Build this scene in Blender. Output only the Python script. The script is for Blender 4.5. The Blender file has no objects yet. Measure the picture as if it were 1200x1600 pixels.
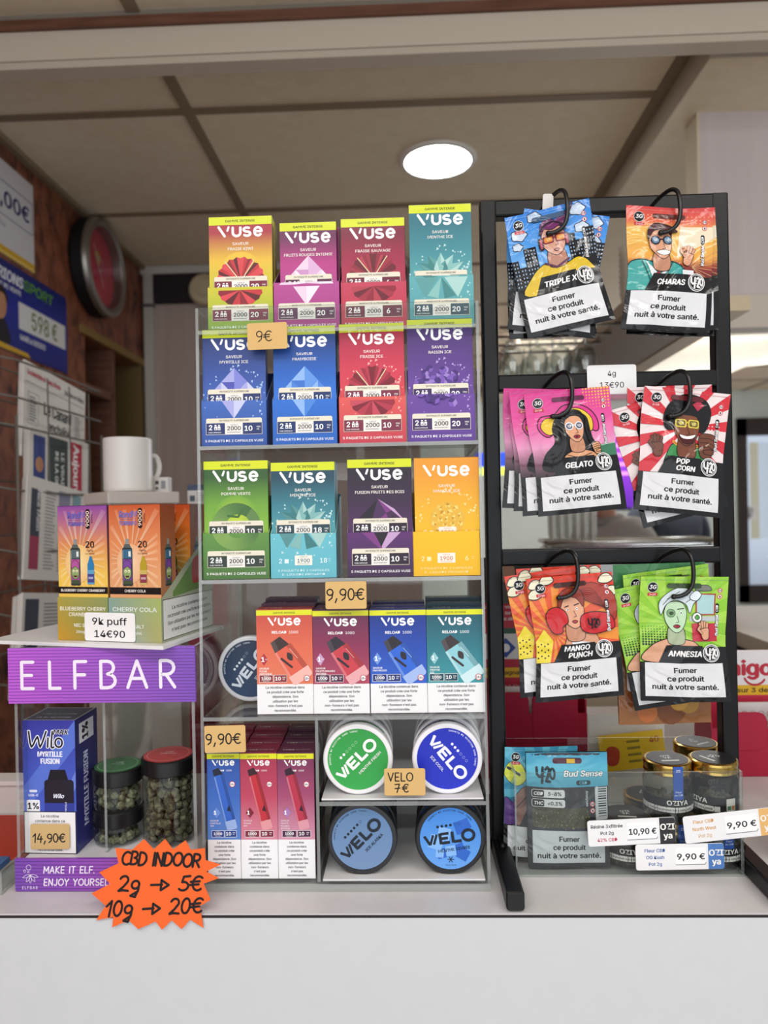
import bpy, math, random, os
from mathutils import Vector, Matrix
from mathutils.geometry import tessellate_polygon
SC = bpy.context.scene
COL = SC.collection
R = math.radians
random.seed(7)

# ------------------------------------------------------------------ camera
FPX = 1110.0                      # focal length in pixels of the 1200 x 1600 frame
COUNTER = 1.05                    # height of the worktop
CAM = Vector((0, 0, COUNTER + 0.3617))
YAW, ROLL, PITCH = R(1.85), R(1.1), R(-0.1)
cam_d = bpy.data.cameras.new('camera'); cam = bpy.data.objects.new('camera', cam_d); COL.objects.link(cam)
cam_d.sensor_fit = 'VERTICAL'; cam_d.sensor_height = 36.0; cam_d.lens = FPX / 1600 * 36.0
cam_d.clip_start = 0.02; cam_d.clip_end = 60
CAM_M = Matrix.Rotation(YAW, 3, 'Z') @ Matrix.Rotation(R(90) + PITCH, 3, 'X') @ Matrix.Rotation(-ROLL, 3, 'Z')
cam.matrix_world = Matrix.Translation(CAM) @ CAM_M.to_4x4()
cam_d.dof.use_dof = True; cam_d.dof.focus_distance = 0.69; cam_d.dof.aperture_fstop = 5.5
SC.camera = cam

# ------------------------------------------------------------------ world, light, exposure
W = bpy.data.worlds.new('world'); SC.world = W; W.use_nodes = True
W.node_tree.nodes['Background'].inputs[0].default_value = (0.93, 0.96, 1.0, 1)
W.node_tree.nodes['Background'].inputs[1].default_value = 0.8
SC.view_settings.view_transform = 'Standard'; SC.view_settings.look = 'None'; SC.view_settings.use_curve_mapping = False
SC.view_settings.exposure = 0.13; SC.view_settings.gamma = 1.0
SC.cycles.transparent_max_bounces = 32; SC.cycles.max_bounces = 8
SC.cycles.sample_clamp_indirect = 6.0

def area(name, loc, target, sx, sy, power, col):
    d = bpy.data.lights.new(name, 'AREA'); d.shape = 'RECTANGLE'; d.size = sx; d.size_y = sy
    d.energy = power; d.color = col
    o = bpy.data.objects.new(name, d); COL.objects.link(o); o.location = loc
    o.rotation_euler = (Vector(target) - Vector(loc)).to_track_quat('-Z', 'Y').to_euler(); return o
area('ceiling_panel_light', (-0.5, -0.5, 2.40), (-0.45, -0.42, 0), 1.2, 0.3, 13.5, (1, 0.97, 0.93))
area('ceiling_panel_light', (0.75, -0.5, 2.40), (0.7, -0.42, 0), 1.2, 0.3, 13.5, (1, 0.97, 0.93))
area('shop_window_daylight', (-0.3, -2.6, 1.6), (0, 0.7, 1.7), 3.2, 1.9, 23, (0.9, 0.95, 1.0))
area('far_window_daylight', (2.6, 5.6, 1.7), (1.2, 3, 1.2), 1.6, 1.6, 45, (0.86, 0.93, 1.0))

area('far_room_fill_light', (1.4, 4.2, 2.42), (1.4, 5.6, 0.9), 1.6, 1.0, 68, (1, 0.98, 0.95))  # unseen fill lamp, added to brighten the far room and its wall

def ray(px, py):
    d = CAM_M @ Vector(((px - 600) / FPX, (800 - py) / FPX, -1)); return d
def at(px, py, Y):
    d = ray(px, py); return CAM + d * (Y / d.y)
def on_top(px, py, z=COUNTER):
    d = ray(px, py); return CAM + d * ((z - CAM.z) / d.z)
class Frame:
    """an upright or leaning plane in the shop: u to the right, w up, d away from the viewer"""
    def __init__(s, origin, lean=0.0, rz=0.0):
        s.o = Vector(origin); s.lean = lean; s.rz = rz
        s.M = Matrix.Rotation(rz, 3, 'Z') @ Matrix.Rotation(-lean, 3, 'X')
    def uv(s, px, py, depth=0.0):
        o = s.o + s.M @ Vector((0, depth, 0)); n = s.M @ Vector((0, 1, 0)); d = ray(px, py)
        p = CAM + d * ((o - CAM).dot(n) / d.dot(n)); q = s.M.transposed() @ (p - o); return q.x, q.z
    def place(s, ob, u, w, d=0.0, roll=0.0, rz=0.0, tilt=0.0):
        ob.location = s.o + s.M @ Vector((u, d, w))
        ob.rotation_euler = (s.M @ Matrix.Rotation(rz, 3, 'Z') @ Matrix.Rotation(-tilt, 3, 'X') @ Matrix.Rotation(-R(roll), 3, 'Y')).to_euler()

# ------------------------------------------------------------------ colour and materials
def rgb(c):
    if not isinstance(c, str): return c
    c = c.lstrip('#'); c = c if len(c) == 6 else ''.join(q * 2 for q in c)
    return [int(c[i:i + 2], 16) / 255 for i in (0, 2, 4)]
def lin(c):
    c = rgb(c)
    return tuple((x / 12.92 if x <= 0.04045 else ((x + 0.055) / 1.055) ** 2.4) for x in c[:3]) + (1.0,)
def mixc(a, b, t): return [x + (y - x) * t for x, y in zip(rgb(a), rgb(b))]
MATS = {}
def nodes(m):
    m.use_nodes = True; nt = m.node_tree; return nt, nt.nodes['Principled BSDF']
def mat(name, rough=0.5, metal=0.0, coat=0.0, bump=0.0, bscale=100.0, spec=0.5, crinkle=False, emit=0.0, alpha=1.0):
    if name in MATS: return MATS[name]
    m = bpy.data.materials.new(name); nt, p = nodes(m); N = nt.nodes; L = nt.links
    a = N.new('ShaderNodeAttribute'); a.attribute_name = 'Col'; L.new(a.outputs['Color'], p.inputs['Base Color'])
    p.inputs['Roughness'].default_value = rough; p.inputs['Metallic'].default_value = metal
    p.inputs['Coat Weight'].default_value = coat; p.inputs['Coat Roughness'].default_value = 0.06
    p.inputs['Specular IOR Level'].default_value = spec; p.inputs['Alpha'].default_value = alpha
    if emit:
        L.new(a.outputs['Color'], p.inputs['Emission Color']); p.inputs['Emission Strength'].default_value = emit
    if bump:
        tc = N.new('ShaderNodeTexCoord'); n = N.new('ShaderNodeTexNoise'); n.inputs['Scale'].default_value = bscale
        n.inputs['Detail'].default_value = 3
        if crinkle:
            n.inputs['Detail'].default_value = 2.0; n.inputs['Distortion'].default_value = 1.4
        b = N.new('ShaderNodeBump'); b.inputs['Strength'].default_value = bump; b.inputs['Distance'].default_value = 0.0055 if crinkle else 0.001
        L.new(tc.outputs['Object'], n.inputs['Vector']); L.new(n.outputs['Fac'], b.inputs['Height'])
        L.new(b.outputs['Normal'], p.inputs['Normal']); L.new(b.outputs['Normal'], p.inputs['Coat Normal'])
    MATS[name] = m; return m
def ramp_mat(name, stops, scale=(1, 1, 1), nscale=4.0, detail=8.0, rough=0.45, distort=0.0, bump=0.0, coat=0.0):
    """noise driven surface: wood, burl, laminate, herb"""
    if name in MATS: return MATS[name]
    m = bpy.data.materials.new(name); nt, p = nodes(m); N = nt.nodes; L = nt.links
    tc = N.new('ShaderNodeTexCoord'); mp = N.new('ShaderNodeMapping'); mp.inputs['Scale'].default_value = scale
    n = N.new('ShaderNodeTexNoise'); n.inputs['Scale'].default_value = nscale; n.inputs['Detail'].default_value = detail
    n.inputs['Distortion'].default_value = distort
    r = N.new('ShaderNodeValToRGB')
    el = r.color_ramp.elements
    while len(el) < len(stops): el.new(0.5)
    for e, (pos, c) in zip(el, stops): e.position = pos; e.color = lin(c)
    L.new(tc.outputs['Object'], mp.inputs['Vector']); L.new(mp.outputs['Vector'], n.inputs['Vector'])
    L.new(n.outputs['Fac'], r.inputs['Fac']); L.new(r.outputs['Color'], p.inputs['Base Color'])
    p.inputs['Roughness'].default_value = rough; p.inputs['Coat Weight'].default_value = coat
    if bump:
        b = N.new('ShaderNodeBump'); b.inputs['Strength'].default_value = bump; b.inputs['Distance'].default_value = 0.003
        L.new(n.outputs['Fac'], b.inputs['Height']); L.new(b.outputs['Normal'], p.inputs['Normal'])
    MATS[name] = m; return m
def clear_mat(name, tint, gloss=1.0, rough=0.02, body=0.0, body_col='#dfe6e4'):
    """thin clear sheet: light passes straight, the surface mirrors at grazing angles"""
    if name in MATS: return MATS[name]
    m = bpy.data.materials.new(name); m.use_nodes = True; nt = m.node_tree; N = nt.nodes; L = nt.links
    N.remove(N['Principled BSDF']); out = N['Material Output']
    t = N.new('ShaderNodeBsdfTransparent'); t.inputs[0].default_value = lin(tint)
    g = N.new('ShaderNodeBsdfGlossy'); g.inputs['Roughness'].default_value = rough
    f = N.new('ShaderNodeLayerWeight'); f.inputs['Blend'].default_value = 0.5
    pw = N.new('ShaderNodeMath'); pw.operation = 'POWER'; pw.inputs[1].default_value = 5.0
    mu = N.new('ShaderNodeMath'); mu.operation = 'MULTIPLY_ADD'; mu.inputs[1].default_value = 0.9 * gloss; mu.inputs[2].default_value = 0.04 * gloss
    mx = N.new('ShaderNodeMixShader'); L.new(f.outputs['Facing'], pw.inputs[0]); L.new(pw.outputs[0], mu.inputs[0]); L.new(mu.outputs[0], mx.inputs[0])
    first = t.outputs[0]
    if body:
        d = N.new('ShaderNodeBsdfDiffuse'); d.inputs[0].default_value = lin(body_col)
        m2 = N.new('ShaderNodeMixShader'); m2.inputs[0].default_value = body
        L.new(t.outputs[0], m2.inputs[1]); L.new(d.outputs[0], m2.inputs[2]); first = m2.outputs[0]
    L.new(first, mx.inputs[1]); L.new(g.outputs[0], mx.inputs[2]); L.new(mx.outputs[0], out.inputs['Surface'])
    MATS[name] = m; return m
CARD = mat('printed_card', 0.36, coat=0.06, spec=0.32)
PAPER = mat('paper', 0.75, spec=0.3)
FOIL = mat('printed_foil', 0.16, spec=0.38, bump=1.0, bscale=22, crinkle=True)
PLAST = mat('plastic', 0.35)
MATTE = mat('matte_plastic', 0.6, spec=0.3)
STEEL = mat('steel', 0.25, metal=1.0)
GOLD = mat('gold_tinplate', 0.22, metal=1.0)
BLACKM = mat('black_powder_coat', 0.36, bump=0.15, bscale=900, spec=0.28)
WHITE_LAM = ramp_mat('white_laminate', [(0.3, '#d0cdce'), (0.7, '#d5d2d3')], nscale=60, rough=0.4)
ACRYL = clear_mat('clear_acrylic', '#f6f8f7', 0.9)
ACRYL_E = clear_mat('acrylic_edge', '#e4e9e7', 2.0, 0.08, body=0.22, body_col='#eef2f0')
GLASS = clear_mat('clear_glass', '#e3e7e6', 1.6, 0.02)
CLOTH = mat('woven_cloth', 0.9, bump=0.3, bscale=300, spec=0.2)
SKIN = mat('skin', 0.55, spec=0.3)

# ------------------------------------------------------------------ mesh builder
class MB:
    def __init__(s): s.v = []; s.f = []; s.c = []; s.m = []; s.sm = []; s.mats = []
    def slot(s, m):
        if m not in s.mats: s.mats.append(m)
        return s.mats.index(m)
    def face(s, pts, m, col='#ffffff', cols=None, smooth=False):
        b = len(s.v); s.v += [tuple(p) for p in pts]; n = len(pts)
        s.f.append(tuple(range(b, b + n)))
        s.c.append([lin(c) for c in cols] if cols else [lin(col)] * n)
        s.m.append(s.slot(m)); s.sm.append(smooth)
    def mesh(s, verts, faces, m, col='#ffffff', smooth=True, vcols=None):
        b = len(s.v); s.v += [tuple(p) for p in verts]; k = s.slot(m); c = lin(col)
        vc = [lin(x) for x in vcols] if vcols else None
        for f in faces:
            s.f.append(tuple(i + b for i in f)); s.c.append([vc[i] for i in f] if vc else [c] * len(f)); s.m.append(k); s.sm.append(smooth)
    def box(s, x0, x1, y0, y1, z0, z1, m, col='#ffffff', cols=None, skip='', T=None):
        """cols: dict of face letter -> colour; letters f(ront) b(ack) l r t(op) u(nder)"""
        P = [(x0, y0, z0), (x1, y0, z0), (x1, y1, z0), (x0, y1, z0), (x0, y0, z1), (x1, y0, z1), (x1, y1, z1), (x0, y1, z1)]
        if T: P = [T @ Vector(p) for p in P]
        F = {'f': (0, 1, 5, 4), 'b': (2, 3, 7, 6), 'l': (3, 0, 4, 7), 'r': (1, 2, 6, 5), 't': (4, 5, 6, 7), 'u': (3, 2, 1, 0)}
        for k, q in F.items():
            if k in skip: continue
            s.face([P[i] for i in q], m, (cols or {}).get(k, col))
    def rbox(s, x0, x1, y0, y1, z0, z1, r, m, col='#ffffff', seg=3, axis='z', T=None):
        """box whose edges along one axis are rounded, small chamfer elsewhere"""
        def dims(a, b): return a, b
        if axis == 'z': A, B, C = (x0, x1), (y0, y1), (z0, z1); mk = lambda a, b, c: (a, b, c)
        elif axis == 'y': A, B, C = (x0, x1), (z0, z1), (y0, y1); mk = lambda a, b, c: (a, c, b)
        else: A, B, C = (y0, y1), (z0, z1), (x0, x1); mk = lambda a, b, c: (c, a, b)
        def ring(ins, c):
            pts = []
            rr = max(r - ins, 1e-5)
            for cx, cy, a0 in ((A[1] - ins - rr, B[1] - ins - rr, 0), (A[0] + ins + rr, B[1] - ins - rr, 90), (A[0] + ins + rr, B[0] + ins + rr, 180), (A[1] - ins - rr, B[0] + ins + rr, 270)):
                for i in range(seg + 1):
                    t = R(a0 + 90 * i / seg); pts.append(mk(cx + rr * math.cos(t), cy + rr * math.sin(t), c))
            return pts
        ch = min(r * 0.5, (C[1] - C[0]) * 0.3)
        rings = [ring(ch, C[0]), ring(0, C[0] + ch), ring(0, C[1] - ch), ring(ch, C[1])]
        n = len(rings[0]); V = [p for q in rings for p in q]
        if T: V = [T @ Vector(p) for p in V]
        Fs = [tuple(range(n - 1, -1, -1)), tuple(range(3 * n, 4 * n))]
        for k in range(3):
            for i in range(n): j = (i + 1) % n; Fs.append((k * n + i, k * n + j, (k + 1) * n + j, (k + 1) * n + i))
        s.mesh(V, Fs, m, col, smooth=False)
    def lathe(s, prof, m, col='#ffffff', seg=40, axis='z', o=(0, 0, 0), cols=None, smooth=True, cap0=True, cap1=True):
        """prof: list of (radius, height); cols: one colour per profile segment"""
        def mk(r, h, t):
            x, y = r * math.cos(t), r * math.sin(t)
            p = (x, y, h) if axis == 'z' else ((x, -h, y) if axis == 'y' else (h, x, y))
            return (p[0] + o[0], p[1] + o[1], p[2] + o[2])
        for k in range(len(prof) - 1):
            V = [mk(prof[q][0], prof[q][1], 2 * math.pi * i / seg) for q in (k, k + 1) for i in range(seg)]
            Fs = [(i, (i + 1) % seg, seg + (i + 1) % seg, seg + i) for i in range(seg)]
            s.mesh(V, Fs, m, cols[k] if cols else col, smooth)
        for e, on in ((0, cap0), (-1, cap1)):
            if on and prof[e][0] > 1e-6:
                V = [mk(prof[e][0], prof[e][1], 2 * math.pi * i / seg) for i in range(seg)]
                s.mesh(V, [tuple(range(seg))], m, (cols[e] if cols else col), False)
    def tube(s, pts, r, m, col='#ffffff', seg=8, closed=False):
        pts = [Vector(p) for p in pts]; n = len(pts); V = []; up = None
        rs = r if isinstance(r, (list, tuple)) else [r] * n
        for i, p in enumerate(pts):
            a = pts[(i - 1) % n] if (closed or i > 0) else p; b = pts[(i + 1) % n] if (closed or i < n - 1) else p
            t = (b - a).normalized()
            if up is None: up = Vector((0, 0, 1)) if abs(t.z) < 0.9 else Vector((1, 0, 0))
            x = t.cross(up).normalized(); up = x.cross(t).normalized()
            for k in range(seg):
                q = 2 * math.pi * k / seg; V.append(p + x * (rs[i] * math.cos(q)) + up * (rs[i] * math.sin(q)))
        Fs = []
        for i in range(n if closed else n - 1):
            j = (i + 1) % n
            for k in range(seg): l = (k + 1) % seg; Fs.append((i * seg + k, i * seg + l, j * seg + l, j * seg + k))
        if not closed: Fs += [tuple(range(seg - 1, -1, -1)), tuple(range((n - 1) * seg, n * seg))]
        s.mesh(V, Fs, m, col, True)
    def ball(s, c, r, m, col='#ffffff', seg=12, ring=8, sq=(1, 1, 1), jit=None):
        V = []; Fs = []
        for i in range(ring + 1):
            a = math.pi * i / ring
            for k in range(seg):
                b = 2 * math.pi * k / seg
                V.append((c[0] + r * sq[0] * math.sin(a) * math.cos(b), c[1] + r * sq[1] * math.sin(a) * math.sin(b), c[2] + r * sq[2] * math.cos(a)))
        if jit: V = [tuple(c[d] + (p[d] - c[d]) * f for d in range(3)) for p in V for f in [jit.uniform(.72, 1.22)]]
        for i in range(ring):
            for k in range(seg): l = (k + 1) % seg; Fs.append((i * seg + k, (i + 1) * seg + k, (i + 1) * seg + l, i * seg + l))
        s.mesh(V, Fs, m, col, True)
    def build(s, name, parent=None):
        me = bpy.data.meshes.new(name); me.from_pydata(s.v, [], s.f); me.update()
        for m in s.mats: me.materials.append(m)
        me.polygons.foreach_set('material_index', s.m); me.polygons.foreach_set('use_smooth', s.sm)
        ca = me.color_attributes.new('Col', 'FLOAT_COLOR', 'CORNER')
        ca.data.foreach_set('color', [x for f in s.c for c in f for x in c])
        o = bpy.data.objects.new(name, me); COL.objects.link(o)
        if parent: o.parent = parent
        return o
def tag(o, label=None, cat=None, group=None, kind=None):
    if label: o['label'] = label
    if cat: o['category'] = cat
    if group: o['group'] = group
    if kind: o['kind'] = kind
    return o
def thing(name, label, cat, loc=(0, 0, 0), rz=0.0, group=None):
    o = bpy.data.objects.new(name, None); COL.objects.link(o); o.empty_display_size = 0.02
    o.location = loc; o.rotation_euler = (0, 0, rz); return tag(o, label, cat, group)
def copy_tree(o, parent=None):
    c = o.copy(); COL.objects.link(c)
    if parent: c.parent = parent
    for ch in list(o.children): copy_tree(ch, c)
    return c
def structure(mb, name): return tag(mb.build(name), kind='structure')

# ------------------------------------------------------------------ lettering
try: FONT = bpy.data.fonts.load(os.path.join(bpy.utils.resource_path('LOCAL'), 'datafiles', 'fonts', 'Inter.woff2'))
except Exception: FONT = None
_tc = bpy.data.curves.new('lettering', 'FONT')
if FONT: _tc.font = FONT
_to = bpy.data.objects.new('lettering', _tc); COL.objects.link(_to)
_cache = {}
CAPH = 1.0
def glyphs(t, res=2):
    if (t, res) not in _cache:
        _tc.body = t; _tc.resolution_u = res
        bpy.context.view_layer.update()
        e = _to.evaluated_get(bpy.context.evaluated_depsgraph_get()); me = e.to_mesh(); me.calc_loop_triangles()
        V = [(v.co.x / CAPH, v.co.y / CAPH) for v in me.vertices]; T = [tuple(t.vertices) for t in me.loop_triangles]
        e.to_mesh_clear()
        xs = [v[0] for v in V] or [0]; _cache[(t, res)] = (V, T, min(xs), max(xs))
    return _cache[(t, res)]
CAPH = max(v[1] for v in glyphs('H')[0]); _cache.clear()
# single-line letters for felt pen writing and for round monoline logotypes; unit box 0..1 high
def arc(cx, cy, rx, ry, a0, a1, n=10):
    return [(cx + rx * math.cos(R(a0 + (a1 - a0) * i / n)), cy + ry * math.sin(R(a0 + (a1 - a0) * i / n))) for i in range(n + 1)]
PEN = {
 '0': (.62, [arc(.28, .5, .26, .48, 95, 455, 18)]), '1': (.4, [[(.0, .66), (.3, 1), (.24, 0)]]),
 '2': (.66, [arc(.28, .72, .26, .27, 160, -20, 8) + [(.3, .3), (.02, .02), (.3, .06), (.62, .02)]]),
 '4': (.66, [[(.3, 1), (.02, .38), (.6, .42)], [(.46, .72), (.4, 0)]]),
 '5': (.64, [[(.6, .98), (.2, .94), (.14, .58)] + arc(.24, .32, .32, .28, 100, -140, 10)]),
 '7': (.7, [[(.08, .92), (.6, .98), (.3, 0)], [(.08, .46), (.66, .5)]]),
 '9': (.6, [arc(.3, .7, .26, .26, 30, 370, 14) + [(.54, .6), (.46, .2), (.2, .0)]]),
 ',': (.3, [[(.16, .14), (.04, -.2)]]), '.': (.2, [[(.06, .0), (.07, .03)]]), ' ': (.4, []),
 'e': (.7, [arc(.42, .5, .34, .46, 50, 310, 14), [(-.06, .6), (.5, .64)], [(-.08, .4), (.46, .44)]]),
 'g': (.66, [arc(.28, .42, .24, .26, 20, 380, 12) + [(.5, .1), (.36, -.38), (.06, -.3), (.5, .0)]]),
 '>': (1.2, [[(0, .4), (.7, .42)], [(.62, .72), (.66, .06), (1.12, .4), (.62, .72)]]),
 'A': (.74, [[(0, 0), (.34, 1), (.68, 0)], [(.12, .34), (.56, .34)]]),
 'B': (.66, [[(.04, 0), (.04, 1), (.3, 1)] + arc(.3, .76, .24, .24, 90, -90, 6) + arc(.3, .26, .3, .26, 90, -90, 6) + [(.04, 0)]]),
 'C': (.72, [arc(.42, .5, .4, .5, 55, 305, 12)]), 'D': (.74, [[(.04, 0), (.04, 1), (.2, 1)] + arc(.2, .5, .46, .5, 90, -90, 10) + [(.04, 0)]]),
 'E': (.58, [[(.5, 1), (.04, 1), (.04, 0), (.5, 0)], [(.04, .5), (.44, .5)]]), 'F': (.56, [[(.52, 1), (.04, 1), (.04, 0)], [(.04, .5), (.46, .5)]]),
 'I': (.2, [[(.08, 1), (.08, 0)]]), 'J': (.5, [[(.4, 1), (.4, .2)] + arc(.2, .2, .2, .2, 0, -160, 6)]), 'K': (.66, [[(.04, 1), (.04, 0)], [(.58, 1), (.06, .46), (.6, 0)]]),
 'L': (.54, [[(.04, 1), (.04, 0), (.5, 0)]]), 'M': (.84, [[(.04, 0), (.06, 1), (.4, .3), (.74, 1), (.76, 0)]]), 'N': (.72, [[(.04, 0), (.04, 1), (.6, 0), (.6, 1)]]),
 'O': (.82, [arc(.4, .5, .38, .5, 90, 450, 20)]), 'R': (.68, [[(.04, 0), (.04, 1), (.3, 1)] + arc(.3, .74, .28, .26, 90, -90, 6) + [(.04, .48)], [(.26, .48), (.6, 0)]]),
 'S': (.62, [arc(.3, .74, .26, .25, 40, 260, 8) + arc(.3, .25, .28, .25, 80, -150, 8)]), 'T': (.64, [[(0, 1), (.58, 1)], [(.29, 1), (.29, 0)]]),
 'U': (.7, [[(.04, 1), (.04, .3)] + arc(.32, .3, .28, .3, 180, 360, 8) + [(.6, 1)]]), 'V': (.7, [[(0, 1), (.32, 0), (.66, 1)]]),
 'Y': (.66, [[(0, 1), (.3, .48), (.6, 1)], [(.3, .48), (.28, 0)]]),
}
def smooth_line(P, closed=False, n=6):
    m = len(P); out = []
    for i in range(m if closed else m - 1):
        g = (lambda k: P[k % m]) if closed else (lambda k: P[min(max(k, 0), m - 1)])
        p0, p1, p2, p3 = g(i - 1), g(i), g(i + 1), g(i + 2)
        for k in range(n):
            t = k / n
            out.append(tuple(0.5 * (2 * p1[d] + (p2[d] - p0[d]) * t + (2 * p0[d] - 5 * p1[d] + 4 * p2[d] - p3[d]) * t * t + (3 * p1[d] - p0[d] - 3 * p2[d] + p3[d]) * t ** 3) for d in range(len(p1))))
    if not closed: out.append(tuple(P[-1]))
    return out

class Art:
    """print on a face: u right, v up in millimetres; each mark lies a hair above what it overlaps"""
    def __init__(s, mb, to3, m, unit=0.001, dz=0.00006, maxlen=0, clip=None, base=1):
        s.mb = mb; s.to3 = to3; s.m = m; s.u = unit; s.dz = dz; s.maxlen = maxlen; s.boxes = []; s.clip = clip; s.base = base
    def layer(s, pts):
        x0 = min(p[0] for p in pts); x1 = max(p[0] for p in pts); y0 = min(p[1] for p in pts); y1 = max(p[1] for p in pts)
        L = s.base
        for b in s.boxes:
            if b[0] < x1 and b[1] > x0 and b[2] < y1 and b[3] > y0: L = max(L, b[4] + 1)
        s.boxes.append((x0, x1, y0, y1, L)); return L
    def emit(s, tris, cols, L, off=None):
        """off: small extra lift of each triangle so that overlapping strokes never share a plane"""
        for n_, (t, c) in enumerate(zip(tris, cols)):
            h = (L + (off[n_] if off else 0)) * s.dz
            st = [(t, c)]
            if s.clip:
                q = clip_poly(t, s.clip)
                if len(q) < 3: continue
                if len(q) != 3 or any(math.dist(i, j) > 1e-9 for i, j in zip(q, t)): st = [(q, [c[0]] * len(q))]
            while st:
                q, cc = st.pop()
                if s.maxlen and len(q) == 3:
                    e = [math.dist(q[i], q[(i + 1) % 3]) for i in range(3)]; k = e.index(max(e))
                    if e[k] > s.maxlen:
                        i, j, l = k, (k + 1) % 3, (k + 2) % 3
                        mp = tuple((a + b) / 2 for a, b in zip(q[i], q[j])); mc = mixc(cc[i], cc[j], .5)
                        st.append(([q[i], mp, q[l]], [cc[i], mc, cc[l]])); st.append(([mp, q[j], q[l]], [mc, cc[j], cc[l]])); continue
                elif s.maxlen and len(q) > 3:
                    for i in range(1, len(q) - 1): st.append(([q[0], q[i], q[i + 1]], [cc[0], cc[i], cc[i + 1]]))
                    continue
                s.mb.face([s.to3(p[0] * s.u, p[1] * s.u, h) for p in q], s.m, cols=cc, smooth=bool(s.maxlen))
    def poly(s, pts, col, cols=None, L=None):
        pts = [tuple(p[:2]) for p in pts]
        L = L or s.layer(pts); cols = cols or [col] * len(pts)
        if len(pts) == 3: tr = [(0, 1, 2)]
        else: tr = tessellate_polygon([[Vector((p[0], p[1], 0)) for p in pts]])
        T, C = [], []
        for t in tr:
            q = [pts[i] for i in t]; c = [cols[i] for i in t]
            if (q[1][0] - q[0][0]) * (q[2][1] - q[0][1]) - (q[1][1] - q[0][1]) * (q[2][0] - q[0][0]) < 0: q.reverse(); c.reverse()
            T.append(q); C.append(c)
        s.emit(T, C, L)
    def rect(s, x0, y0, x1, y1, col, top=None, right=None):
        c = [col, right or col, right or top or col, top or col]
        s.poly([(x0, y0), (x1, y0), (x1, y1), (x0, y1)], col, c)
    def vgrad(s, x0, x1, stops):
        """stops: [(y, colour) ...] upwards"""
        L = s.layer([(x0, stops[0][0]), (x1, stops[-1][0])])
        for (ya, ca), (yb, cb) in zip(stops, stops[1:]): s.poly([(x0, ya), (x1, ya), (x1, yb), (x0, yb)], ca, [ca, ca, cb, cb], L)
    def rrect(s, x0, y0, x1, y1, r, col, corners='abcd'):
        P = []
        for k, cx, cy, a in (('a', x1 - r, y1 - r, 0), ('b', x0 + r, y1 - r, 90), ('c', x0 + r, y0 + r, 180), ('d', x1 - r, y0 + r, 270)):
            if k in corners: P += arc(cx, cy, r, r, a, a + 90, 4)
            else: P.append({'a': (x1, y1), 'b': (x0, y1), 'c': (x0, y0), 'd': (x1, y0)}[k])
        s.poly(P, col)
    def disc(s, cx, cy, r, col, ry=None, n=24, rim=None):
        P = arc(cx, cy, r, ry or r, 0, 360, n)[:-1]
        if rim:
            L = s.layer(P)
            for i in range(n): s.poly([(cx, cy), P[i], P[(i + 1) % n]], col, [col, rim, rim], L)
        else: s.poly(P, col)
    def ring(s, cx, cy, r, w, col, n=24, a0=0, a1=360): s.line(arc(cx, cy, r, r, a0, a1, n), w, col, caps=False)
    def line(s, P, w, col, caps=True, L=None):
        if len(P) < 2: return
        xs = [p[0] for p in P]; ys = [p[1] for p in P]; h = w / 2
        L = L or s.layer([(min(xs) - h, min(ys) - h), (max(xs) + h, max(ys) + h)])
        T = []; O = []; n = len(P); close = math.dist(P[0], P[-1]) < 1e-6
        for i in range(n - 1):
            a, b = P[i], P[i + 1]; d = math.dist(a, b)
            if d < 1e-9: continue
            nx, ny = -(b[1] - a[1]) / d * h, (b[0] - a[0]) / d * h
            T += [[(a[0] - nx, a[1] - ny), (b[0] - nx, b[1] - ny), (b[0] + nx, b[1] + ny)], [(a[0] - nx, a[1] - ny), (b[0] + nx, b[1] + ny), (a[0] + nx, a[1] + ny)]]; O += [.15 * (i % 3)] * 2
        for i in range(n):
            if (0 < i < n - 1) or caps or close:
                k = 8 if w > .8 else 5
                c = arc(P[i][0], P[i][1], h, h, 0, 360, k)
                T += [[P[i], c[j], c[j + 1]] for j in range(k)]; O += [.45 + .15 * (i % 3)] * k
        s.emit(T, [[col] * 3] * len(T), L, O)
    def blob(s, P, col, ol='#14100f', w=.55, n=5):
        q = smooth_line(P, True, n); s.poly(q, col)
        if ol: s.line(q + [q[0]], w, ol, L=None)
    def text(s, t, x, y, h, col, al='c', bold=0.0, fit=None, rot=0.0, shear=0.0, ol=None, sx=1.0, res=2, arcr=None):
        """h: capital height; fit: width to squeeze or stretch into"""
        V, T, a, b = glyphs(t, res)
        if not T: return
        k = h * sx
        if fit: k = fit / (b - a)
        off = {'c': (a + b) / 2, 'l': a, 'r': b}[al]; cr, sr = math.cos(R(rot)), math.sin(R(rot))
        def tr(v, dx, dy):
            X = (v[0] - off) * k + shear * v[1] * h + dx; Y = v[1] * h + dy; return (x + X * cr - Y * sr, y + X * sr + Y * cr)
        base = [tr(v, 0, 0) for v in V]
        if ol:
            w = ol[1]; L = s.layer(base)
            for k_, (dx, dy) in enumerate(((w, 0), (-w, 0), (0, w), (0, -w), (w * .7, w * .7), (-w * .7, w * .7), (w * .7, -w * .7), (-w * .7, -w * .7))):
                p = [tr(v, dx, dy) for v in V]; s.emit([[p[i] for i in q] for q in T], [[ol[0]] * 3] * len(T), L, [.11 * k_] * len(T))
        L = s.layer(base); o = bold * h
        for k_, (dx, dy) in enumerate(((0, 0),) if not o else ((o, 0), (-o, 0), (0, o * .6), (0, -o * .6))):
            p = base if not (dx or dy) else [tr(v, dx, dy) for v in V]
            s.emit([[p[i] for i in q] for q in T], [[col] * 3] * len(T), L, [.2 * k_] * len(T))
    def lines(s, rows, x, y, h, step, col, **kw):
        for i, t in enumerate(rows): s.text(t, x, y - i * step, h, col, **kw)
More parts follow.
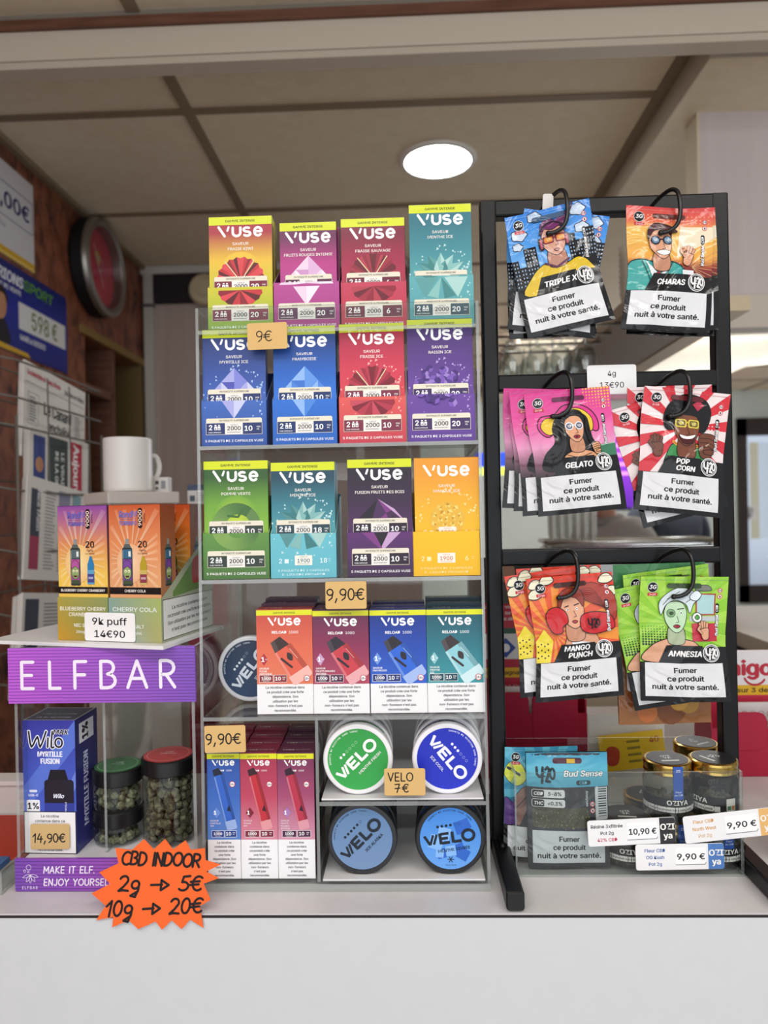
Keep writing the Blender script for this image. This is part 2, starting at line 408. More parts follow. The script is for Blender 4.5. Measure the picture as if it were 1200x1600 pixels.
    def pen(s, t, x, y, h, w, col, al='c', gap=.16, rot=0.0, wob=0.0, sx=1.0, shear=0.0, spread=0.0):
        tot = sum(PEN[c][0] + gap + spread for c in t) - gap - spread; x0 = {'c': -tot / 2, 'l': 0, 'r': -tot}[al]
        cr, sr = math.cos(R(rot)), math.sin(R(rot))
        for c in t:
            wd, strokes = PEN[c]; j = random.uniform(-wob, wob) if wob else 0
            for st in strokes:
                q = []
                for px, py in st:
                    X = (x0 + px + shear * py) * h * sx; Y = (py + j) * h; q.append((x + X * cr - Y * sr, y + X * sr + Y * cr))
                s.line(q, w, col)
            x0 += wd + gap + spread
def clip_poly(P, box):
    x0, x1, y0, y1 = box
    for ax, lim, sg in ((0, x0, 1), (0, x1, -1), (1, y0, 1), (1, y1, -1)):
        out = []
        for i in range(len(P)):
            a, b = P[i], P[(i + 1) % len(P)]; da, db = (a[ax] - lim) * sg, (b[ax] - lim) * sg
            if da >= 0: out.append(a)
            if da * db < 0: t = da / (da - db); out.append(tuple(a[k] + (b[k] - a[k]) * t for k in range(2)))
        P = out
        if not P: return []
    return P
def front_of(x0, y, z0): return lambda u, v, h: (x0 + u, y - h, z0 + v)            # printed on a face turned to -Y
def right_of(x, y0, z0): return lambda u, v, h: (x + h, y0 + u, z0 + v)            # face turned to +X
def left_of(x, y1, z0): return lambda u, v, h: (x - h, y1 - u, z0 + v)             # face turned to -X
def top_of(x0, y0, z): return lambda u, v, h: (x0 + u, y0 + v, z + h)              # face turned up
# ================================================================== the room
ZC = CAM.z + 1.04                                   # ceiling
BURL = ramp_mat('burl_laminate', [(0.30, '#2a1612'), (0.40, '#6a3c2c'), (0.55, '#8a5039'), (0.72, '#9c6045')], scale=(1, 1, 0.6), nscale=24, detail=7, distort=0.8, rough=0.45)
TILE = ramp_mat('ceiling_tile', [(0.3, '#e2d4b8'), (0.7, '#e9dcc4')], nscale=30, rough=0.8)
PINKWOOD = ramp_mat('pale_pink_wood', [(0.3, '#cbbfbf'), (0.7, '#d6cbca')], scale=(6, 6, 0.5), nscale=3, detail=5, rough=0.5)
TAUPE = ramp_mat('taupe_panel', [(0.3, '#a9958c'), (0.7, '#b3a096')], scale=(8, 8, 0.6), nscale=3, rough=0.55)
WOODTRIM = ramp_mat('brown_wood', [(0.3, '#5d3a2b'), (0.7, '#7c5240')], scale=(0.6, 6, 6), nscale=12, rough=0.5)
FLOORT = ramp_mat('floor_tile', [(0.3, '#a89d8e'), (0.7, '#bdb2a3')], nscale=5, rough=0.4)
XL = (on_top(0, 214, ZC).x + on_top(222, 419, ZC).x) / 2; YB = on_top(222, 419, ZC).y
m = MB(); m.box(-1.5, 4.3, -1.0, 6.9, -0.05, 0, FLOORT); structure(m, 'floor')
m = MB(); m.box(-1.5, 4.3, -1.0, 6.9, ZC, ZC + 0.04, TILE); structure(m, 'ceiling')
m = MB(); OCH = '#8f7e68'
yt1, yt2 = on_top(290, 173.5, ZC).y, on_top(375, 328.5, ZC).y
for y in [yt1 + (yt2 - yt1) * k for k in range(8) if yt1 + (yt2 - yt1) * k < 6.5]:
    m.box(-1.12, 4.3, y - 0.013, y + 0.013, ZC - 0.004, ZC + 0.002, MATTE, OCH)
xt1 = (on_top(258, 105, ZC).x + on_top(378, 328, ZC).x) / 2; xt2 = (on_top(1077, 80, ZC).x + on_top(935, 307, ZC).x) / 2
for x in (xt1, xt1 + 2.42, xt1 + 3.63): m.box(x - 0.014, x + 0.014, 1.0, 6.6, ZC - 0.005, ZC + 0.002, MATTE, OCH)
m.box(xt2 - .02, xt2 + .012, 1.0, 6.6, ZC - 0.006, ZC + 0.002, MATTE, OCH)
m.box(XL, XL + 0.022, 1.0, YB, ZC - 0.016, ZC + 0.002, MATTE, OCH)
structure(m, 'ceiling_grid')
# left wall with its niche
m = MB(); ZN = CAM.z + 0.62
m.box(-1.45, XL, -1.0, YB + .05, ZN, ZC, BURL); m.box(-1.45, XL, -1.0, 2.40, 0, ZN, BURL)
m.box(-1.45, -1.40, 2.4, YB + .05, 0, ZN, BURL); m.box(-1.40, XL, YB - .03, YB + .05, 0, ZN, BURL)
structure(m, 'wall_left')
m = MB(); TR = '#8b7040'
m.box(XL, XL + 0.012, 2.36, YB - .03, ZN, ZN + 0.028, MATTE, TR); m.box(XL - 0.2, XL + 0.004, YB - .06, YB - .028, 0.9, ZN, MATTE, '#6f5c38')
m.box(-1.3, XL, 2.62, 2.65, 1.2, ZN, WOODTRIM); m.box(-1.3, XL, 2.4, 2.63, ZN - 0.19, ZN - 0.16, WOODTRIM); m.box(-1.35, -1.30, 2.4, 2.63, 1.2, ZN, MATTE, '#1b1110')
structure(m, 'trim_1')
# back wall, dark band and white trims
m = MB(); m.box(XL, 0.02, YB, YB + .05, 0, ZC, TAUPE); structure(m, 'wall_back')
m = MB()
m.box(XL + 0.03, 0.02, YB - .02, YB, CAM.z + 0.885, CAM.z + 1.005, MATTE, '#2a2023')
structure(m, 'trim_2')
m = MB(); m.box(XL, 0.02, YB - .03, YB, CAM.z + 1.005, ZC - 0.004, MATTE, '#c9c4bd')
m.box(XL + 0.012, XL + 0.05, YB - .03, YB, 0.5, CAM.z + 1.005, MATTE, '#bdb8b0'); m.box(XL, XL + 0.05, YB - .032, YB, CAM.z + .868, CAM.z + .88, MATTE, '#50464a')
structure(m, 'trim_3')
# the far room to the right
GREYWALL = ramp_mat('grey_green_wall', [(0.3, '#bfcac9'), (0.7, '#c8d2d0')], nscale=3, rough=0.7)
m = MB(); m.box(0.02, 0.06, YB, 6.7, 0, ZC, TAUPE); structure(m, 'wall_left_far')
m = MB()
m.box(0.02, 3.02, 6.6, 6.7, 0, ZC, GREYWALL); m.box(3.02, 4.3, 6.6, 6.7, CAM.z + .78, ZC, GREYWALL); m.box(3.02, 4.3, 6.6, 6.7, 0, CAM.z - .9, GREYWALL)
structure(m, 'wall_far')
m = MB(); m.box(4.25, 4.3, -1, 6.7, 0, ZC, GREYWALL); structure(m, 'wall_right')
m = MB()
for x0, x1 in ((3.02, 3.1), (3.42, 3.48), (3.95, 4.02)): m.box(x0, x1, 6.56, 6.6, CAM.z - .9, CAM.z + .78, MATTE, '#3a3434')
m.box(3.02, 4.25, 6.56, 6.6, CAM.z + .62, CAM.z + .78, MATTE, '#3a3434'); m.box(3.02, 4.25, 6.56, 6.6, CAM.z - .9, CAM.z - .74, MATTE, '#3a3434')
w = structure(m, 'window_1')
m = MB(); DAY = mat('window_daylight', 0.3, emit=0.62); m.box(3.1, 4.25, 6.585, 6.59, CAM.z - .74, CAM.z + .62, DAY, '#b9c6da'); a = Art(m, front_of(3.1, 6.585, CAM.z - .74), DAY, dz=.0005)
a.rect(0, 0, 1150, 420, '#9aa6b8', top='#b4c0d4'); a.rect(30, 420, 110, 1300, '#9c9a8c'); a.rect(110, 420, 290, 1300, '#a9b6c6'); a.rect(250, 600, 330, 1330, '#7f8ea6'); a.poly([(180, 250), (320, 520), (320, 250)], '#cdd8ee'); a.rect(420, 300, 1100, 1250, '#c3d0e6'); m.build('pane', w)
# hanging beam across the top, its timber strip, the bulkhead and the pink wood panel on the right
zb = lambda py: at(600, py, 1.45).z
m = MB()
m.box(-1.5, 2.4, 1.450, 1.490, zb(72.5), zb(27), MATTE, '#d3c8b8')
m.box(-1.5, 2.4, 1.4525, 1.4925, zb(72.5) - .016, zb(72.5) - .0012, MATTE, '#cbc0b0'); structure(m, 'beam')
m = MB(); m.box(-1.5, 2.4, 1.442, 1.49, zb(27) + .0008, zb(11), WOODTRIM); structure(m, 'trim_4')
m = MB(); m.box(-1.5, 2.4, 1.448, 1.47, zb(11) + .0005, ZC, MATTE, '#8a8378'); structure(m, 'trim_5')
xb = xt2 + .012; ybk = on_top(1103, 92, CAM.z + .968).y
m = MB(); m.box(xb, 2.4, ybk, 6.5, CAM.z + .968, ZC, TILE, skip='fl'); m.box(xb, 2.4, ybk - .001, ybk, CAM.z + .968, ZC, MATTE, '#d3cbc0'); m.box(xb - .002, xb, ybk, 6.5, CAM.z + .968, ZC, MATTE, '#c3b9a6')
structure(m, 'bulkhead')
px_ = at(1095, 300, 1.78).x; zp = at(1095, 515, 1.78).z
m = MB(); m.box(px_, 2.2, 1.78, 1.79, zp + .005, CAM.z + .968, PINKWOOD); m.box(px_ - .007, px_, 1.78, 1.852, zp + .005, CAM.z + .968, MATTE, '#d8cbb2'); m.box(px_, 2.2, 1.79, 1.852, zp + .005, CAM.z + .968, MATTE, '#cdc2b4')
m.box(px_ - .007, 2.2, 1.770, 1.78, zp, zp + .08, MATTE, '#d2c9bd'); structure(m, 'partition')

# ------------------------------------------------------------------ recessed ceiling lamp
L = thing('ceiling_light', 'round recessed lamp glowing white in the beige tiled ceiling', 'ceiling light', on_top(684, 250, ZC))
m = MB(); m.lathe([(0.098, -0.004), (0.099, -0.0075), (0.112, -0.006), (0.116, 0.001)], PLAST, '#f1f0ea', seg=48, cap0=False, cap1=False); m.build('trim_ring', L)
m = MB(); m.lathe([(0.0985, -0.0055), (0.001, -0.0065)], mat('lamp_diffuser', 0.6, emit=34), '#fbfdff', seg=48); m.build('diffuser', L)

# ------------------------------------------------------------------ the sales counter
C = thing('sales_counter', 'white laminate shop counter that carries the three product displays', 'counter', (0, 0.637, 0))
m = MB(); LP = [(XL + .004, 0), (2.2, 0), (2.2, .66), (.06, .66), (.06, .345), (XL + .004, .345)]   # shallow on the left, deep on the right
V = [(x, y, z) for z in (COUNTER - .03, COUNTER) for x, y in LP]; m.mesh(V, [(5, 4, 3, 2, 1, 0), (6, 7, 8, 9, 10, 11)] + [(i, (i + 1) % 6, 6 + (i + 1) % 6, 6 + i) for i in range(6)], WHITE_LAM, smooth=False); m.build('worktop', C)
COOL = ramp_mat('cool_white_laminate', [(0.3, '#cccfd2'), (0.7, '#cfd1d4')], nscale=50, rough=0.4)
m = MB(); m.box(XL + .004, 2.2, -0.0015, -0.0001, 0.0, COUNTER - 0.0016, COOL); m.build('front_panel', C)
m = MB(); m.box(XL + .01, 2.19, 0.03, 0.335, 0.0, COUNTER - 0.031, WHITE_LAM); m.build('carcass', C)
m = MB(); m.box(XL + .004, 2.2, -0.002, -0.0001, COUNTER - 0.0028, COUNTER - 0.0014, MATTE, '#2b2424'); m.build('edge_strip', C)
# ================================================================== the clear acrylic display in the middle
LIFT = .165 * math.sin(R(1.3))
DSP = Frame((0, 0.677, COUNTER + 0.0008 + LIFT), lean=R(1.3))
uL = (DSP.uv(316, 1388)[0] + DSP.uv(306, 490)[0]) / 2; uR = (DSP.uv(772, 1390)[0] + DSP.uv(743, 485)[0]) / 2
wTop = DSP.uv(520, 476)[1]
sw = lambda px, py: DSP.uv(px, py)[1]
W1, W2, W3, W4, W5 = sw(520, 511), sw(520, 692), sw(520, 902), sw(520, 1117), sw(630, 1250)
uD = DSP.uv(494, 1250)[0]; DD = 0.165
A = thing('acrylic_display', 'tall clear acrylic tiered display stand in the middle of the counter', 'display stand', DSP.o)
A.rotation_euler = DSP.M.to_euler()
def sheet(name, x0, x1, y0, y1, z0, z1, thin, parent=A):
    """clear sheet with frosted cut edges; thin = axis of its thickness"""
    m = MB(); big = {'x': 'lr', 'y': 'fb', 'z': 'tu'}[thin]; oth = ''.join(c for c in 'fblrtu' if c not in big)
    m.box(x0, x1, y0, y1, z0, z1, ACRYL, '#ffffff', skip=oth); m.box(x0, x1, y0, y1, z0, z1, ACRYL_E, '#ffffff', skip=big)
    return m.build(name, parent)
T3 = 0.003
sheet('side_panel', uL, uL + T3, 0, DD, 0.001, wTop, 'x'); sheet('side_panel', uR - T3, uR, 0, DD, 0.001, wTop, 'x')
sheet('back_panel', uL + T3, uR - T3, DD - T3, DD, 0.001, wTop, 'y')
m = MB(); V = [(x, y, z) for x in (uL, uR) for y, z in ((-.004, -LIFT - .0002), (DD, -.0002), (DD, .003), (-.004, .003))]   # wedge base, flat on the counter
for k_, q_ in enumerate(((0, 3, 2, 1), (4, 5, 6, 7), (0, 1, 5, 4), (1, 2, 6, 5), (2, 3, 7, 6), (3, 0, 4, 7))): m.face([V[i] for i in q_], ACRYL if k_ in (2, 4) else ACRYL_E)
m.build('base_panel', A)
for w in (W1, W2, W3, W4): sheet('shelf', uL + T3, uR - T3, -0.002, DD - T3, w - 0.0045, w - 0.0008, 'z')
sheet('shelf', uD + T3, uR - T3, -0.002, DD - T3, W5 - 0.0045, W5 - 0.0008, 'z')
sheet('divider', uD, uD + T3, 0.0, DD - T3, 0.003, W4 - 0.0045, 'x')
sheet('front_lip', uL + T3, uR - T3, -0.001, 0.001, W1 - 0.0005, wTop, 'y')
for w in (0.0035, W5): # white card trays under the tins, notched at the front
    m = MB(); m.box(uD + 0.005, uR - 0.005, 0.002, DD - 0.006, w - 0.0006, w + 0.0010, CARD, '#e6e5e6'); m.box(uD + 0.005, uR - 0.005, DD - 0.008, DD - 0.006, w, w + 0.045, CARD, '#dedddd')
    t_ = m.build('card_insert', A)

# ------------------------------------------------------------------ print of the capsule packs
INK = '#1c1a1e'
def vuse_logo(a, cx, y, w, col, lw=.21):
    h = w / 4.25; kx = w / 3.3; o = cx - w / 2
    S = lambda pts: [(o + p[0] * kx, y + p[1] * h) for p in pts]; t = h * .235
    a.line(S([(.06, .98), (.5, .12)]), t, col); a.line(S([(.70, .62), (.80, .98)]), t * .8, col)
    a.line(S([(1.1, .9), (1.1, .42)] + arc(1.38, .42, .28, .31, 180, 360, 8) + [(1.66, .9)]), t, col)
    a.line(S(arc(2.14, .70, .24, .19, 50, 250, 6) + arc(2.14, .31, .25, .2, 75, -140, 7)), t, col)
    a.line(S([(2.70, .5), (3.2, .52)] + arc(2.95, .5, .27, .39, 5, 315, 12)), t, col)
def motif_fan(a, cx, cy, c, r=25, lower=True):
    n = 10
    for i in range(n):
        a0, a1 = 180 * i / n, 180 * (i + 1) / n
        if i in (3, 7): a0 += 3
        am = (a0 + a1) / 2; P = lambda t, q: (cx + q * math.cos(R(t)), cy + q * math.sin(R(t)))
        a.poly([(cx, cy), P(a0, r * .93), P(am, r)], c[(i * 2) % 4 if i % 2 else 0]); a.poly([(cx, cy), P(am, r), P(a1, r * .93)], c[1 + (i % 3)])
    for t in (57, 128): a.line([(cx, cy), (cx + r * math.cos(R(t)), cy + r * math.sin(R(t)))], .9, '#e8d9b0')
    if lower:
        for i in range(8):
            a0, a1 = 180 + 180 * i / 8, 180 + 180 * (i + 1) / 8
            P = lambda t, q: (cx + q * math.cos(R(t)), cy - 9 + q * .72 * math.sin(R(t)))
            a.poly([(cx, cy - 9), P(a0, r * .86), P((a0 + a1) / 2, r * .9), P(a1, r * .86)], c[(i + 1) % 4])
def motif_diamond(a, cx, cy, c):
    q = lambda *p: [(cx + x, cy + y) for x, y in p]
    a.poly(q((0, 28), (-13, 14), (0, 14)), c[1]); a.poly(q((0, 28), (0, 14), (13, 14)), c[2])
    a.poly(q((-13, 14), (-27, -1), (-13, -1)), c[1]); a.poly(q((-13, 14), (-13, -1), (0, 0)), c[3]); a.poly(q((-13, 14), (0, 0), (0, 14)), c[0])
    a.poly(q((13, 14), (13, -1), (27, -1)), c[3]); a.poly(q((13, 14), (0, 0), (13, -1)), c[1]); a.poly(q((13, 14), (0, 14), (0, 0)), c[2])
    a.poly(q((-13, -3), (0, -3), (0, -22)), c[1]); a.poly(q((0, -3), (13, -3), (0, -22)), c[3])
    a.line(q((-12, 13), (0, 0), (12, 13)), .4, c[3])
def motif_lotus(a, cx, cy, c):
    for k, t in enumerate((8, 172, 32, 148, 60, 120, 90, 75, 105)):
        L = (26, 26, 26, 26, 25, 25, 24, 16, 16)[k]; d = (math.cos(R(t)), math.sin(R(t))); n = (-d[1], d[0]); wd = 5.2
        tip = (cx + d[0] * L, cy + d[1] * L * .95); m1 = (cx + d[0] * L * .5 + n[0] * wd, cy + d[1] * L * .5 + n[1] * wd); m2 = (cx + d[0] * L * .5 - n[0] * wd, cy + d[1] * L * .5 - n[1] * wd)
        a.poly([(cx, cy), m2, tip], c[k % 4]); a.poly([(cx, cy), tip, m1], c[(k + 2) % 4])
    for s in (-1, 1): a.poly([(cx + s * 3, cy - 2), (cx + s * 26, cy - 2), (cx + s * 16, cy - 22)], c[1 if s < 0 else 2]); a.poly([(cx, cy - 2), (cx + s * 14, cy - 20), (cx + s * 3, cy - 23)], c[0 if s < 0 else 3])
def motif_ball(a, cx, cy, c, r=17):
    a.disc(cx, cy, r, c[0])
    for rr, n, sz in ((.78, 10, 5.2), (.42, 6, 5.6), (0, 1, 5.4)):
        for i in range(n):
            t = 360 * i / n + 20 * rr; x, y = cx + r * rr * math.cos(R(t)), cy + r * rr * math.sin(R(t))
            P = [(x + sz * .55 * math.cos(R(t + 72 * k)), y + sz * .55 * math.sin(R(t + 72 * k))) for k in range(5)]
            for k in range(5): a.poly([(x, y), P[k], P[(k + 1) % 5]], c[(i + k) % 4])
def motif_grapes(a, cx, cy, c):
    rnd = random.Random(3)
    for i in range(46):
        t = rnd.uniform(-12, 192) if i < 34 else rnd.uniform(190, 350); q = rnd.uniform(.1, 1) ** .6
        x, y = cx + 23 * q * math.cos(R(t)), cy + (23 if i < 34 else 16) * q * math.sin(R(t)); z = rnd.uniform(3.4, 5.2); o = rnd.uniform(0, 60)
        P = [(x + z * math.cos(R(o + 60 * k)), y + z * math.sin(R(o + 60 * k))) for k in range(6)]
        for k in range(0, 6, 2): a.poly([(x, y), P[k], P[k + 1], P[(k + 2) % 6]], c[rnd.randrange(4)])
def motif_gem(a, cx, cy, c):
    q = lambda *p: [(cx + x, cy + y) for x, y in p]
    a.poly(q((-2, 24), (-22, 4), (-10, -4)), c[0]); a.poly(q((-2, 24), (-10, -4), (6, 10)), c[1]); a.poly(q((-2, 24), (6, 10), (14, 14)), c[2]); a.poly(q((-2, 24), (14, 14), (26, 0)), c[3])
    a.poly(q((-10, -4), (10, -4), (6, 10)), c[2]); a.poly(q((-22, 4), (-26, -5), (-10, -4)), c[1]); a.poly(q((10, -4), (20, -5), (12, 8)), c[0])
    a.poly(q((-18, -8), (0, -8), (2, -26)), c[2]); a.poly(q((0, -8), (20, -8), (2, -26)), c[3]); a.poly(q((-6, -8), (8, -8), (1, -22)), c[0])
def motif_ring(a, cx, cy, c):
    n = 36; L = a.layer([(cx - 25, cy - 22), (cx + 25, cy + 25)])
    for i in range(n):
        t0, t1 = 360 * i / n, 360 * (i + 1) / n; k = .5 + .5 * math.cos(R(t0 + 150)); col = mixc(c[0], c[2], k) if t0 > 40 else mixc(c[1], c[3], .5)
        P = lambda t, r, dx=0: (cx + dx + r * math.cos(R(t)), cy + r * .95 * math.sin(R(t)))
        a.poly([P(t0, 12, 2), P(t0, 24), P(t1, 24), P(t1, 12, 2)], col, L=L)
    a.line([(cx + 8, cy + 18), (cx + 2, cy + 9), (cx - 8, cy + 10)], 2.2, c[0])
MOTIF = dict(fan=motif_fan, diamond=motif_diamond, lotus=motif_lotus, ball=motif_ball, grapes=motif_grapes, gem=motif_gem, ring=motif_ring)
def ice_bits(a, cx, cy, col, n=40, seed=1):
    r = random.Random(seed)
    for i in range(n):
        t = r.uniform(0, 360); q = r.uniform(21, 31); x, y = cx + q * math.cos(R(t)), cy + q * .86 * math.sin(R(t)); s = r.uniform(.7, 1.9); o = r.uniform(0, 120)
        a.poly([(x + s * math.cos(R(o + k)), y + s * math.sin(R(o + k))) for k in (0, 100, 230)], col)
def strip(a, w, y, S, x0=5, pale=False):
    """strength panel: pale heading, dark band with three boxes"""
    x1 = w - x0; dk = S['dark']
    if pale:
        a.text('2', x0 + 5, y + 3, 4.4, S['tint'], bold=.03); a.rect(x0 + 9, y + 3, x0 + 13, y + 7, S['tint'])
        a.rect(w / 2 - 8.5, y + 1, w / 2 + 8.5, y + 10.5, '#f1ece2'); a.text("JUSQU'À", w / 2, y + 8.4, 1.2, S['ink']); a.text('1900', w / 2, y + 3.6, 3.6, S['ink'], bold=.03); a.text('BOUFFÉES/PAQUET', w / 2, y + 1.8, .9, S['ink'])
        a.text(S['mg'], x1 - 8, y + 3.2, 4.4, S['tint'], bold=.03); a.text('MG/', x1 - 2, y + 6, 1.1, S['tint']); a.text('ML', x1 - 2, y + 4, 1.1, S['tint']); return
    a.rrect(x0, y + 11.4, x1, y + 16, 1.6, '#e6e0cc', 'ab'); a.text('INTENSITÉ SUPÉRIEURE', w / 2, y + 12.9, 1.55, INK, bold=.02, sx=1.15)
    a.rect(x0, y, x1, y + 11.4, dk); a.line([(x0, y), (x1, y), (x1, y + 11.4), (x0, y + 11.4), (x0, y)], .35, '#e6e0cc')
    a.text('2', x0 + 4.4, y + 4.6, 4.8, '#ffffff', bold=.05)
    for g in (8, 11.4): a.rect(x0 + g, y + 4.4, x0 + g + 2.7, y + 8, '#ffffff'); a.rect(x0 + g + .5, y + 8.5, x0 + g + 2.2, y + 9.7, '#ffffff'); a.rect(x0 + g + .7, y + 5, x0 + g + 2, y + 6.2, dk)
    a.text('VUSE CAPSULES', x0 + 8.4, y + 1.5, 1.15, '#ffffff', bold=.02)
    a.rect(w / 2 - 9, y, w / 2 + 8.6, y + 11.4, '#efebe6'); a.text("JUSQU'À", w / 2, y + 8.8, 1.25, INK); a.text('2000', w / 2, y + 4.1, 3.9, INK, bold=.04); a.text('BOUFFÉES/PAQUET', w / 2, y + 1.6, 1.0, INK, bold=.02)
    a.text(S['mg'], w / 2 + 14.2, y + 3.3, 4.8, '#ffffff', bold=.05); a.text('MG/', x1 - 3.4, y + 6.4, 1.4, '#ffffff', bold=.03); a.text('ML', x1 - 3.8, y + 4, 1.4, '#ffffff', bold=.03)
def pack_face(a, w, h, S):
    a.vgrad(0, w, [(0, S['low']), (h * .42, S['low']), (h * .62, S['mid']), (h * .86, S['top']), (h, S['top'])])
    cx, cy = w / 2, S.get('cy', 51)
    if S.get('glow'): a.disc(cx, cy + 4, 24, S['glow'], ry=26, rim=S['mid'], n=28)
    if S.get('ice'): ice_bits(a, cx, cy + 4, S['ice'])
    MOTIF[S['motif']](a, cx, cy, S['c'])
    if not S.get('nohead'): a.rect(0, h - 8.2, w, h, '#d6e021'); a.text('GAMME INTENSE', cx, h - 5.4, 2.3, '#3a3a14', sx=1.12, bold=.035)
    vuse_logo(a, cx, h - (20.6 if not S.get('nohead') else 18), 45, '#ffffff')
    a.text('SAVEUR', cx, h - 28.5, 2.7, '#f4efe8', sx=1.1, bold=.02); a.text(S['name'], cx, h - 33.6, 2.7, '#f4efe8', sx=1.1, bold=.02, **({'fit': 48} if len(S['name']) > 16 else {}))
    if S.get('pale'): strip(a, w, 36, dict(S, tint='#f6ecc4'), pale=True)
    else: strip(a, w, 40, S)
def tray_face(a, w, h, S):
    a.clip = (0, w, 0, h)
    a.vgrad(0, w, [(0, S.get('tlow', S['low'])), (h, S['tray'])])
    if not S.get('pale'):
        if S.get('ice'): ice_bits(a, w / 2, 42, S['ice'], 26, 5)
        MOTIF[S['motif']](a, w / 2, S.get('cy', 51), S['c'])
    a.clip = None
    strip(a, w, 11.5, S, x0=4.5, pale=S.get('pale', False) or S.get('tpale', False))
    if S.get('pale') or S.get('tpale'):
        a.text('5 PAQUETS DE 2 CAPSULES', w / 2, 6.4, 2.0, S['tint'], fit=50); a.text('E-LIQUIDE PRO/ePOD', w / 2, 2.6, 2.0, S['tint'], fit=42)
    else: a.text('5 PAQUETS DE 2 CAPSULES VUSE', w / 2, 4.2, 2.2, '#ffffff', bold=.02, fit=w - 7)
def make_pack(S, w, h, label, group, printed=True):
    t = thing('capsule_pack', label, 'pack', group=group)
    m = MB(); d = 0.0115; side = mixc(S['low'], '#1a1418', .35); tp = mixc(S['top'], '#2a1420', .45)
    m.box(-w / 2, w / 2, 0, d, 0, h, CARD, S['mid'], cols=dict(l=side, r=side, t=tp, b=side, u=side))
    if printed:
        a = Art(m, front_of(-w / 2, 0, 0), CARD); pack_face(a, w * 1000, h * 1000, S)
        a = Art(m, right_of(w / 2, 0, 0), CARD)
        if not S.get('nohead'): a.rect(.2, h * 1000 - 8, d * 1000 - .2, h * 1000 - .1, '#c8d11f')
    m.build('carton', t)
    m = MB(); m.box(-w / 2 - .0001, w / 2 + .0001, -.00006 if not printed else .0004, d - .0004, h + .00005, h + .0006, CARD, tp)
    a = Art(m, top_of(-w / 2, 0, h + .0006), CARD)
    vuse_logo(a, 11, 4, 15, '#e9dfdf'); a.text('GAMME INTENSE', 40, 5, 2, '#c9b9bd')
    m.build('top_flap', t); return t
def make_tray(S, w, label, group, h=0.0395):
    t = thing('display_tray', label, 'carton tray', group=group)
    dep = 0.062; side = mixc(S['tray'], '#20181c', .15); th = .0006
    m = MB(); m.box(-w / 2, w / 2, 0, th, 0, h, CARD, S['tray']); a = Art(m, front_of(-w / 2, 0, 0), CARD); tray_face(a, w * 1000, h * 1000, S); m.build('front_wall', t)
    for s in (-1, 1):
        m = MB(); x = s * w / 2; xi = x - s * th
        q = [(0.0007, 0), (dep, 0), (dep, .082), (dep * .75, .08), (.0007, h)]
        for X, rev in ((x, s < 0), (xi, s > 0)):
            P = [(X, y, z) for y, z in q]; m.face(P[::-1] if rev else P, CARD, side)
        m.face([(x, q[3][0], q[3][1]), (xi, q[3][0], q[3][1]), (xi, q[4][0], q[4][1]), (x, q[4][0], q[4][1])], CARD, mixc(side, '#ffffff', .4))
        m.build('side_wall', t)
    m = MB(); m.box(-w / 2 + th, w / 2 - th, .0007, dep, 0, .0005, CARD, '#cfc8c0'); m.box(-w / 2 + th, w / 2 - th, dep - .0006, dep, .0005, .084, CARD, side); m.build('back_wall', t)
    return t
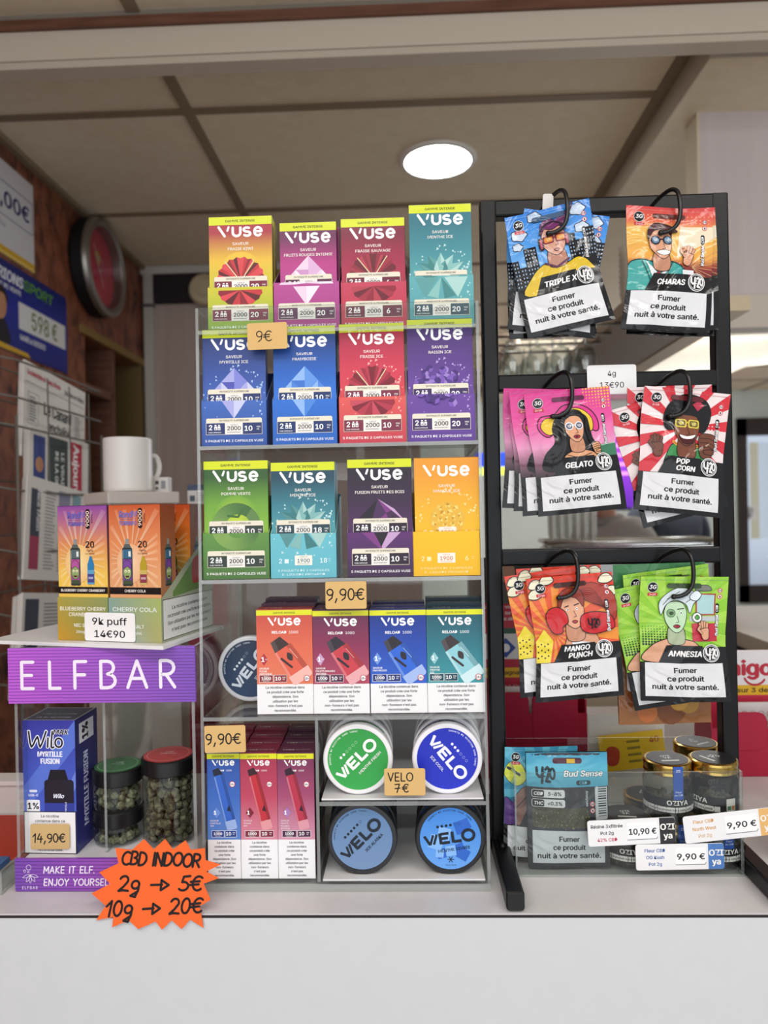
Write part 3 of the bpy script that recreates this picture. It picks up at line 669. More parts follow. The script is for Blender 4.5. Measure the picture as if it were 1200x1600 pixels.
P_ = {
 'yellow': dict(top='#a8323f', mid='#e4bb3a', low='#c9c332', tray='#cdc433', tlow='#7fb03a', glow='#ecdc50', motif='fan', c=['#c22f38', '#8c1c2a', '#d8454c', '#5d101d'], name='FRAISE KIWI', dark='#7a2338', mg='20', tint='#fff'),
 'pink': dict(top='#6b2c55', mid='#b73a86', low='#b3458f', tray='#b24a93', tlow='#a62f80', motif='diamond', c=['#c993c3', '#e6cfe4', '#d8b0d6', '#f3e3f2'], name='FRUITS ROUGES INTENSE', dark='#5a2149', mg='20', tint='#fff', cy=47),
 'crimson': dict(top='#7c1f38', mid='#a12448', low='#b0304c', tray='#c2405a', tlow='#bb2d43', motif='fan', c=['#8e2036', '#b33b4c', '#6b1428', '#a12d40'], name='FRAISE SAUVAGE', dark='#6a1c36', mg='6', tint='#fff'),
 'teal': dict(top='#2f7482', mid='#3e8b97', low='#57a3a8', tray='#5eaab0', tlow='#4f9ba4', motif='lotus', c=['#86bdb9', '#5a9c9c', '#a9d2cd', '#3f8484'], ice='#b5dcdc', name='MENTHE ICE', dark='#2c4d5b', mg='20', tint='#fff'),
 'indigo': dict(top='#2c3f7c', mid='#33509e', low='#3f63b5', tray='#3f68ba', tlow='#2c4f9c', motif='diamond', c=['#4f56b4', '#a5a9e2', '#7f86d6', '#c6cbee'], ice='#a9c4f0', name='MYRTILLE ICE', dark='#26356a', mg='10', tint='#fff', cy=49),
 'blue': dict(top='#1f3f86', mid='#2360bd', low='#2d74d6', tray='#2a6fd0', tlow='#235fb8', motif='diamond', c=['#3c74cd', '#8db6ee', '#5f95e2', '#4a86da'], name='FRAMBOISE', dark='#1d356b', mg='10', tint='#fff', cy=49),
 'red': dict(top='#ad2b47', mid='#cf3a52', low='#d4434f', tray='#dd5a56', tlow='#c03a4c', motif='fan', c=['#9c2338', '#c4475a', '#7c172a', '#b23348'], ice='#f3b0b0', name='FRAISE ICE', dark='#7c2a44', mg='10', tint='#fff'),
 'purple': dict(top='#4a2f72', mid='#5c3a8c', low='#6a449c', tray='#6b469e', tlow='#5c3990', motif='grapes', c=['#7b57b5', '#54358a', '#9a7fcb', '#452a76'], ice='#b8a0dc', name='RAISIN ICE', dark='#3f2a5c', mg='20', tint='#fff'),
 'green': dict(top='#345c2c', mid='#6fa53a', low='#86b53c', tray='#5f9142', tlow='#476f34', glow='#c2d83c', motif='ring', c=['#3f6a34', '#8fb86a', '#7ea452', '#2d4f28'], name='POMME VERTE', dark='#2f3c34', mg='10', tint='#fff'),
 'aqua': dict(top='#244a5c', mid='#3a7f8e', low='#4f9aa4', tray='#68bccb', tlow='#62b4c4', motif='lotus', c=['#7fb4b2', '#548f92', '#a2cac6', '#3b7a7e'], ice='#c0dfe2', name='MENTHE ICE', dark='#2c4652', mg='18', tint='#dff3f5', ink='#1f6d80', tpale=True),
 'plum': dict(top='#2b2130', mid='#3a2444', low='#4d2758', tray='#5a2b6c', tlow='#3a2144', motif='gem', c=['#1f1724', '#4a2a56', '#7c3a82', '#c39fca'], name='FUSION FRUITS DES BOIS', dark='#2a1c30', mg='10', tint='#fff'),
 'gold': dict(top='#e89a2c', mid='#edae2a', low='#efb91f', tray='#efbd17', tlow='#e9b312', motif='ball', c=['#e3b33c', '#f2d678', '#c8921f', '#f0c95a'], ice='#f3dd92', name='MANGUE ICE', dark='#b58414', mg='6', tint='#f7e7a8', ink='#d4762a', pale=True, nohead=True, cy=54),
}
ROWS = [ # key, pack x0 x1 top, tray x0 x1 top bottom (measured on the photograph), label of the pack, its row
 [('yellow', 325, 426, 340, 325, 427, 450, 513, 'yellow capsule pack with a red folded fan motif'), ('pink', 436, 524, 349, 428, 531, 442, 507, 'pink capsule pack with a pale diamond motif'),
  ('crimson', 524, 630, 343, 533, 636, 442, 503, 'dark crimson capsule pack with a wine red fan motif'), ('teal', 638, 741, 321, 640, 741, 432, 500, 'tall standing teal capsule pack with a lotus motif')],
 [('indigo', 311, 415, 516, 315, 417, 627, 690, 'dark blue capsule pack with a violet pyramid motif'), ('blue', 426, 524, 511, 426, 527, 625, 687, 'bright blue capsule pack with a pale blue pyramid motif'),
  ('red', 529, 630, 507, 530, 635, 621, 685, 'bright red capsule pack with a fan motif'), ('purple', 635, 738, 500, 637, 743, 617, 682, 'purple capsule pack with a grape cluster motif')],
 [('green', 315, 417, 721, 317, 421, 834, 898, 'green capsule pack with a twisted ring motif'), ('aqua', 421, 522, 723, 423, 526, 834, 897, 'dark teal capsule pack with a lotus motif'),
  ('plum', 540, 643, 718, 543, 647, 832, 896, 'dark plum capsule pack with a faceted gem motif'), ('gold', 647, 749, 716, 648, 753, 831, 895, 'golden yellow capsule pack with a ball motif')]]
ROWN = ['on the top tier', 'on the second tier', 'on the third tier']
for r, (row, wz) in enumerate(zip(ROWS, (W1, W2, W3))):
    for i, (key, x0, x1, yt, tx0, tx1, ty, tb, lab) in enumerate(row):
        S = P_[key]; d0 = 0.004 if r else 0.008
        ua, _ = DSP.uv(tx0, (ty + tb) / 2, d0); ub, wb = DSP.uv(tx1, tb, d0); wt = DSP.uv(tx0, ty, d0)[1]; tw = min(ub - ua, .0655); tu = (ua + ub) / 2
        pa, pt = DSP.uv(x0, yt, d0 + .004); pb, _ = DSP.uv(x1, yt, d0 + .004)
        pw = min(pb - pa, tw - .0016); pu = (pa + pb) / 2 + .0006; pu = max(min(pu, tu + (tw - pw) / 2 - .0007), tu - (tw - pw) / 2 + .0007)
        base = wz - .0005; tu = min(max(tu, uL + T3 + tw / 2 + .0004), uR - T3 - tw / 2 - .0004)
        tr = make_tray(S, tw, '%s carton tray holding the %s %s' % (dict(aqua='light aqua blue', gold='plain yellow', plum='purple', yellow='lime yellow').get(key, key), lab, ROWN[r]) , 'carton trays of the acrylic display', h=wt - base)
        tr['label'] = '%s carton tray under the %s, %s' % (dict(aqua='light aqua', gold='plain yellow', plum='violet', yellow='lime yellow').get(key, key), lab.split(' capsule')[0] + ' pack', ROWN[r])
        DSP.place(tr, tu, base, d0)
        pk = make_pack(S, pw, pt - base - .001, lab + ' ' + ROWN[r], 'capsule packs of the acrylic display'); DSP.place(pk, pu, base + .0007, d0 + .0035)
        if r == 0 or key in ('aqua', 'plum', 'red', 'blue'):
            lift = .006 if key == 'crimson' else 0
            b = make_pack(S, pw - .001, pt - base - .001 + lift, 'capsule pack half hidden right behind the %s, %s' % (lab.split(' capsule')[0] + ' pack', ROWN[r]), 'capsule packs standing second in their trays', printed=False)
            DSP.place(b, max(min(pu + .003, tu + (tw - pw) / 2), tu - .003), base + .0007, d0 + .0160 + .001)

# ------------------------------------------------------------------ flat vapour device boxes of the fourth and fifth tiers
def xf(cx, cy, ang, k=1.0): c, s = math.cos(R(ang)), math.sin(R(ang)); return lambda *P: [(cx + (x * c - y * s) * k, cy + (x * s + y * c) * k) for x, y in P]
WARN = ['La nicotine contenue dans', 'ce produit crée une forte', 'dépendance. Son', 'utilisation par les', "non-fumeurs n'est pas", 'recommandée.']
WARN2 = ['La nicotine', 'contenue dans', 'ce produit crée', 'une forte', 'dépendance. Son', 'utilisation par les', 'non-fumeurs', "n'est pas", 'recommandée.']
def small_strip(a, x, y, w, col, k=1.0):
    a.rect(x, y, x + w * .5, y + 7 * k, col); a.rect(x + w * .54, y, x + w, y + 7 * k, col)
    for q0, q1 in ((x, x + w * .5), (x + w * .54, x + w)): a.line([(q0, y), (q1, y), (q1, y + 7 * k), (q0, y + 7 * k), (q0, y)], .3, '#ffffff')
    a.text("JUSQU'À", x + w * .25, y + 5.4 * k, .9 * k, '#fff'); a.text('1000', x + w * .25, y + 2.3 * k, 2.7 * k, '#ffffff', bold=.05); a.text('BOUFFÉES', x + w * .25, y + .8 * k, .9 * k, '#ffffff')
    a.text('10', x + w * .68, y + 1.9 * k, 3.4 * k, '#ffffff', bold=.05); a.text('MG/', x + w * .9, y + 4.1 * k, 1.1 * k, '#ffffff', bold=.03); a.text('ML', x + w * .89, y + 2.3 * k, 1.1 * k, '#ffffff', bold=.03)
def age_mark(a, x, y, r): a.disc(x, y, r, '#c23a44'); a.disc(x, y, r * .82, '#f5eff0'); a.text('18+', x, y - r * .32, r * .62, '#42242a', bold=.04)
def vape_box(name, S, w, h, label, group, slim, printed=True, dep=.021):
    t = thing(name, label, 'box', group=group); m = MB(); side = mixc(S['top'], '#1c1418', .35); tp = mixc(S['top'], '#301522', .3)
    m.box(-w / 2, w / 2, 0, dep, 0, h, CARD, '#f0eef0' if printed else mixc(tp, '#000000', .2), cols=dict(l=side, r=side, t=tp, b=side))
    W_, H = w * 1000, h * 1000; wy = H * (.285 if not slim else .31)
    if printed:
        a = Art(m, front_of(-w / 2, 0, 0), CARD); cx = W_ / 2
        a.rect(0, 0, W_, wy, '#efeef0')
        st = .9 if not slim else .95
        rows = WARN if not slim else WARN2; step = wy / (len(rows) + .5)
        for i, q in enumerate(rows): a.text(q, cx, wy - (i + .95) * step, step * .52, '#17151a', bold=.035, sx=.98)
        a.vgrad(0, W_, [(wy, S['low']), (wy + (H - wy) * .5, S['mid']), (H, S['top'])])
        a.rect(0, H - 5.6, W_, H - .5, '#dde01f'); a.text('GAMME INTENSE', cx, H - 4, 1.7, '#4a4a1c', bold=.02, sx=1.1)
        if not slim:
            vuse_logo(a, cx, H - 15.6, 32, '#ffffff'); a.text('RELOAD', cx - 5, H - 23.3, 2.5, '#ffffff', bold=.045, sx=1.1); a.text('1000', cx + 9, H - 23.3, 2.5, '#ffffff', sx=1.05)
            q = xf(cx + 5, wy + 25, 33)
            a.poly(q((-7.5, 23), (3.5, 23), (7.5, 11), (-9.5, 11)), S['dk']); a.poly(q((-7.5, 23), (-3, 23), (-5, 11), (-9.5, 11)), mixc(S['dk'], '#ffffff', .12))
            a.poly(q(*([(-10, 12), (9, 12)] + arc(8, -22, 3, 3, 0, -90, 4) + arc(-8, -22, 3, 3, -90, -180, 4))), S['dev'], None)
            a.poly(q((4, 12), (9, 12), (11, -22), (6, -22)), mixc(S['dev'], '#000000', .18)); a.poly(q((-10, 12), (-7.5, 12), (-8.5, -20), (-11, -20)), mixc(S['dev'], '#ffffff', .25))
            a.poly(q(*([(-11.2, -15), (11.2, -15)] + arc(8, -22, 3, 3, 0, -90, 4) + arc(-8, -22, 3, 3, -90, -180, 4))), mixc(S['dev'], '#ffffff', .55))
            a.poly(q(*smooth_line([(1, 6), (4, 2), (1, -3), (-2, 1)], True, 5)), S['dk']); a.line(q((-7, 4), (-3, -8)), 2.2, S['dk']); a.line(q((5, 8), (6.5, -4)), .8, mixc(S['dev'], '#ffffff', .4))
            a.poly([(3, wy + 24), (7, wy + 30), (11, wy + 24), (7, wy + 18)], S['ic']); a.text('1', 6, wy + 22, 4.4, '#ffffff', bold=.06); a.text(S.get('sub', 'NIC'), 9.6, wy + 23.6, 1.1, '#ffffff')
            a.lines(['SAVEUR'] + S['name'], 2.6, wy + 14.4, 1.7, 2.6, '#ffffff', al='l', bold=.02)
            small_strip(a, 2.2, wy + 2, 27, S['dark']); age_mark(a, W_ - 6, wy + 5.5, 3.2)
        else:
            vuse_logo(a, cx, H - 12.2, 22, '#ffffff'); a.text('RELOAD', cx - 3.4, H - 17.6, 1.6, '#ffffff', bold=.045); a.text('1000', cx + 5.4, H - 17.6, 1.6, '#ffffff')
            q = xf(cx + 1.5, wy + 38, 14)
            a.poly(q((-5, 31), (1.5, 32), (4.5, 24), (-5, 24)), S['dk']); a.poly(q(*([(-5, 25), (4.6, 25)] + arc(3, -27, 2, 2, 0, -90, 4) + arc(-3.4, -27, 2, 2, -90, -180, 4))), S['dev'])
            a.poly(q((1.5, 25), (4.6, 25), (5, -26), (2.2, -26)), mixc(S['dev'], '#000000', .2)); a.poly(q((-5, 24), (-3.6, 24), (-4, -26), (-5.4, -26)), mixc(S['dev'], '#ffffff', .3))
            a.poly(q(*([(-5.4, -20), (5, -20)] + arc(3, -27, 2, 2, 0, -90, 4) + arc(-3.4, -27, 2, 2, -90, -180, 4))), mixc(S['dev'], '#ffffff', .5)); a.poly(q((-1, -10), (3, -12), (2.4, -5)), S['dk'])
            age_mark(a, W_ - 7.5, H - 30, 2.9)
            a.poly([(5, wy + 26), (9, wy + 31), (13, wy + 26), (9, wy + 21)], S['ic']); a.text('1', 7.6, wy + 24.3, 3.6, '#ffffff', bold=.06); a.lines(['SAVEUR'] + S['name'], 2.8, wy + 17.6, 1.5, 2.5, '#f0e4ea', al='l', bold=.02)
            small_strip(a, 4, wy + 2.4, W_ - 8, S['dark'], .92)
    m.build('carton', t)
    m = MB(); m.box(-w / 2 + .0002, w / 2 - .0002, .0002, dep - .0002, h + .0001, h + .0007, CARD, tp); a = Art(m, top_of(-w / 2, 0, h + .0007), CARD)
    vuse_logo(a, W_ * .28, 7, W_ * .32, '#e9dfe2'); a.text('RELOAD 1000', W_ * .68, 8, 1.6, '#e9dfe2'); m.build('top_flap', t); return t
V_ = {
 'orange': dict(top='#c14a40', mid='#dd6a4c', low='#e07a5c', dev='#dd5f48', dk='#3c2c2a', ic='#b02f3a', name=['FLEUR', 'PASTEQUE'], dark='#8c3038'),
 'wine': dict(top='#5c2b4c', mid='#8a2f55', low='#b04a63', dev='#c73f4a', dk='#2e2430', ic='#c59ac5', name=['FRUITS ROUGES', 'INTENSE'], dark='#4c1f42'),
 'cobalt': dict(top='#1c3282', mid='#2449ad', low='#2f62cc', dev='#2f66d4', dk='#26242c', ic='#6f9ae0', name=['FRAMBOISE'], dark='#1c3074'),
 'sea': dict(top='#1f5060', mid='#2b7684', low='#3a98a0', dev='#8ecbd6', dk='#3a3032', ic='#8cc6cc', name=['MENTHE', 'ICE'], dark='#1d4656'),
}
for i, (key, x0, x1, yt, lab) in enumerate((('orange', 401, 489, 953, 'orange red'), ('wine', 489, 577, 954, 'wine purple'), ('cobalt', 578, 667, 953, 'cobalt blue'), ('sea', 667, 757, 952, 'dark sea green'))):
    d0 = .006; base = W4 - .0003; ua, wt = DSP.uv(x0, yt, d0); ub, _ = DSP.uv(x1, 1110, d0); ua = (ua + DSP.uv(x0, 1110, d0)[0]) / 2; ub = (ub + DSP.uv(x1, yt, d0)[0]) / 2
    b = vape_box('vape_box', V_[key], ub - ua - .0004, wt - base, lab + ' vape box with white nicotine warning, front of fourth tier', 'front vape boxes on the fourth tier', False); DSP.place(b, (ua + ub) / 2, base, d0)
    for k, lift in ((1, 0.0005 if i in (1, 2) else .003), (2, .006 if i in (0, 3) else .002)):
        c = vape_box('vape_box', V_[key if i else 'wine'], ub - ua - .0012, wt - base + lift, '%s box %s in line behind the %s vape box, top showing' % ('dark', 'second' if k == 1 else 'third', lab), 'spare vape boxes on the fourth tier', False, printed=False); DSP.place(c, (ua + ub) / 2 + .0004, base, d0 + .0216 * k)
V2 = {
 'blue': dict(top='#2c4c9c', mid='#3a66bb', low='#5b86cc', dev='#3263c4', dk='#1c2236', ic='#6c8fd6', name=['MYRTILLE', 'ICE'], dark='#20408c'),
 'red': dict(top='#a02f4c', mid='#bb4560', low='#d4869a', dev='#c02f3c', dk='#3a1a24', ic='#7c1f34', name=['FRAISE', 'ICE'], dark='#7c1f3c'),
 'mauve': dict(top='#6f2c50', mid='#a34a70', low='#d292aa', dev='#b8324c', dk='#34162c', ic='#a97ab4', name=['FRUITS', 'ROUGES', 'INTENSE'], dark='#4c1f44'),
}
for i, (key, x0, x1, lab) in enumerate((('blue', 316, 376, 'slim blue'), ('red', 376, 434, 'slim red'), ('mauve', 434, 492, 'slim mauve'))):
    d0 = .006; base = .0034; ua, wt = DSP.uv(x0, 1177, d0); ua = (ua + DSP.uv(x0, 1380, d0)[0]) / 2; ub = (DSP.uv(x1, 1177, d0)[0] + DSP.uv(x1, 1380, d0)[0]) / 2
    if i == 0: ua = max(ua, uL + T3 + .0006)
    if i == 2: ub = min(ub, uD - .0006)
    b = vape_box('vape_box', V2[key], ub - ua - .0004, wt - base, lab + ' vape box at the front of the bottom tier', 'front slim vape boxes on the bottom tier', True); DSP.place(b, (ua + ub) / 2, base, d0)
    for k in (1, 2, 3):
        c = vape_box('vape_box', V2[('red', 'red', 'mauve')[i]], ub - ua - .0012, wt - base + (.0005, .001, .0015)[k - 1] * k, '%s box behind the %s vape box, %s from the front' % (('dark red', 'crimson', 'dark plum')[i], lab, ('second', 'third', 'fourth')[k - 1]), 'spare slim vape boxes on the bottom tier', True, printed=False); DSP.place(c, (ua + ub) / 2, base, d0 + .0216 * k)

# ------------------------------------------------------------------ round tins of nicotine pouches
def velo(a, x, y, h, col, rot):
    g = xf(x, y, rot, h); q = lambda *P: g(*[(p[0] * 1.46, p[1]) for p in P]); t = h * .25; o = -1.6
    a.line(q((o, .93), (o + .3, .07)), t, col, caps=False); a.line(q((o + .3, .07), (o + .56, .93)), t * .85, col, caps=False); a.line(q((o + .53, .07), (o + .79, .93)), t * .85, col, caps=False)
    e = o + .98
    a.line(q((e, 0), (e, 1)), t * 1.1, col, caps=False); a.line(q((e + .04, .91), (e + .56, .91)), t, col, caps=False); a.line(q((e + .04, .5), (e + .48, .5)), t, col, caps=False); a.line(q((e + .04, .09), (e + .56, .09)), t, col, caps=False)
    l = e + .78; a.line(q((l, 1), (l, .0)), t * 1.1, col, caps=False); a.line(q((l + .04, .09), (l + .52, .09)), t, col, caps=False)
    a.line(q(*arc(l + .98, .5, .36, .47, 0, 360, 24)), t * 1.05, col, caps=False)
def tin(S, label, group, printed=True):
    t = thing('round_tin', label, 'tin', group=group); m = MB(); r = .0342
    m.lathe([(r * .93, -.0205), (r * .965, -.019), (r * .965, -.0085)], PLAST, S['body'], seg=48, axis='y')
    a = Art(m, lambda u, v, h: ((r * .965 + h) * math.sin(u / r), .0138 + v, (r * .965 + h) * math.cos(u / r)), PLAST, maxlen=4)
    a.rect(-34, -4.4, 30, 4.2, S['lab'])
    for k in range(-2, 3): a.text('VELO', k * 12.5, -2.2, 2.6, S['ltx'], bold=.04); a.text('SACHETS DE NICOTINE', k * 12.5, 2.2, .9, S['ltx'])
    m.build('body', t)
    m = MB(); m.lathe([(r, -.0082), (r, -.0022), (r * .985, -.0006), (r * .95, 0), (r * .875, 0), (r * .86, -.0007)], PLAST, S['rim'], seg=56, axis='y', cap0=False, cap1=False)
    a = Art(m, lambda u, v, h: (u, .0007 - h, v), CARD, base=0); R1 = 29.6
    L = a.layer([(-R1, -R1), (R1, R1)]); a.poly(arc(0, 0, R1, R1, 0, 360, 56)[:-1], S['face'][0], [mixc(S['face'][1], S['face'][0], .5 + .5 * math.sin(R(360 * i / 56))) for i in range(56)], L)
    if printed:
        if S.get('flakes'):
            rn = random.Random(4)
            for k in range(9):
                x, y, z, o = rn.uniform(-16, 16), rn.uniform(-18, 18), rn.uniform(3, 7), rn.uniform(0, 90); a.poly(xf(x, y, o)((-z, -z), (z, -z), (z, z), (-z, z)), S['flakes'][k % 2])
        rot = S['rot']; ink = S['ink']; q = xf(0, 0, rot)
        velo(a, *q((0, -4.2))[0], S.get('vh', 10.6), ink, rot)
        a.text(S['name'], *q((S.get('nx', 2), -11.8))[0], 2.6, ink, bold=.03, rot=rot, sx=1.08)
        for k in range(6):
            c = q((-10.5 + k * 4.2 + S.get('dx', 0), 12.8))[0]
            if k < S['dots']: a.disc(c[0], c[1], 1.35, ink, n=12)
            else: a.ring(c[0], c[1], 1.2, .3, mixc(ink, S['face'][0], .35), n=12)
        s_ = 'SACHETS DE NICOTINE SANS TABAC'
        for k, ch in enumerate(s_):
            if ch != ' ':
                t_ = S['a0'] - k * 3.4; a.text(ch, 26.4 * math.cos(R(t_)), 26.4 * math.sin(R(t_)), 1.6, ink, rot=t_ - 90, bold=.02)
        if S.get('flakes'):
            for k in range(3): a.line(xf(0, -20, 60 * k)((-3, 0), (3, 0)), .7, ink)
            a.text('FRAICHEUR', 0, -26, 1.3, ink)
    m.build('lid', t); return t
TIN = {
 'green': dict(rim='#eceaec', face=('#2f9a44', '#37a64e'), ink='#f4f6f2', rot=45, name='MENTHE FRESH', dots=2, a0=190, body='#dfe2df', lab='#3c8a4c', ltx='#e8f0e6', dx=0, nx=6),
 'blue': dict(rim='#eceaf0', face=('#1d2bb4', '#2433c2'), ink='#eef0ff', rot=-50, name='ICE COOL', dots=3, a0=85, body='#d7d9e2', lab='#2a3a72', ltx='#dfe4f5', nx=-3, dx=3),
 'slate': dict(rim='#26282d', face=('#5f81ab', '#7592ba'), ink='#1d2430', rot=45, name='ICE ALASKA', dots=5, a0=180, body='#23252b', lab='#52729c', ltx='#1d2430', nx=6),
 'sky': dict(rim='#1f2126', face=('#3f86dd', '#6aa6ee'), ink='#16202e', rot=8, name='MENTHE GIVRÉE', dots=4, a0=140, body='#1f2126', lab='#3a6fb4', ltx='#16202e', flakes=('#2f66c8', '#86b8f2'), vh=10.6),
 'navy': dict(rim='#d9dade', face=('#20344f', '#2c4568'), ink='#dfe7f2', rot=52, name='ICE ALASKA', dots=4, a0=190, body='#33363d', lab='#2a3f5e', ltx='#dfe7f2', nx=6),
}
for key, px, py, base, lab, n in (('green', 559, 1184, W5 + .0011, 'green', 6), ('blue', 699, 1186, W5 + .0011, 'royal blue', 6), ('slate', 566, 1322, .0046, 'slate blue dark rimmed', 6), ('sky', 704, 1322, .0046, 'sky blue ice patterned', 6)):
    d0 = .010; u, w = DSP.uv(px, py, d0)
    for k in range(n):
        lab_ = lab + ' round tin facing front on the %s tin shelf' % ('upper' if base > .05 else 'lower') if k == 0 else '%s tin of the roll behind the %s round tin' % (('second', 'third', 'fourth', 'fifth', 'last')[k - 1], lab)
        t = tin(TIN[key], lab_, 'round tins facing front' if k == 0 else 'rolls of round tins behind the front ones', printed=(k == 0)); t.location = (0, 0, 0)
        DSP.place(t, u + .0012 * k * (1 if px > 630 else -.4) , base + .0344 + (.0016 * k if k else 0), d0 + .0222 * k)
u, w = DSP.uv(391, 1047, .055)
t = tin(TIN['navy'], 'navy round tin with silver rim lying left of the orange red vape box', 'round tins facing front'); DSP.place(t, u, W4 + .0342, .055)
# ================================================================== the black rack with hanging foil pouches
RK = Frame((0, 0.742, COUNTER + .0004), lean=R(0.2))
rL = RK.uv(752, 420)[0]; rR = RK.uv(1141, 420)[0]; rT = RK.uv(950, 306)[1]
K = thing('pouch_rack', 'black square tube metal rack with three crossbars at the right of the counter', 'display rack', RK.o)
K.rotation_euler = RK.M.to_euler(); TB = 0.0165
def sq(name, x0, x1, y0, y1, z0, z1, ax, parent=K): m = MB(); m.rbox(x0, x1, y0, y1, z0, z1, .0022, BLACKM, '#0b0b0d', seg=2, axis=ax); return m.build(name, parent)
sq('post', rL, rL + TB, 0, TB, .0005, rT, 'z'); sq('post', rR - TB, rR, 0, TB, .0005, rT, 'z')
BAR = []
for y0 in (306, 581, 856):
    z = RK.uv(950, y0)[1]; BAR.append(z); sq('crossbar', rL + TB - .001, rR - TB + .001, 0.0, TB, z - TB - .001, z, 'x')
BARM = [b - TB / 2 for b in BAR]
for x in (rL, rR - TB):
    m = MB(); m.rbox(x, x + TB, -.103, .12, .0006, TB + .0006, .002, BLACKM, '#0b0b0d', seg=2, axis='y'); f_ = m.build('foot', K)
    m = MB(); m.rbox(x + .0008, x + TB - .0008, -.1045, -.1032, .0012, TB, .0015, PLAST, '#101012', seg=2, axis='y'); m.build('end_cap', f_)
    m = MB(); m.tube([(x + TB * .5, .004, TB + .001), (x + TB * .5, -.012, TB + .0025), (x + TB * .5, -.02, TB + .001)], .003, BLACKM, '#0d0d0f'); m.build('foot_bolt', K)
HOOKP = [(-.02, .002, -.004), (-.014, -.008, .008), (-.007, -.02, .016), (0, -.032, .019), (.004, -.040, .014), (.0055, -.043, .002), (.005, -.043, -.012), (.001, -.043, -.021), (-.006, -.042, -.0255), (-.013, -.041, -.0265)]
def hook(px, py_bar):
    u, w = RK.uv(px, py_bar, -.03); w -= .004; m = MB(); m.tube(smooth_line([(u + x, y, w + z) for x, y, z in HOOKP], False, 4), .0021, PLAST, '#0e0e10', seg=10)
    m.ball((u - .013, -.041, w - .0265), .0027, PLAST, '#0e0e10'); return m.build('hook', K)
for px, py in ((873, 323), (1046, 322), (880, 605), (1061, 604), (889, 884), (1066, 882)): hook(px, py)

# ------------------------------------------------------------------ the foil pouches
BW, BH, BU = 88.0, 127.0, 0.00096
def bagsurf(kind=0, rs=1):
    r = random.Random(rs); ph = [r.uniform(0, 6) for _ in range(6)]; sg = -1 if r.random() < .5 else 1
    def f(u, v, h, back=False):
        x = u / (BW * BU) - .5; y = v / (BH * BU)
        wf = 1 - .035 * math.exp(-((y - .47) / .16) ** 2) + .03 * max(0, .25 - y) / .25
        pr = max(0.0, math.cos(math.pi * x)) ** 1.15; sm = lambda e0, e1, q: (lambda t: t * t * (3 - 2 * t))(min(1, max(0, (q - e0) / (e1 - e0))))
        vert = (1 - sm(.5, .88, y)) * (.3 + .7 * math.sin(math.pi * min(1, max(.0, y * .95 + .1)))) 
        top = 1 - sm(.8, .97, y)
        d = .0058 * pr * vert + (.0007 * math.sin(9 * x + 7 * y + ph[0]) + .0005 * math.sin(15 * y - 8 * x + ph[1]) + .0003 * math.sin(19 * x * sg + 13 * y + ph[2])) * pr * top
        sag = .0016 * math.sin(5 * x + ph[3])
        d += .0013 * math.exp(-((x * 1.2 + (y - .35) * sg * .8 + .05) / .06) ** 2) * sm(-.02, .2, y) * (1 - sm(.28, .46, y))   # a pressed crease
        if back: return (x * BW * BU * wf + .002 * math.sin(4 * y + ph[4]), .4 * d + .0009 + sag, v)
        return (x * BW * BU * wf + .002 * math.sin(4 * y + ph[4]), -d - h + sag, v)
    return f
def flat_back(f, u, v): return f(u, v, 0, True)
def sign18(a, x, y, r=2.5):
    for k, yy in enumerate((y, y - 6.2)):
        a.disc(x, yy, r, '#c8434c', n=14); a.disc(x, yy, r * .74, '#efdfe0', n=14); a.text('18', x, yy - .9, 1.9, '#3a2024', bold=.05) if k == 0 else a.blob([(x - .4, yy + 1.2), (x + .8, yy + .3), (x + .3, yy - 1.4), (x - .6, yy - .4)], '#3a2024', None)
def logo420(a, x, y, r, fg='#e9e9ea', bg='#121212', ring=True):
    if ring: a.disc(x, y, r, fg); a.disc(x, y, r * .9, bg); a.ring(x, y, r * .8, r * .05, fg)
    t = r * .2
    a.line([(x - r * .62, y + r * .5), (x - r * .6, y - r * .02), (x - r * .42, y - r * .2), (x - r * .22, y - r * .08), (x - r * .16, y + r * .5)], t, fg); a.line([(x - r * .17, y + r * .2), (x - r * .24, y - r * .62)], t, fg)
    a.disc(x - r * .02, y + r * .14, r * .07, fg, n=8); a.disc(x - r * .03, y - r * .14, r * .07, fg, n=8)
    a.line([(x + r * .04, y + r * .36), (x + r * .2, y + r * .52), (x + r * .34, y + r * .34), (x + r * .08, y - r * .5), (x + r * .34, y - r * .52)], t, fg)
    a.line(arc(x + r * .55, y + r * .05, r * .17, r * .38, 0, 360, 14), t * .8, fg)
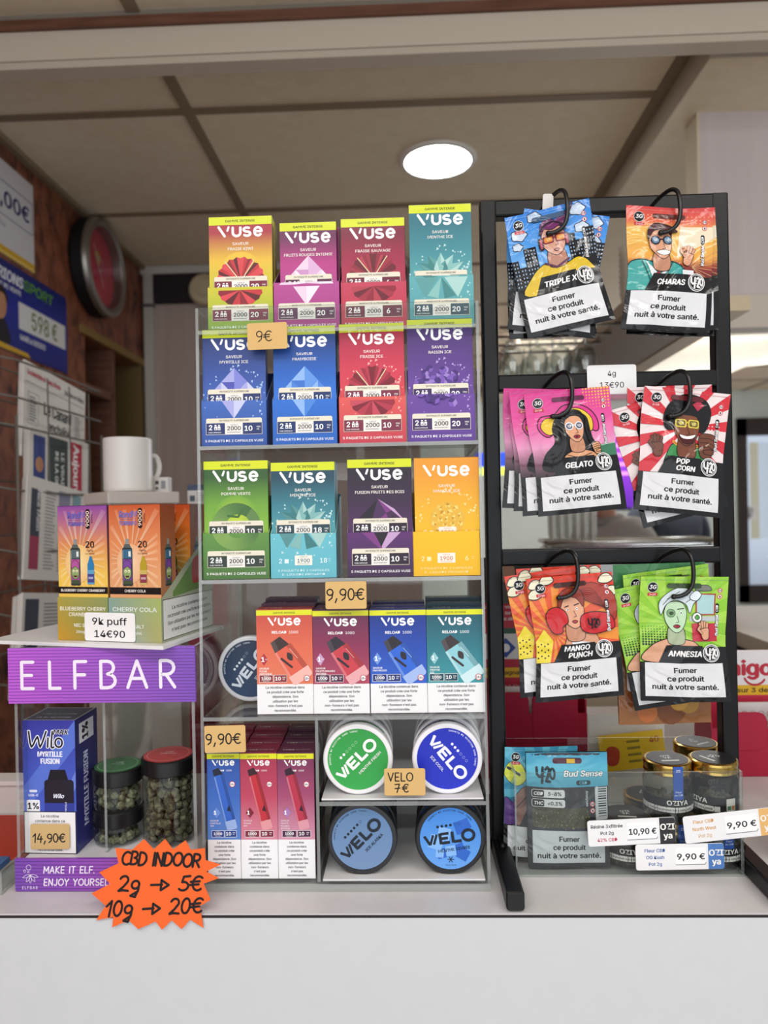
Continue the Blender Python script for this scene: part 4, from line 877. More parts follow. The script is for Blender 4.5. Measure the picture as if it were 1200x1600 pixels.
def pouch_print(a, title, art):
    art(a)
    a.rect(0, 0, BW, 40, '#111113'); a.poly([(18, 40), (26, 57.5), (62, 57.5), (62, 40)], '#111113'); a.rect(62, 40, BW, 56, '#121214')
    a.rect(4.5, 5, BW - 5.5, 39.5, '#dcdde0')
    for i, q in enumerate(('Fumer', 'ce produit', 'nuit à votre santé.')): a.text(q, BW / 2 - .5, 29.8 - i * 8.6, 5.1, '#121214', bold=.06, fit=(23, 36, 64)[i])
    if len(title) == 1: a.text(title[0], 44, 46.5, 5.4, '#f0f0f0', bold=.07, shear=.2, fit=33 if len(title[0]) > 6 else 28)
    else: a.text(title[0], 42, 50.6, 5, '#f0f0f0', bold=.07, shear=.2, sx=1.05); a.text(title[1], 45, 43.6, 5, '#f0f0f0', bold=.07, shear=.2, sx=1.05)
    logo420(a, 71, 50, 9.2)
    a.disc(13, 116, 5.4, '#e8e8ea'); a.disc(13, 116, 5, '#121214'); a.text('3G', 13, 114.3, 3.9, '#f2f2f2', bold=.05, shear=.15); a.rrect(8, 107.2, 18.4, 110.4, .6, '#c23440'); a.text('2+1G', 13.2, 107.8, 1.9, '#f6dada', bold=.04)
    sign18(a, 80, 113)
    a.rrect(76, 90, 79.8, 100, 1.8, '#141416'); a.text('CBD', 78.9, 95, 2.4, '#f0f0f0', rot=90, bold=.04); a.text('Bud Sense', 78.9, 78, 3.1, '#f4f4f4', rot=90, bold=.05, shear=.2, ol=('#161618', .5))
    a.rrect(27, 115.2, 61, 120.2, 2.4, mixc(a.slotcol, '#1a1418', .55)); a.line([(0, 123.6), (BW, 123.6)], .35, mixc(a.slotcol, '#ffffff', .3))
SK, SK2, OL = '#d6a07a', '#b47c5a', '#191213'
def head(a, cx, cy, rx, ry, skin, turn=0):
    a.blob([(cx - .62 * rx, cy - ry * .6), (cx - .7 * rx, cy - 1.75 * ry), (cx + .75 * rx, cy - 1.75 * ry), (cx + .62 * rx, cy - ry * .6)], mixc(skin, '#6a3a28', .22))
    a.blob([(cx - rx, cy + .45 * ry), (cx - .96 * rx, cy - .25 * ry), (cx - .6 * rx + turn, cy - .8 * ry), (cx + turn, cy - 1.06 * ry), (cx + .6 * rx + turn * .5, cy - .78 * ry), (cx + .96 * rx, cy - .2 * ry), (cx + rx, cy + .45 * ry), (cx + .55 * rx, cy + .98 * ry), (cx - .55 * rx, cy + .98 * ry)], skin)
    a.line([(cx + turn + .4, cy + .05 * ry), (cx + turn + rx * .22, cy - .32 * ry), (cx + turn - .4, cy - .36 * ry)], .5, OL)
def lips(a, cx, cy, w, col='#a82838', open_=False):
    a.blob([(cx - w, cy), (cx - w * .3, cy + w * .42), (cx, cy + w * .3), (cx + w * .3, cy + w * .42), (cx + w, cy), (cx + w * .4, cy - w * .55), (cx - w * .4, cy - w * .55)], col)
    if open_: a.blob([(cx - w * .5, cy), (cx, cy + w * .15), (cx + w * .5, cy), (cx, cy - w * .3)], '#3a1218', None)
def shades(a, cx, cy, g, r, frame, lens, sq_=False, txt=None):
    for s in (-1, 1):
        x = cx + s * g
        if sq_: a.rrect(x - r * 1.12, cy - r * .85, x + r * 1.12, cy + r * .85, r * .4, frame); a.rrect(x - r * .86, cy - r * .6, x + r * .86, cy + r * .6, r * .3, lens)
        else: a.disc(x, cy, r, frame, n=18); a.disc(x, cy, r * .74, lens, n=18)
        if txt: logo420(a, x, cy, r * .62, fg=txt, ring=False)
    a.line([(cx - g + r, cy + r * .2), (cx + g - r, cy + r * .2)], r * .3, frame)
def rays(a, cx, cy, c0, c1, n, y0=40, R_=110):
    a.rect(0, y0, BW, BH, c0); a.clip = (0, BW, y0, BH)
    for i in range(n): t0, t1 = 360 * i / n, 360 * (i + .5) / n; a.poly([(cx, cy), (cx + R_ * math.cos(R(t0)), cy + R_ * math.sin(R(t0))), (cx + R_ * math.cos(R(t1)), cy + R_ * math.sin(R(t1)))], c1)
    a.clip = (0, BW, 0, BH)
def hand(a, x, y, s, skin, ang=0, fist=False):
    q = xf(x, y, ang, s)
    if fist:
        a.blob(q((-5, -5), (-5.6, 1), (-4.4, 5), (0, 5.8), (4.6, 4.8), (5.6, 0), (4, -5), (2.4, -9), (-3, -9)), skin)
        for k in range(3): a.line(q((-4.6, 2.6 - 2.6 * k), (1.5, 3 - 2.6 * k), (4, 1.8 - 2.6 * k)), .5, OL)
        a.blob(q((-2, -4.6), (2.6, -3.6), (4.6, -4.6), (3.8, -6.6), (-1, -6.6)), skin)
    else:
        for dx, dy, t in ((-3.4, 9, 8), (-1.2, 10.5, 2), (1.4, 10, -6), (3.6, 8.2, -16)): p = q((dx * .7, 2), (dx + t * -.03, dy)); a.line(p, 2.9 * s, OL); a.line(p, 2.2 * s, skin)
        a.blob(q((-4.2, 3), (4.2, 3.4), (4.4, -2), (2.6, -8), (-2.6, -8), (-4.4, -2)), skin); p = q((-3.4, -1), (-6.6, 3.4), (-4.4, 6)); a.line(p, 2.8 * s, OL); a.line(p, 2.1 * s, skin)
def art_city(a):
    a.slotcol = '#4a97e0'; a.vgrad(0, BW, [(40, '#7cb2e2'), (85, '#5b9fe2'), (127, '#2f7fd8')])
    for x, y, s in ((12, 106, 9), (30, 121, 8), (74, 119, 9), (76, 100, 8), (9, 94, 6)): a.blob([(x + s * q * math.cos(R(t)), y + s * .75 * q * math.sin(R(t))) for t, q in ((0, 1), (36, .82), (72, 1), (108, .82), (144, 1), (180, .84), (216, 1), (252, .82), (288, 1), (324, .82))], '#c3d3e6', w=.8)
    for x0, x1, y in ((0, 7, 80), (7, 14, 72), (14, 27, 91), (60, 68, 96), (68, 77, 88), (76, 88, 99)):
        a.rect(x0, 40, x1, y, '#16161c')
        for i in range(int((x1 - x0) // 3)):
            for j in range(7): a.rect(x0 + 1.2 + i * 3, y - 4 - j * 4, x0 + 2.4 + i * 3, y - 2.4 - j * 4, '#9db4cc')
    a.blob([(10, 41), (17, 60), (32, 70), (42, 66), (55, 66), (68, 70), (80, 62), (86, 41)], '#dcbb32', w=.8)
    head(a, 46, 92, 12, 15, '#cf9a86', 1); a.line([(33, 70), (44, 64), (58, 70)], 2.2, '#5a2a4a')
    a.blob([(34, 100), (35, 112), (44, 116), (52, 113), (64, 122), (70, 126), (63, 112), (58, 104), (54, 107), (46, 104), (38, 106)], '#6d2f63'); a.line([(46, 110), (60, 119)], .6, '#a65a98'); a.line([(42, 108), (56, 114)], .6, '#a65a98')
    for s in (-1, 1): a.rrect(46 + s * 13.5 - 2.6, 84, 46 + s * 13.5 + 2.6, 98, 2.2, '#2a2730'); a.rrect(46 + s * 13.2 - 1.2, 86, 46 + s * 13.2 + 1.2, 96, 1, '#b5566a')
    a.line(arc(46, 96, 14.5, 16, 20, 160, 10), 1.6, '#2a2730'); shades(a, 46.5, 94, 6.2, 4.8, '#7a2440', '#e08a3c', True, '#f3d28a'); lips(a, 47, 82, 2.8, '#b06a62')
def art_suit(a):
    a.slotcol = '#c2503f'; a.vgrad(0, BW, [(40, '#2a1a1e'), (64, '#8a3030'), (74, '#e6a54a'), (104, '#e8b85c'), (112, '#dd6a48'), (127, '#cf3f42')]); a.poly([(50, 74), (88, 96), (88, 108), (56, 108)], '#e9dcc0')
    for k in range(7): a.line([(66, 66), (88, 46 + k * 6)], .5, '#d9a878')
    for k in range(60): a.disc(6 + (k % 20) * 4.1, 111.5 + (k // 20) * 3.4, .8, '#e89a80', n=6)
    a.blob([(0, 40), (0, 66), (14, 72), (30, 68), (46, 70), (58, 62), (62, 40)], '#3fa29c', w=.8); a.poly([(18, 70), (30, 40), (38, 57.5), (46, 68), (32, 56)], '#dfe3e6'); a.poly([(27, 57), (32, 60), (36, 54), (30, 44)], '#a32835'); a.line([(14, 70), (24, 48)], .7, OL); a.line([(46, 70), (40, 56)], .7, OL)
    head(a, 34, 88, 11, 15, '#d99f80', 2); a.blob([(22, 92), (22, 103), (30, 110), (44, 108), (52, 102), (46, 100), (45, 95), (42, 102), (30, 103), (25, 98)], '#4a2028'); a.line([(28, 106), (42, 104)], .5, '#8a4a50')
    shades(a, 35, 92, 6, 4.9, '#22202a', '#5f7f9c', False, '#cfe0ee'); a.blob([(29, 80), (37, 81.5), (43, 80), (40, 76.5), (33, 76.5)], '#f6f2ee')
    hand(a, 62, 76, 1.12, '#d99f80', -14); a.ring(58, 82, 3.6, 1.6, '#d99f80'); a.rect(56, 57.5, 68, 62, '#e6e6ea')
def art_hat(a):
    a.slotcol = '#c2337f'; a.vgrad(0, BW, [(40, '#3a2a30'), (70, '#e59ac0'), (96, '#e0569c'), (127, '#d6388c')])
    for i in range(9):
        for j in range(7): a.disc(60 + i * 3.2, 126 - j * 3.2, 1.5 - .12 * j - .06 * (9 - i), '#edb73c', n=6)
    a.rect(70, 56, 88, 68, '#3f7a5c'); a.line([(62, 66), (88, 69)], 1, '#9fc0a8')
    a.blob([(10, 90), (14, 101), (28, 103), (38, 111), (54, 111), (66, 104), (72, 92), (68, 82), (40, 96), (20, 80)], '#d9398c', w=1); a.blob([(13, 90), (18, 99), (30, 100), (42, 107), (56, 106), (66, 95), (62, 82), (40, 95), (22, 82)], '#e6c23a', w=.7)
    a.blob([(30, 100), (24, 88), (24, 74), (12, 62), (8, 48), (22, 44), (40, 48), (60, 52), (68, 64), (62, 78), (60, 92), (54, 104), (40, 106)], '#141215')
    a.blob([(28, 41), (30, 57), (40, 63), (56, 63), (66, 57), (70, 41)], '#d89d74'); head(a, 46, 86, 9.4, 13, '#dca07c', 1); a.blob([(35, 92), (33, 100), (40, 106), (48, 104), (44, 100), (38, 96)], '#141215'); a.blob([(50, 104), (58, 98), (57, 84), (60, 70), (64, 66), (62, 84), (60, 98)], '#141215', None)
    shades(a, 46, 89, 5, 4.2, '#dfe3ea', '#4a4c60', False, '#dfe3ea'); lips(a, 47, 78, 3.4, '#b03048', True); a.line([(34, 60), (46, 56), (60, 60)], .6, OL); hand(a, 66, 66, .8, '#d89d74', 12, True)
def art_afro(a):
    a.slotcol = '#b02834'; rays(a, 44, 88, '#e8dada', '#cf2f3c', 13)
    for k in range(24): a.disc(62 + (k % 6) * 3.6, 92 - (k // 6) * 3.6, .7, '#f3e2e0', n=6)
    a.blob([(26, 41), (28, 66), (40, 72), (58, 72), (68, 66), (70, 41)], '#3a8a4c', w=.8); q = smooth_line([(32, 72), (44, 66), (58, 70)], False, 6); a.line(q, 3, '#e0983c'); a.line(q, .5, OL)
    a.blob([(26, 84), (22, 96), (26, 110), (36, 120), (50, 122), (64, 117), (70, 106), (68, 92), (62, 84), (44, 88)], '#121013'); head(a, 46, 86, 12.5, 16, '#7a4630', 0); a.blob([(32, 94), (32, 106), (46, 109), (60, 106), (60, 94), (54, 100), (38, 100)], '#121013', None)
    a.poly([(50, 112), (56, 106), (62, 112), (56, 117)], '#b3304a'); shades(a, 46, 92, 6.4, 5, '#d8c64a', '#6a5a2a', True, '#f0e48a'); a.blob([(38, 80), (46, 78.5), (55, 81), (51, 72), (42, 72)], '#4a1418'); a.blob([(38.5, 80), (46, 78.8), (54.5, 81), (51, 77), (42, 76.4)], '#f4f0ee', None)
    hand(a, 16, 66, 1.15, '#6d3d2a', 4); hand(a, 68, 74, 1.7, '#6d3d2a', 0, True)
def art_box(a):
    a.slotcol = '#7a3020'; rays(a, 20, 70, '#e9903a', '#dc5a38', 17); a.poly([(0, 127), (88, 127), (88, 112), (0, 119)], '#d8402f')
    for x, y in ((8, 120), (20, 124), (80, 121), (84, 108), (6, 110)): a.blob([(x - 7, y - 3), (x - 3, y + 4), (x + 4, y + 5), (x + 8, y - 1), (x + 1, y - 5)], '#e9e6c9', w=.9)
    a.poly([(0, 40), (14, 40), (18, 62), (10, 74), (0, 62)], '#e6d23e')
    for k in range(12): a.disc(2 + (k % 4) * 3.4, 45 + (k // 4) * 6 + (k % 2) * 2, .9, '#161616', n=6)
    a.blob([(50, 112), (66, 118), (84, 108), (88, 92), (84, 78), (74, 92), (58, 100)], '#a3392a'); [a.line(smooth_line([(52, 110 - k), (66, 111 - 2.6 * k), (80 - k, 86 + k)], False, 5), .4, '#5a1a14') for k in range(7)]
    a.blob([(30, 41), (32, 64), (40, 70), (56, 70), (66, 62), (66, 41)], '#d99f7e'); a.poly([(36, 41), (38, 68), (43, 60), (56, 58), (60, 41)], '#e9e9ec'); head(a, 42, 90, 12, 16, '#dba283', 1)
    a.blob([(29, 92), (30, 106), (40, 114), (52, 112), (56, 104), (54, 94), (48, 103), (36, 104)], '#8f3323'); a.line([(35, 95), (39, 96)], 1, OL); a.line([(45, 96), (50, 97.5)], 1, OL); a.disc(37.5, 92, 1.3, '#f2f2f2', n=10); a.disc(47, 92.4, 1.3, '#f2f2f2', n=10); a.disc(37.7, 92, .7, OL, n=8); a.disc(47.2, 92.4, .7, OL, n=8); lips(a, 43, 80, 2.8, '#b04048')
    a.blob([(14, 82), (16, 92), (26, 96), (35, 90), (36, 80), (30, 76), (28, 70), (19, 70)], '#c3242c', w=.8); a.blob([(48, 78), (52, 86), (66, 88), (80, 84), (84, 72), (76, 68), (62, 66), (50, 70)], '#c3242c', w=.8); a.disc(62, 77, 8.5, '#ad1c26', ry=7.4); logo420(a, 62, 77, 8.4, fg='#161214', ring=False)
def art_towel(a):
    a.slotcol = '#4f8a3c'; rays(a, 30, 80, '#8cc63a', '#a2d24c', 15)
    for i in range(9):
        for j in range(8): a.disc(3 + i * 2.9, 58 + j * 2.6, 1.3 - .13 * j, '#1c2412', n=6)
    a.rect(56, 88, 76, 110, '#a8473a'); a.rect(57.4, 89.4, 74.6, 108.6, '#a9cdcf'); a.rect(50, 82, 80, 87, '#b9c0c2'); a.rect(52, 62, 78, 80, '#bb2f42'); a.blob([(56, 113), (59, 118), (68, 118), (71, 113)], '#6f746a')
    a.blob([(4, 41), (10, 56), (26, 64), (40, 64), (56, 60), (64, 41)], '#d5a080', w=.8); head(a, 36, 86, 10.6, 15, '#b9d9b4', 1)
    a.blob([(22, 88), (20, 100), (28, 110), (40, 116), (52, 113), (60, 106), (54, 100), (50, 90), (46, 99), (36, 103), (27, 98)], '#cfdde2'); [a.line(smooth_line(p, False, 5), .5, OL) for p in ([(24, 98), (34, 108), (48, 108)], [(28, 104), (40, 112)], [(46, 101), (54, 106), (58, 104)])]; a.blob([(50, 108), (56, 113), (61, 109), (57, 103), (51, 104)], '#dde8ec')
    a.disc(31.5, 90, 4, '#7fae78'); a.ring(31.5, 90, 3.9, .5, OL); logo420(a, 31.5, 90, 3, fg=OL, ring=False); a.line([(38, 94), (44, 95)], .9, OL); a.disc(41, 90.4, 1.4, '#f4f4f4', n=10); a.disc(41.2, 90.4, .8, OL, n=8); lips(a, 37, 77, 3.4, '#9a2438')
    a.disc(57, 86, 5, '#e6ece6'); a.ring(57, 86, 4.8, .6, OL); a.blob([(54.6, 86), (57, 88.6), (59.4, 86), (57, 83.8)], '#4f9a4a'); hand(a, 64, 72, .95, '#d5a080', 8)
ART = [(('TRIPLE X',), art_city), (('CHARAS',), art_suit), (('GELATO',), art_hat), (('POP', 'CORN'), art_afro), (('MANGO', 'PUNCH'), art_box), (('AMNESIA',), art_towel)]
def make_pouch(title, art, seed):
    f = bagsurf(0, seed); m = MB(); nu, nv = 30, 44
    g = lambda u, v, h: f(u, v, h)
    V = [f(BW * BU * i / nu, BH * BU * j / nv, 0) for j in range(nv + 1) for i in range(nu + 1)]; V2_ = [flat_back(f, BW * BU * i / nu, BH * BU * j / nv) for j in range(nv + 1) for i in range(nu + 1)]
    n = nu + 1; F1 = [(j * n + i, j * n + i + 1, (j + 1) * n + i + 1, (j + 1) * n + i) for j in range(nv) for i in range(nu)]
    m.mesh(V, F1, FOIL, '#15151a'); m.mesh(V2_, [q[::-1] for q in F1], FOIL, '#1c1c20')
    E = [j * n for j in range(nv + 1)] ; Rr = [j * n + nu for j in range(nv + 1)]; B = list(range(n)); Tt = [nv * n + i for i in range(n)]
    for e, rev in ((E, True), (Rr, False), (B, False), (Tt, True)):
        vv = [V[i] for i in e] + [V2_[i] for i in e]; k = len(e); m.mesh(vv, [((i, i + 1, k + i + 1, k + i) if not rev else (i, k + i, k + i + 1, i + 1)) for i in range(k - 1)], FOIL, '#2a2a30')
    a = Art(m, g, FOIL, unit=BU, dz=.0001, maxlen=3.3, clip=(0, BW, 0, BH)); a.slotcol = '#222222'; pouch_print(a, title, art); return m
POUCH = [ # design, then pouches front to back: px, py of the middle, roll (anticlockwise), label
 (0, [(872, 420, 11, 'sky blue pouch with a man in headphones, tilted, front of its hook'), (872, 427, -8, 'sky blue pouch tilted the other way behind the front headphones pouch'), (860, 432, 1, 'sky blue pouch hanging lowest and rearmost behind the headphones pouches')]),
 (1, [(1043, 421, -4, 'orange pouch with a man in a teal suit, front of its hook'), (1052, 421, -1, 'orange pouch right behind the front teal suit pouch, shifted right'), (1049, 429, -3, 'orange pouch rearmost behind the teal suit pouches, hanging lowest')]),
 (2, [(898, 705, 4.5, 'pink pouch with a woman in a yellow sun hat, front of its hook'), (874, 706, 4, 'pink pouch second from the front on the sun hat hook'), (866, 703, 0, 'pink pouch third from the front on the sun hat hook'), (852, 702, -3, 'pink pouch leftmost and rearmost on the sun hat hook')]),
 (3, [(1067, 706, -7, 'red and white rayed pouch with a laughing figure, front of its hook'), (1044, 716, 14, 'red and white rayed pouch tilted left behind the laughing figure pouch'), (1052, 698, 1, 'red and white rayed pouch rearmost on its hook')]),
 (4, [(898, 995, 4, 'orange pouch with a red haired boxer, front of its hook'), (868, 986, 7, 'orange boxer pouch second on its hook, shifted left'), (878, 980, 2, 'orange boxer pouch rearmost on its hook')]),
 (5, [(1069, 998, -1, 'lime green pouch with a towel wrapped woman, front of its hook'), (1040, 1004, 10, 'lime green pouch tilted left behind the front towel pouch'), (1052, 984, 7, 'lime green pouch rearmost of the towel pouches')])]
for di, lst in POUCH:
    title, art = ART[di]; proto = None
    for k, (px, py, roll, lab) in enumerate(lst):
        if proto is None:
            proto = make_pouch(title, art, 11 + di).build('foil_pouch'); o = proto
        else: o = proto.copy(); COL.objects.link(o)
        tag(o, lab, 'pouch', ('sky blue pouches', 'teal suit pouches', 'sun hat pouches', 'red rayed pouches', 'boxer pouches', 'towel pouches')[di])
        d = -.0365 + .0068 * k; u, w = RK.uv(px, py, d); c, s = math.cos(R(roll)), math.sin(R(roll)); hh = BH * BU / 2
        RK.place(o, u + s * hh, w - c * hh, d, roll=roll)
# the white paper tab clipped to the headphones pouch
u, w = RK.uv(857, 317, -.0295); m = MB(); m.rbox(-.0053, .0053, 0, .0004, -.014, .0105, .0022, PAPER, '#dedad6', seg=3, axis='y'); a = Art(m, front_of(0, 0, 0), PAPER); a.text('Dispo', 3.4, -5, 1.5, '#3a3a3a', rot=90); a.text('2 g', .8, -7, 1.5, '#3a3a3a', rot=90)
o = tag(m.build('paper_tab'), 'small white paper tab sticking up behind the headphones pouch', 'tab'); RK.place(o, u, w, -.0265, roll=-3)
# big green and brown bag behind the towel pouches
m = MB(); w_, h_ = .092, .162; nu, nv = 14, 22
def kf(u, v, h): x = u / w_ - .5; y = v / h_; return (x * w_, -.006 * math.cos(math.pi * x) * math.sin(math.pi * min(1, y + .05)) - h + .001 * math.sin(11 * y + 6 * x), v)
kc = lambda v: mixc('#8a5a34', '#3f7a4c', min(1, max(0, (v / h_ - .42) / .3)))
KV = [kf(w_ * i / nu, h_ * j / nv, 0) for j in range(nv + 1) for i in range(nu + 1)]; n = nu + 1
FF = [(j * n + i, j * n + i + 1, (j + 1) * n + i + 1, (j + 1) * n + i) for j in range(nv) for i in range(nu)]; kcs = [kc(p[2]) for p in KV]
m.mesh(KV, FF, FOIL, vcols=kcs); m.mesh([(p[0], -p[1] * .4 + .002, p[2]) for p in KV], [q[::-1] for q in FF], FOIL, vcols=kcs)
a = Art(m, kf, FOIL, maxlen=4, dz=.0001)
for x, y, r, c in ((52, 14, 15, '#6f4022'), (70, 20, 10, '#a37a34'), (28, 12, 10, '#a8602f'), (60, 22, 9, '#b98a3c'), (16, 26, 9, '#7a4426')): a.disc(x, y, r, c, n=18)
a.rrect(9, 34, 70, 60, 3, '#e6dfdf'); a.rrect(14, 58, 64, 66, 3, '#d9d4d4'); a.text('POCHON', 14, 50, 3, '#8a2430', al='l', bold=.04); a.text('Sachet', 12, 41, 4, '#c06a78', al='l')
o = tag(m.build('stand_up_bag'), 'large green and brown bag with a white sticker behind the towel pouches', 'bag'); u, w = RK.uv(1041, 1132, -.019); RK.place(o, u, w, -.016, roll=1)

# ------------------------------------------------------------------ white price card over the middle crossbar
def price_card(name, label, F, px0, py0, px1, py1, d, col, draw, roll=0, group=None, matl=PAPER, r=.0025, base=None, th=.0006):
    u0, w1 = F.uv(px0, py0, d); u1, w0 = F.uv(px1, py1, d); m = MB(); W_, H_ = u1 - u0, w1 - w0
    m.rbox(-W_ / 2, W_ / 2, 0, th, -H_ / 2, H_ / 2, r, matl, col, seg=3, axis='y'); a = Art(m, front_of(-W_ / 2, 0, -H_ / 2), matl); draw(a, W_ * 1000, H_ * 1000)
    o = tag(m.build(name), label, 'price tag', group); F.place(o, (u0 + u1) / 2, (w0 + w1) / 2, d, roll=roll); return o
def d4g(a, w, h): a.text('4g', w / 2, h * .62, 5.4, '#2a2a2c', bold=.02); a.text('13€90', w / 2, h * .22, 5.8, '#2a2a2c', bold=.02)
price_card('price_card', 'white price card for 4 grams on the middle crossbar of the black rack', RK, 917, 571, 995, 615, -.003, '#f0eeed', d4g, matl=PLAST)
# ================================================================== tan hand written price tags on the acrylic display
TAN = '#d9b375'
PENK = '#1d1c20'
def tan(label, px0, py0, px1, py1, draw, d=-.006, roll=0): return price_card('price_tag', label, DSP, px0, py0, px1, py1, d, TAN, draw, roll=roll, group='tan handwritten price tags', r=.0018)
tan('tan tag reading 9 euro between the first and second tiers', 386, 505, 449, 545, lambda a, w, h: a.pen('9e', w * .42, h * .3, 10.5, 1.0, PENK), roll=1, d=-.0045)
tan('tan tag reading 9,90 euro below the plum pack', 508, 909, 573, 951, lambda a, w, h: a.pen('9,90e', w * .49, h * .32, 11, 1.3, PENK, gap=.12), d=-.0045)
tan('tan tag reading 9,90 euro above the slim blue vape box', 319, 1134, 384, 1176, lambda a, w, h: a.pen('9,90e', w * .46, h * .32, 10, 1.3, PENK, gap=.14), roll=1)
def dv(a, w, h): a.pen('VELO', w * .4, h * .54, 7.6, 1.1, PENK); a.pen('7e', w * .42, h * .12, 8, 1.1, PENK, gap=.3)
tan('tan tag naming the tins at 7 euro, beside the royal blue round tin', 600, 1201, 665, 1243, dv)

# ================================================================== the purple display case on the left
EL = Frame((0, 0.674, COUNTER + .0005))
e0, e1 = EL.uv(24, 1385)[0], EL.uv(310, 1385)[0]; eT = EL.uv(160, 1008)[1]; eH = EL.uv(160, 1098)[1]; eB = EL.uv(160, 1342)[1]; ED = .15
X = thing('purple_display_case', 'small acrylic display case with purple striped header and footer at the left', 'display case', EL.o)
def striped(a, w, h, step, c0, c1):
    a.poly([(0, 0), (w, 0), (w, h), (0, h)], c0, [c0, c1, c1, c0])
    k = 0; y = step * .6
    while y < h: a.rect(0, y, w, y + step * .16, mixc(c0, '#2a0a48', .55), right=mixc(c1, '#1a0838', .55)); y += step
W_ = (e1 - e0) * 1000; HH = (eT - eH) * 1000
m = MB(); m.box(e0 - .003, e1 + .001, 0, .003, eH, eT - .002, PLAST, '#8a45b8'); a = Art(m, front_of(e0 - .003, 0, eH), PLAST); striped(a, W_ + 4, HH - 2, 3.05, '#b95ad2', '#7a48b6')
for ch, x, sx_ in zip('ELFBAR', (12.6, 40, 64.6, 90, 117, 148), (.95, .85, .9, .98, 1.06, .95)): a.pen(ch, x, HH * .26, HH * .46, 3.1, '#efe6f4', al='l', sx=sx_)
hd = m.build('header', X)
FH = eB * 1000
m = MB(); m.box(e0, e1 - .004, .0, .003, .0003, eB, PLAST, '#8a45b8'); a = Art(m, front_of(e0, 0, .0003), PLAST); striped(a, W_ - 4, FH - .3, 3.3, '#7646ac', '#b14fbf')
a.pen('MAKE IT ELF.', 28, FH * .56, 6.2, 1.05, '#efe4f4', al='l', shear=.1); a.pen('ENJOY YOURSELF', 28, FH * .18, 6.2, 1.05, '#efe4f4', al='l', shear=.1); a.pen('ELFBAR', 14.5, 2.2, 2.6, .35, '#efe4f4', spread=.25)
for x, y, r in ((13.5, 23, 2.4), (9.5, 19.6, 1.1), (13.2, 18.6, .8)): a.ring(x, y, r, .4, '#efe4f4')
for k, t in enumerate((200, 240, 270, 305, 345)): q = xf(15, 16, t); a.line(smooth_line(q((0, 0), (4, 1.4), (8, 0), (4, -1.2), (0, 0)), False, 4), .4, '#efe4f4')
m.build('footer', X)
def esheet(n, *b, thin): return sheet(n, *b, thin, parent=X)
esheet('side_panel', e0 + .001, e0 + .004, .003, ED, .001, eT - .004, thin='x'); esheet('side_panel', e1 - .004, e1 - .001, .003, ED, .001, eT - .004, thin='x')
eD = EL.uv(148, 1200)[0]; esheet('divider', eD, eD + .0025, .02, ED - .003, eB * .9, eT - .004, thin='x'); esheet('back_panel', e0 + .004, e1 - .004, ED - .003, ED, .001, eT - .004, thin='y')
m = MB(); m.box(e0 + .004, e1 - .004, .0035, ED - .003, .001, eB - .004, PLAST, '#d9d7dc'); m.build('floor_block', X)
# the white shelf plate on top, turned a little
TH = R(-13); pc = EL.uv(255, 1010, -.02); PM = Frame(EL.o + Vector((pc[0], -.02, eT - .0015)), rz=TH)
m = MB(); m.box(-.2, 0, 0, .12, 0, .0035, PLAST, '#e3e2e3'); p_ = m.build('top_plate', X); p_.location = PM.o - EL.o; p_.rotation_euler = (0, 0, TH)

# ------------------------------------------------------------------ blue vape box in the case
bx0, bw0 = EL.uv(39, 1337, .02); bx1, bt = EL.uv(118, 1124, .02); bw = bx1 - bx0; bh = bt - (eB - .004) - .0006; bd = .046
t = thing('vape_box', 'blue purple upright vape box inside the purple display case', 'box'); m = MB()
m.box(0, bw, 0, bd, 0, bh, CARD, '#4350b4', cols=dict(r='#3a3f8c', l='#343c90', t='#26264a')); a = Art(m, front_of(0, 0, 0), CARD); w, h = bw * 1000, bh * 1000
a.vgrad(0, w, [(0, '#4a62c4'), (h * .6, '#4658bc'), (h, '#3a3a9c')]); a.poly([(0, h * .5), (w, h), (w, h * .8), (0, h * .3)], '#5a74d0'); a.poly([(w * .55, 34), (w, h * .62), (w, h * .5), (w * .75, 34)], '#6c84d8'); a.poly([(0, 34), (0, h * .2), (w * .3, 34)], '#8ba0e2')
for dw, c in ((3.6, '#efeffa'), (1.7, '#1b1b24')):
    q = lambda *P: [(6.5 + x * 1.28, h - 29 + y * 1.28) for x, y in P]
    for st in (q((0, 14), (2, 2), (7, 10), (9, 2), (14, 14)), q((15.5, 9), (15, 2)), q((19, 14), (18, 2.4), (20, 2)), q(*arc(24, 5.4, 2.8, 3.4, 0, 360, 12))): a.line(smooth_line(st, False, 3), dw, c)
    a.text('MAX', 39, h - 14, 5, c, bold=.16 if dw > 2 else .05, shear=.25)
a.text('MYRTILLE', w / 2 + 1, h - 36, 5, '#f1f0fa', bold=.07, fit=25, rot=0); a.text('FUSION', w / 2 + 1, h - 43, 5, '#f1f0fa', bold=.07, fit=19)
a.poly([(w * .52, h - 49), (w * .8, h - 49), (w * .86, h - 60), (w * .46, h - 60)], '#1d1a22'); a.rrect(w * .4, 34, w * .96, h - 59, 3, '#241f2c'); a.rect(w * .4, 34, w * .96, h - 82, '#34409a'); a.text('Wilo', w * .66, h - 77, 4, '#eef', bold=.05, shear=.3); a.text('MYRTILLE', w * .82, 46, 1.6, '#eef', rot=90, bold=.03)
a.rrect(6, h - 71.5, 14, h - 69, 1, '#dfe2f6'); a.text('USB-C', 10, h - 75.5, 2.2, '#eef', bold=.05); a.rrect(3, h - 94, 16.5, h - 79, 1.4, '#efeff4'); a.text('1%', 9.8, h - 88, 6, '#1c1c22', bold=.05, fit=11); a.text('DE NICOTINE', 9.8, h - 92, 1.7, '#1c1c22', bold=.04, fit=11)
a.rect(0, 0, w, 42, '#23222c'); a.rect(.8, .8, w - 1, 41.2, '#efeef0')
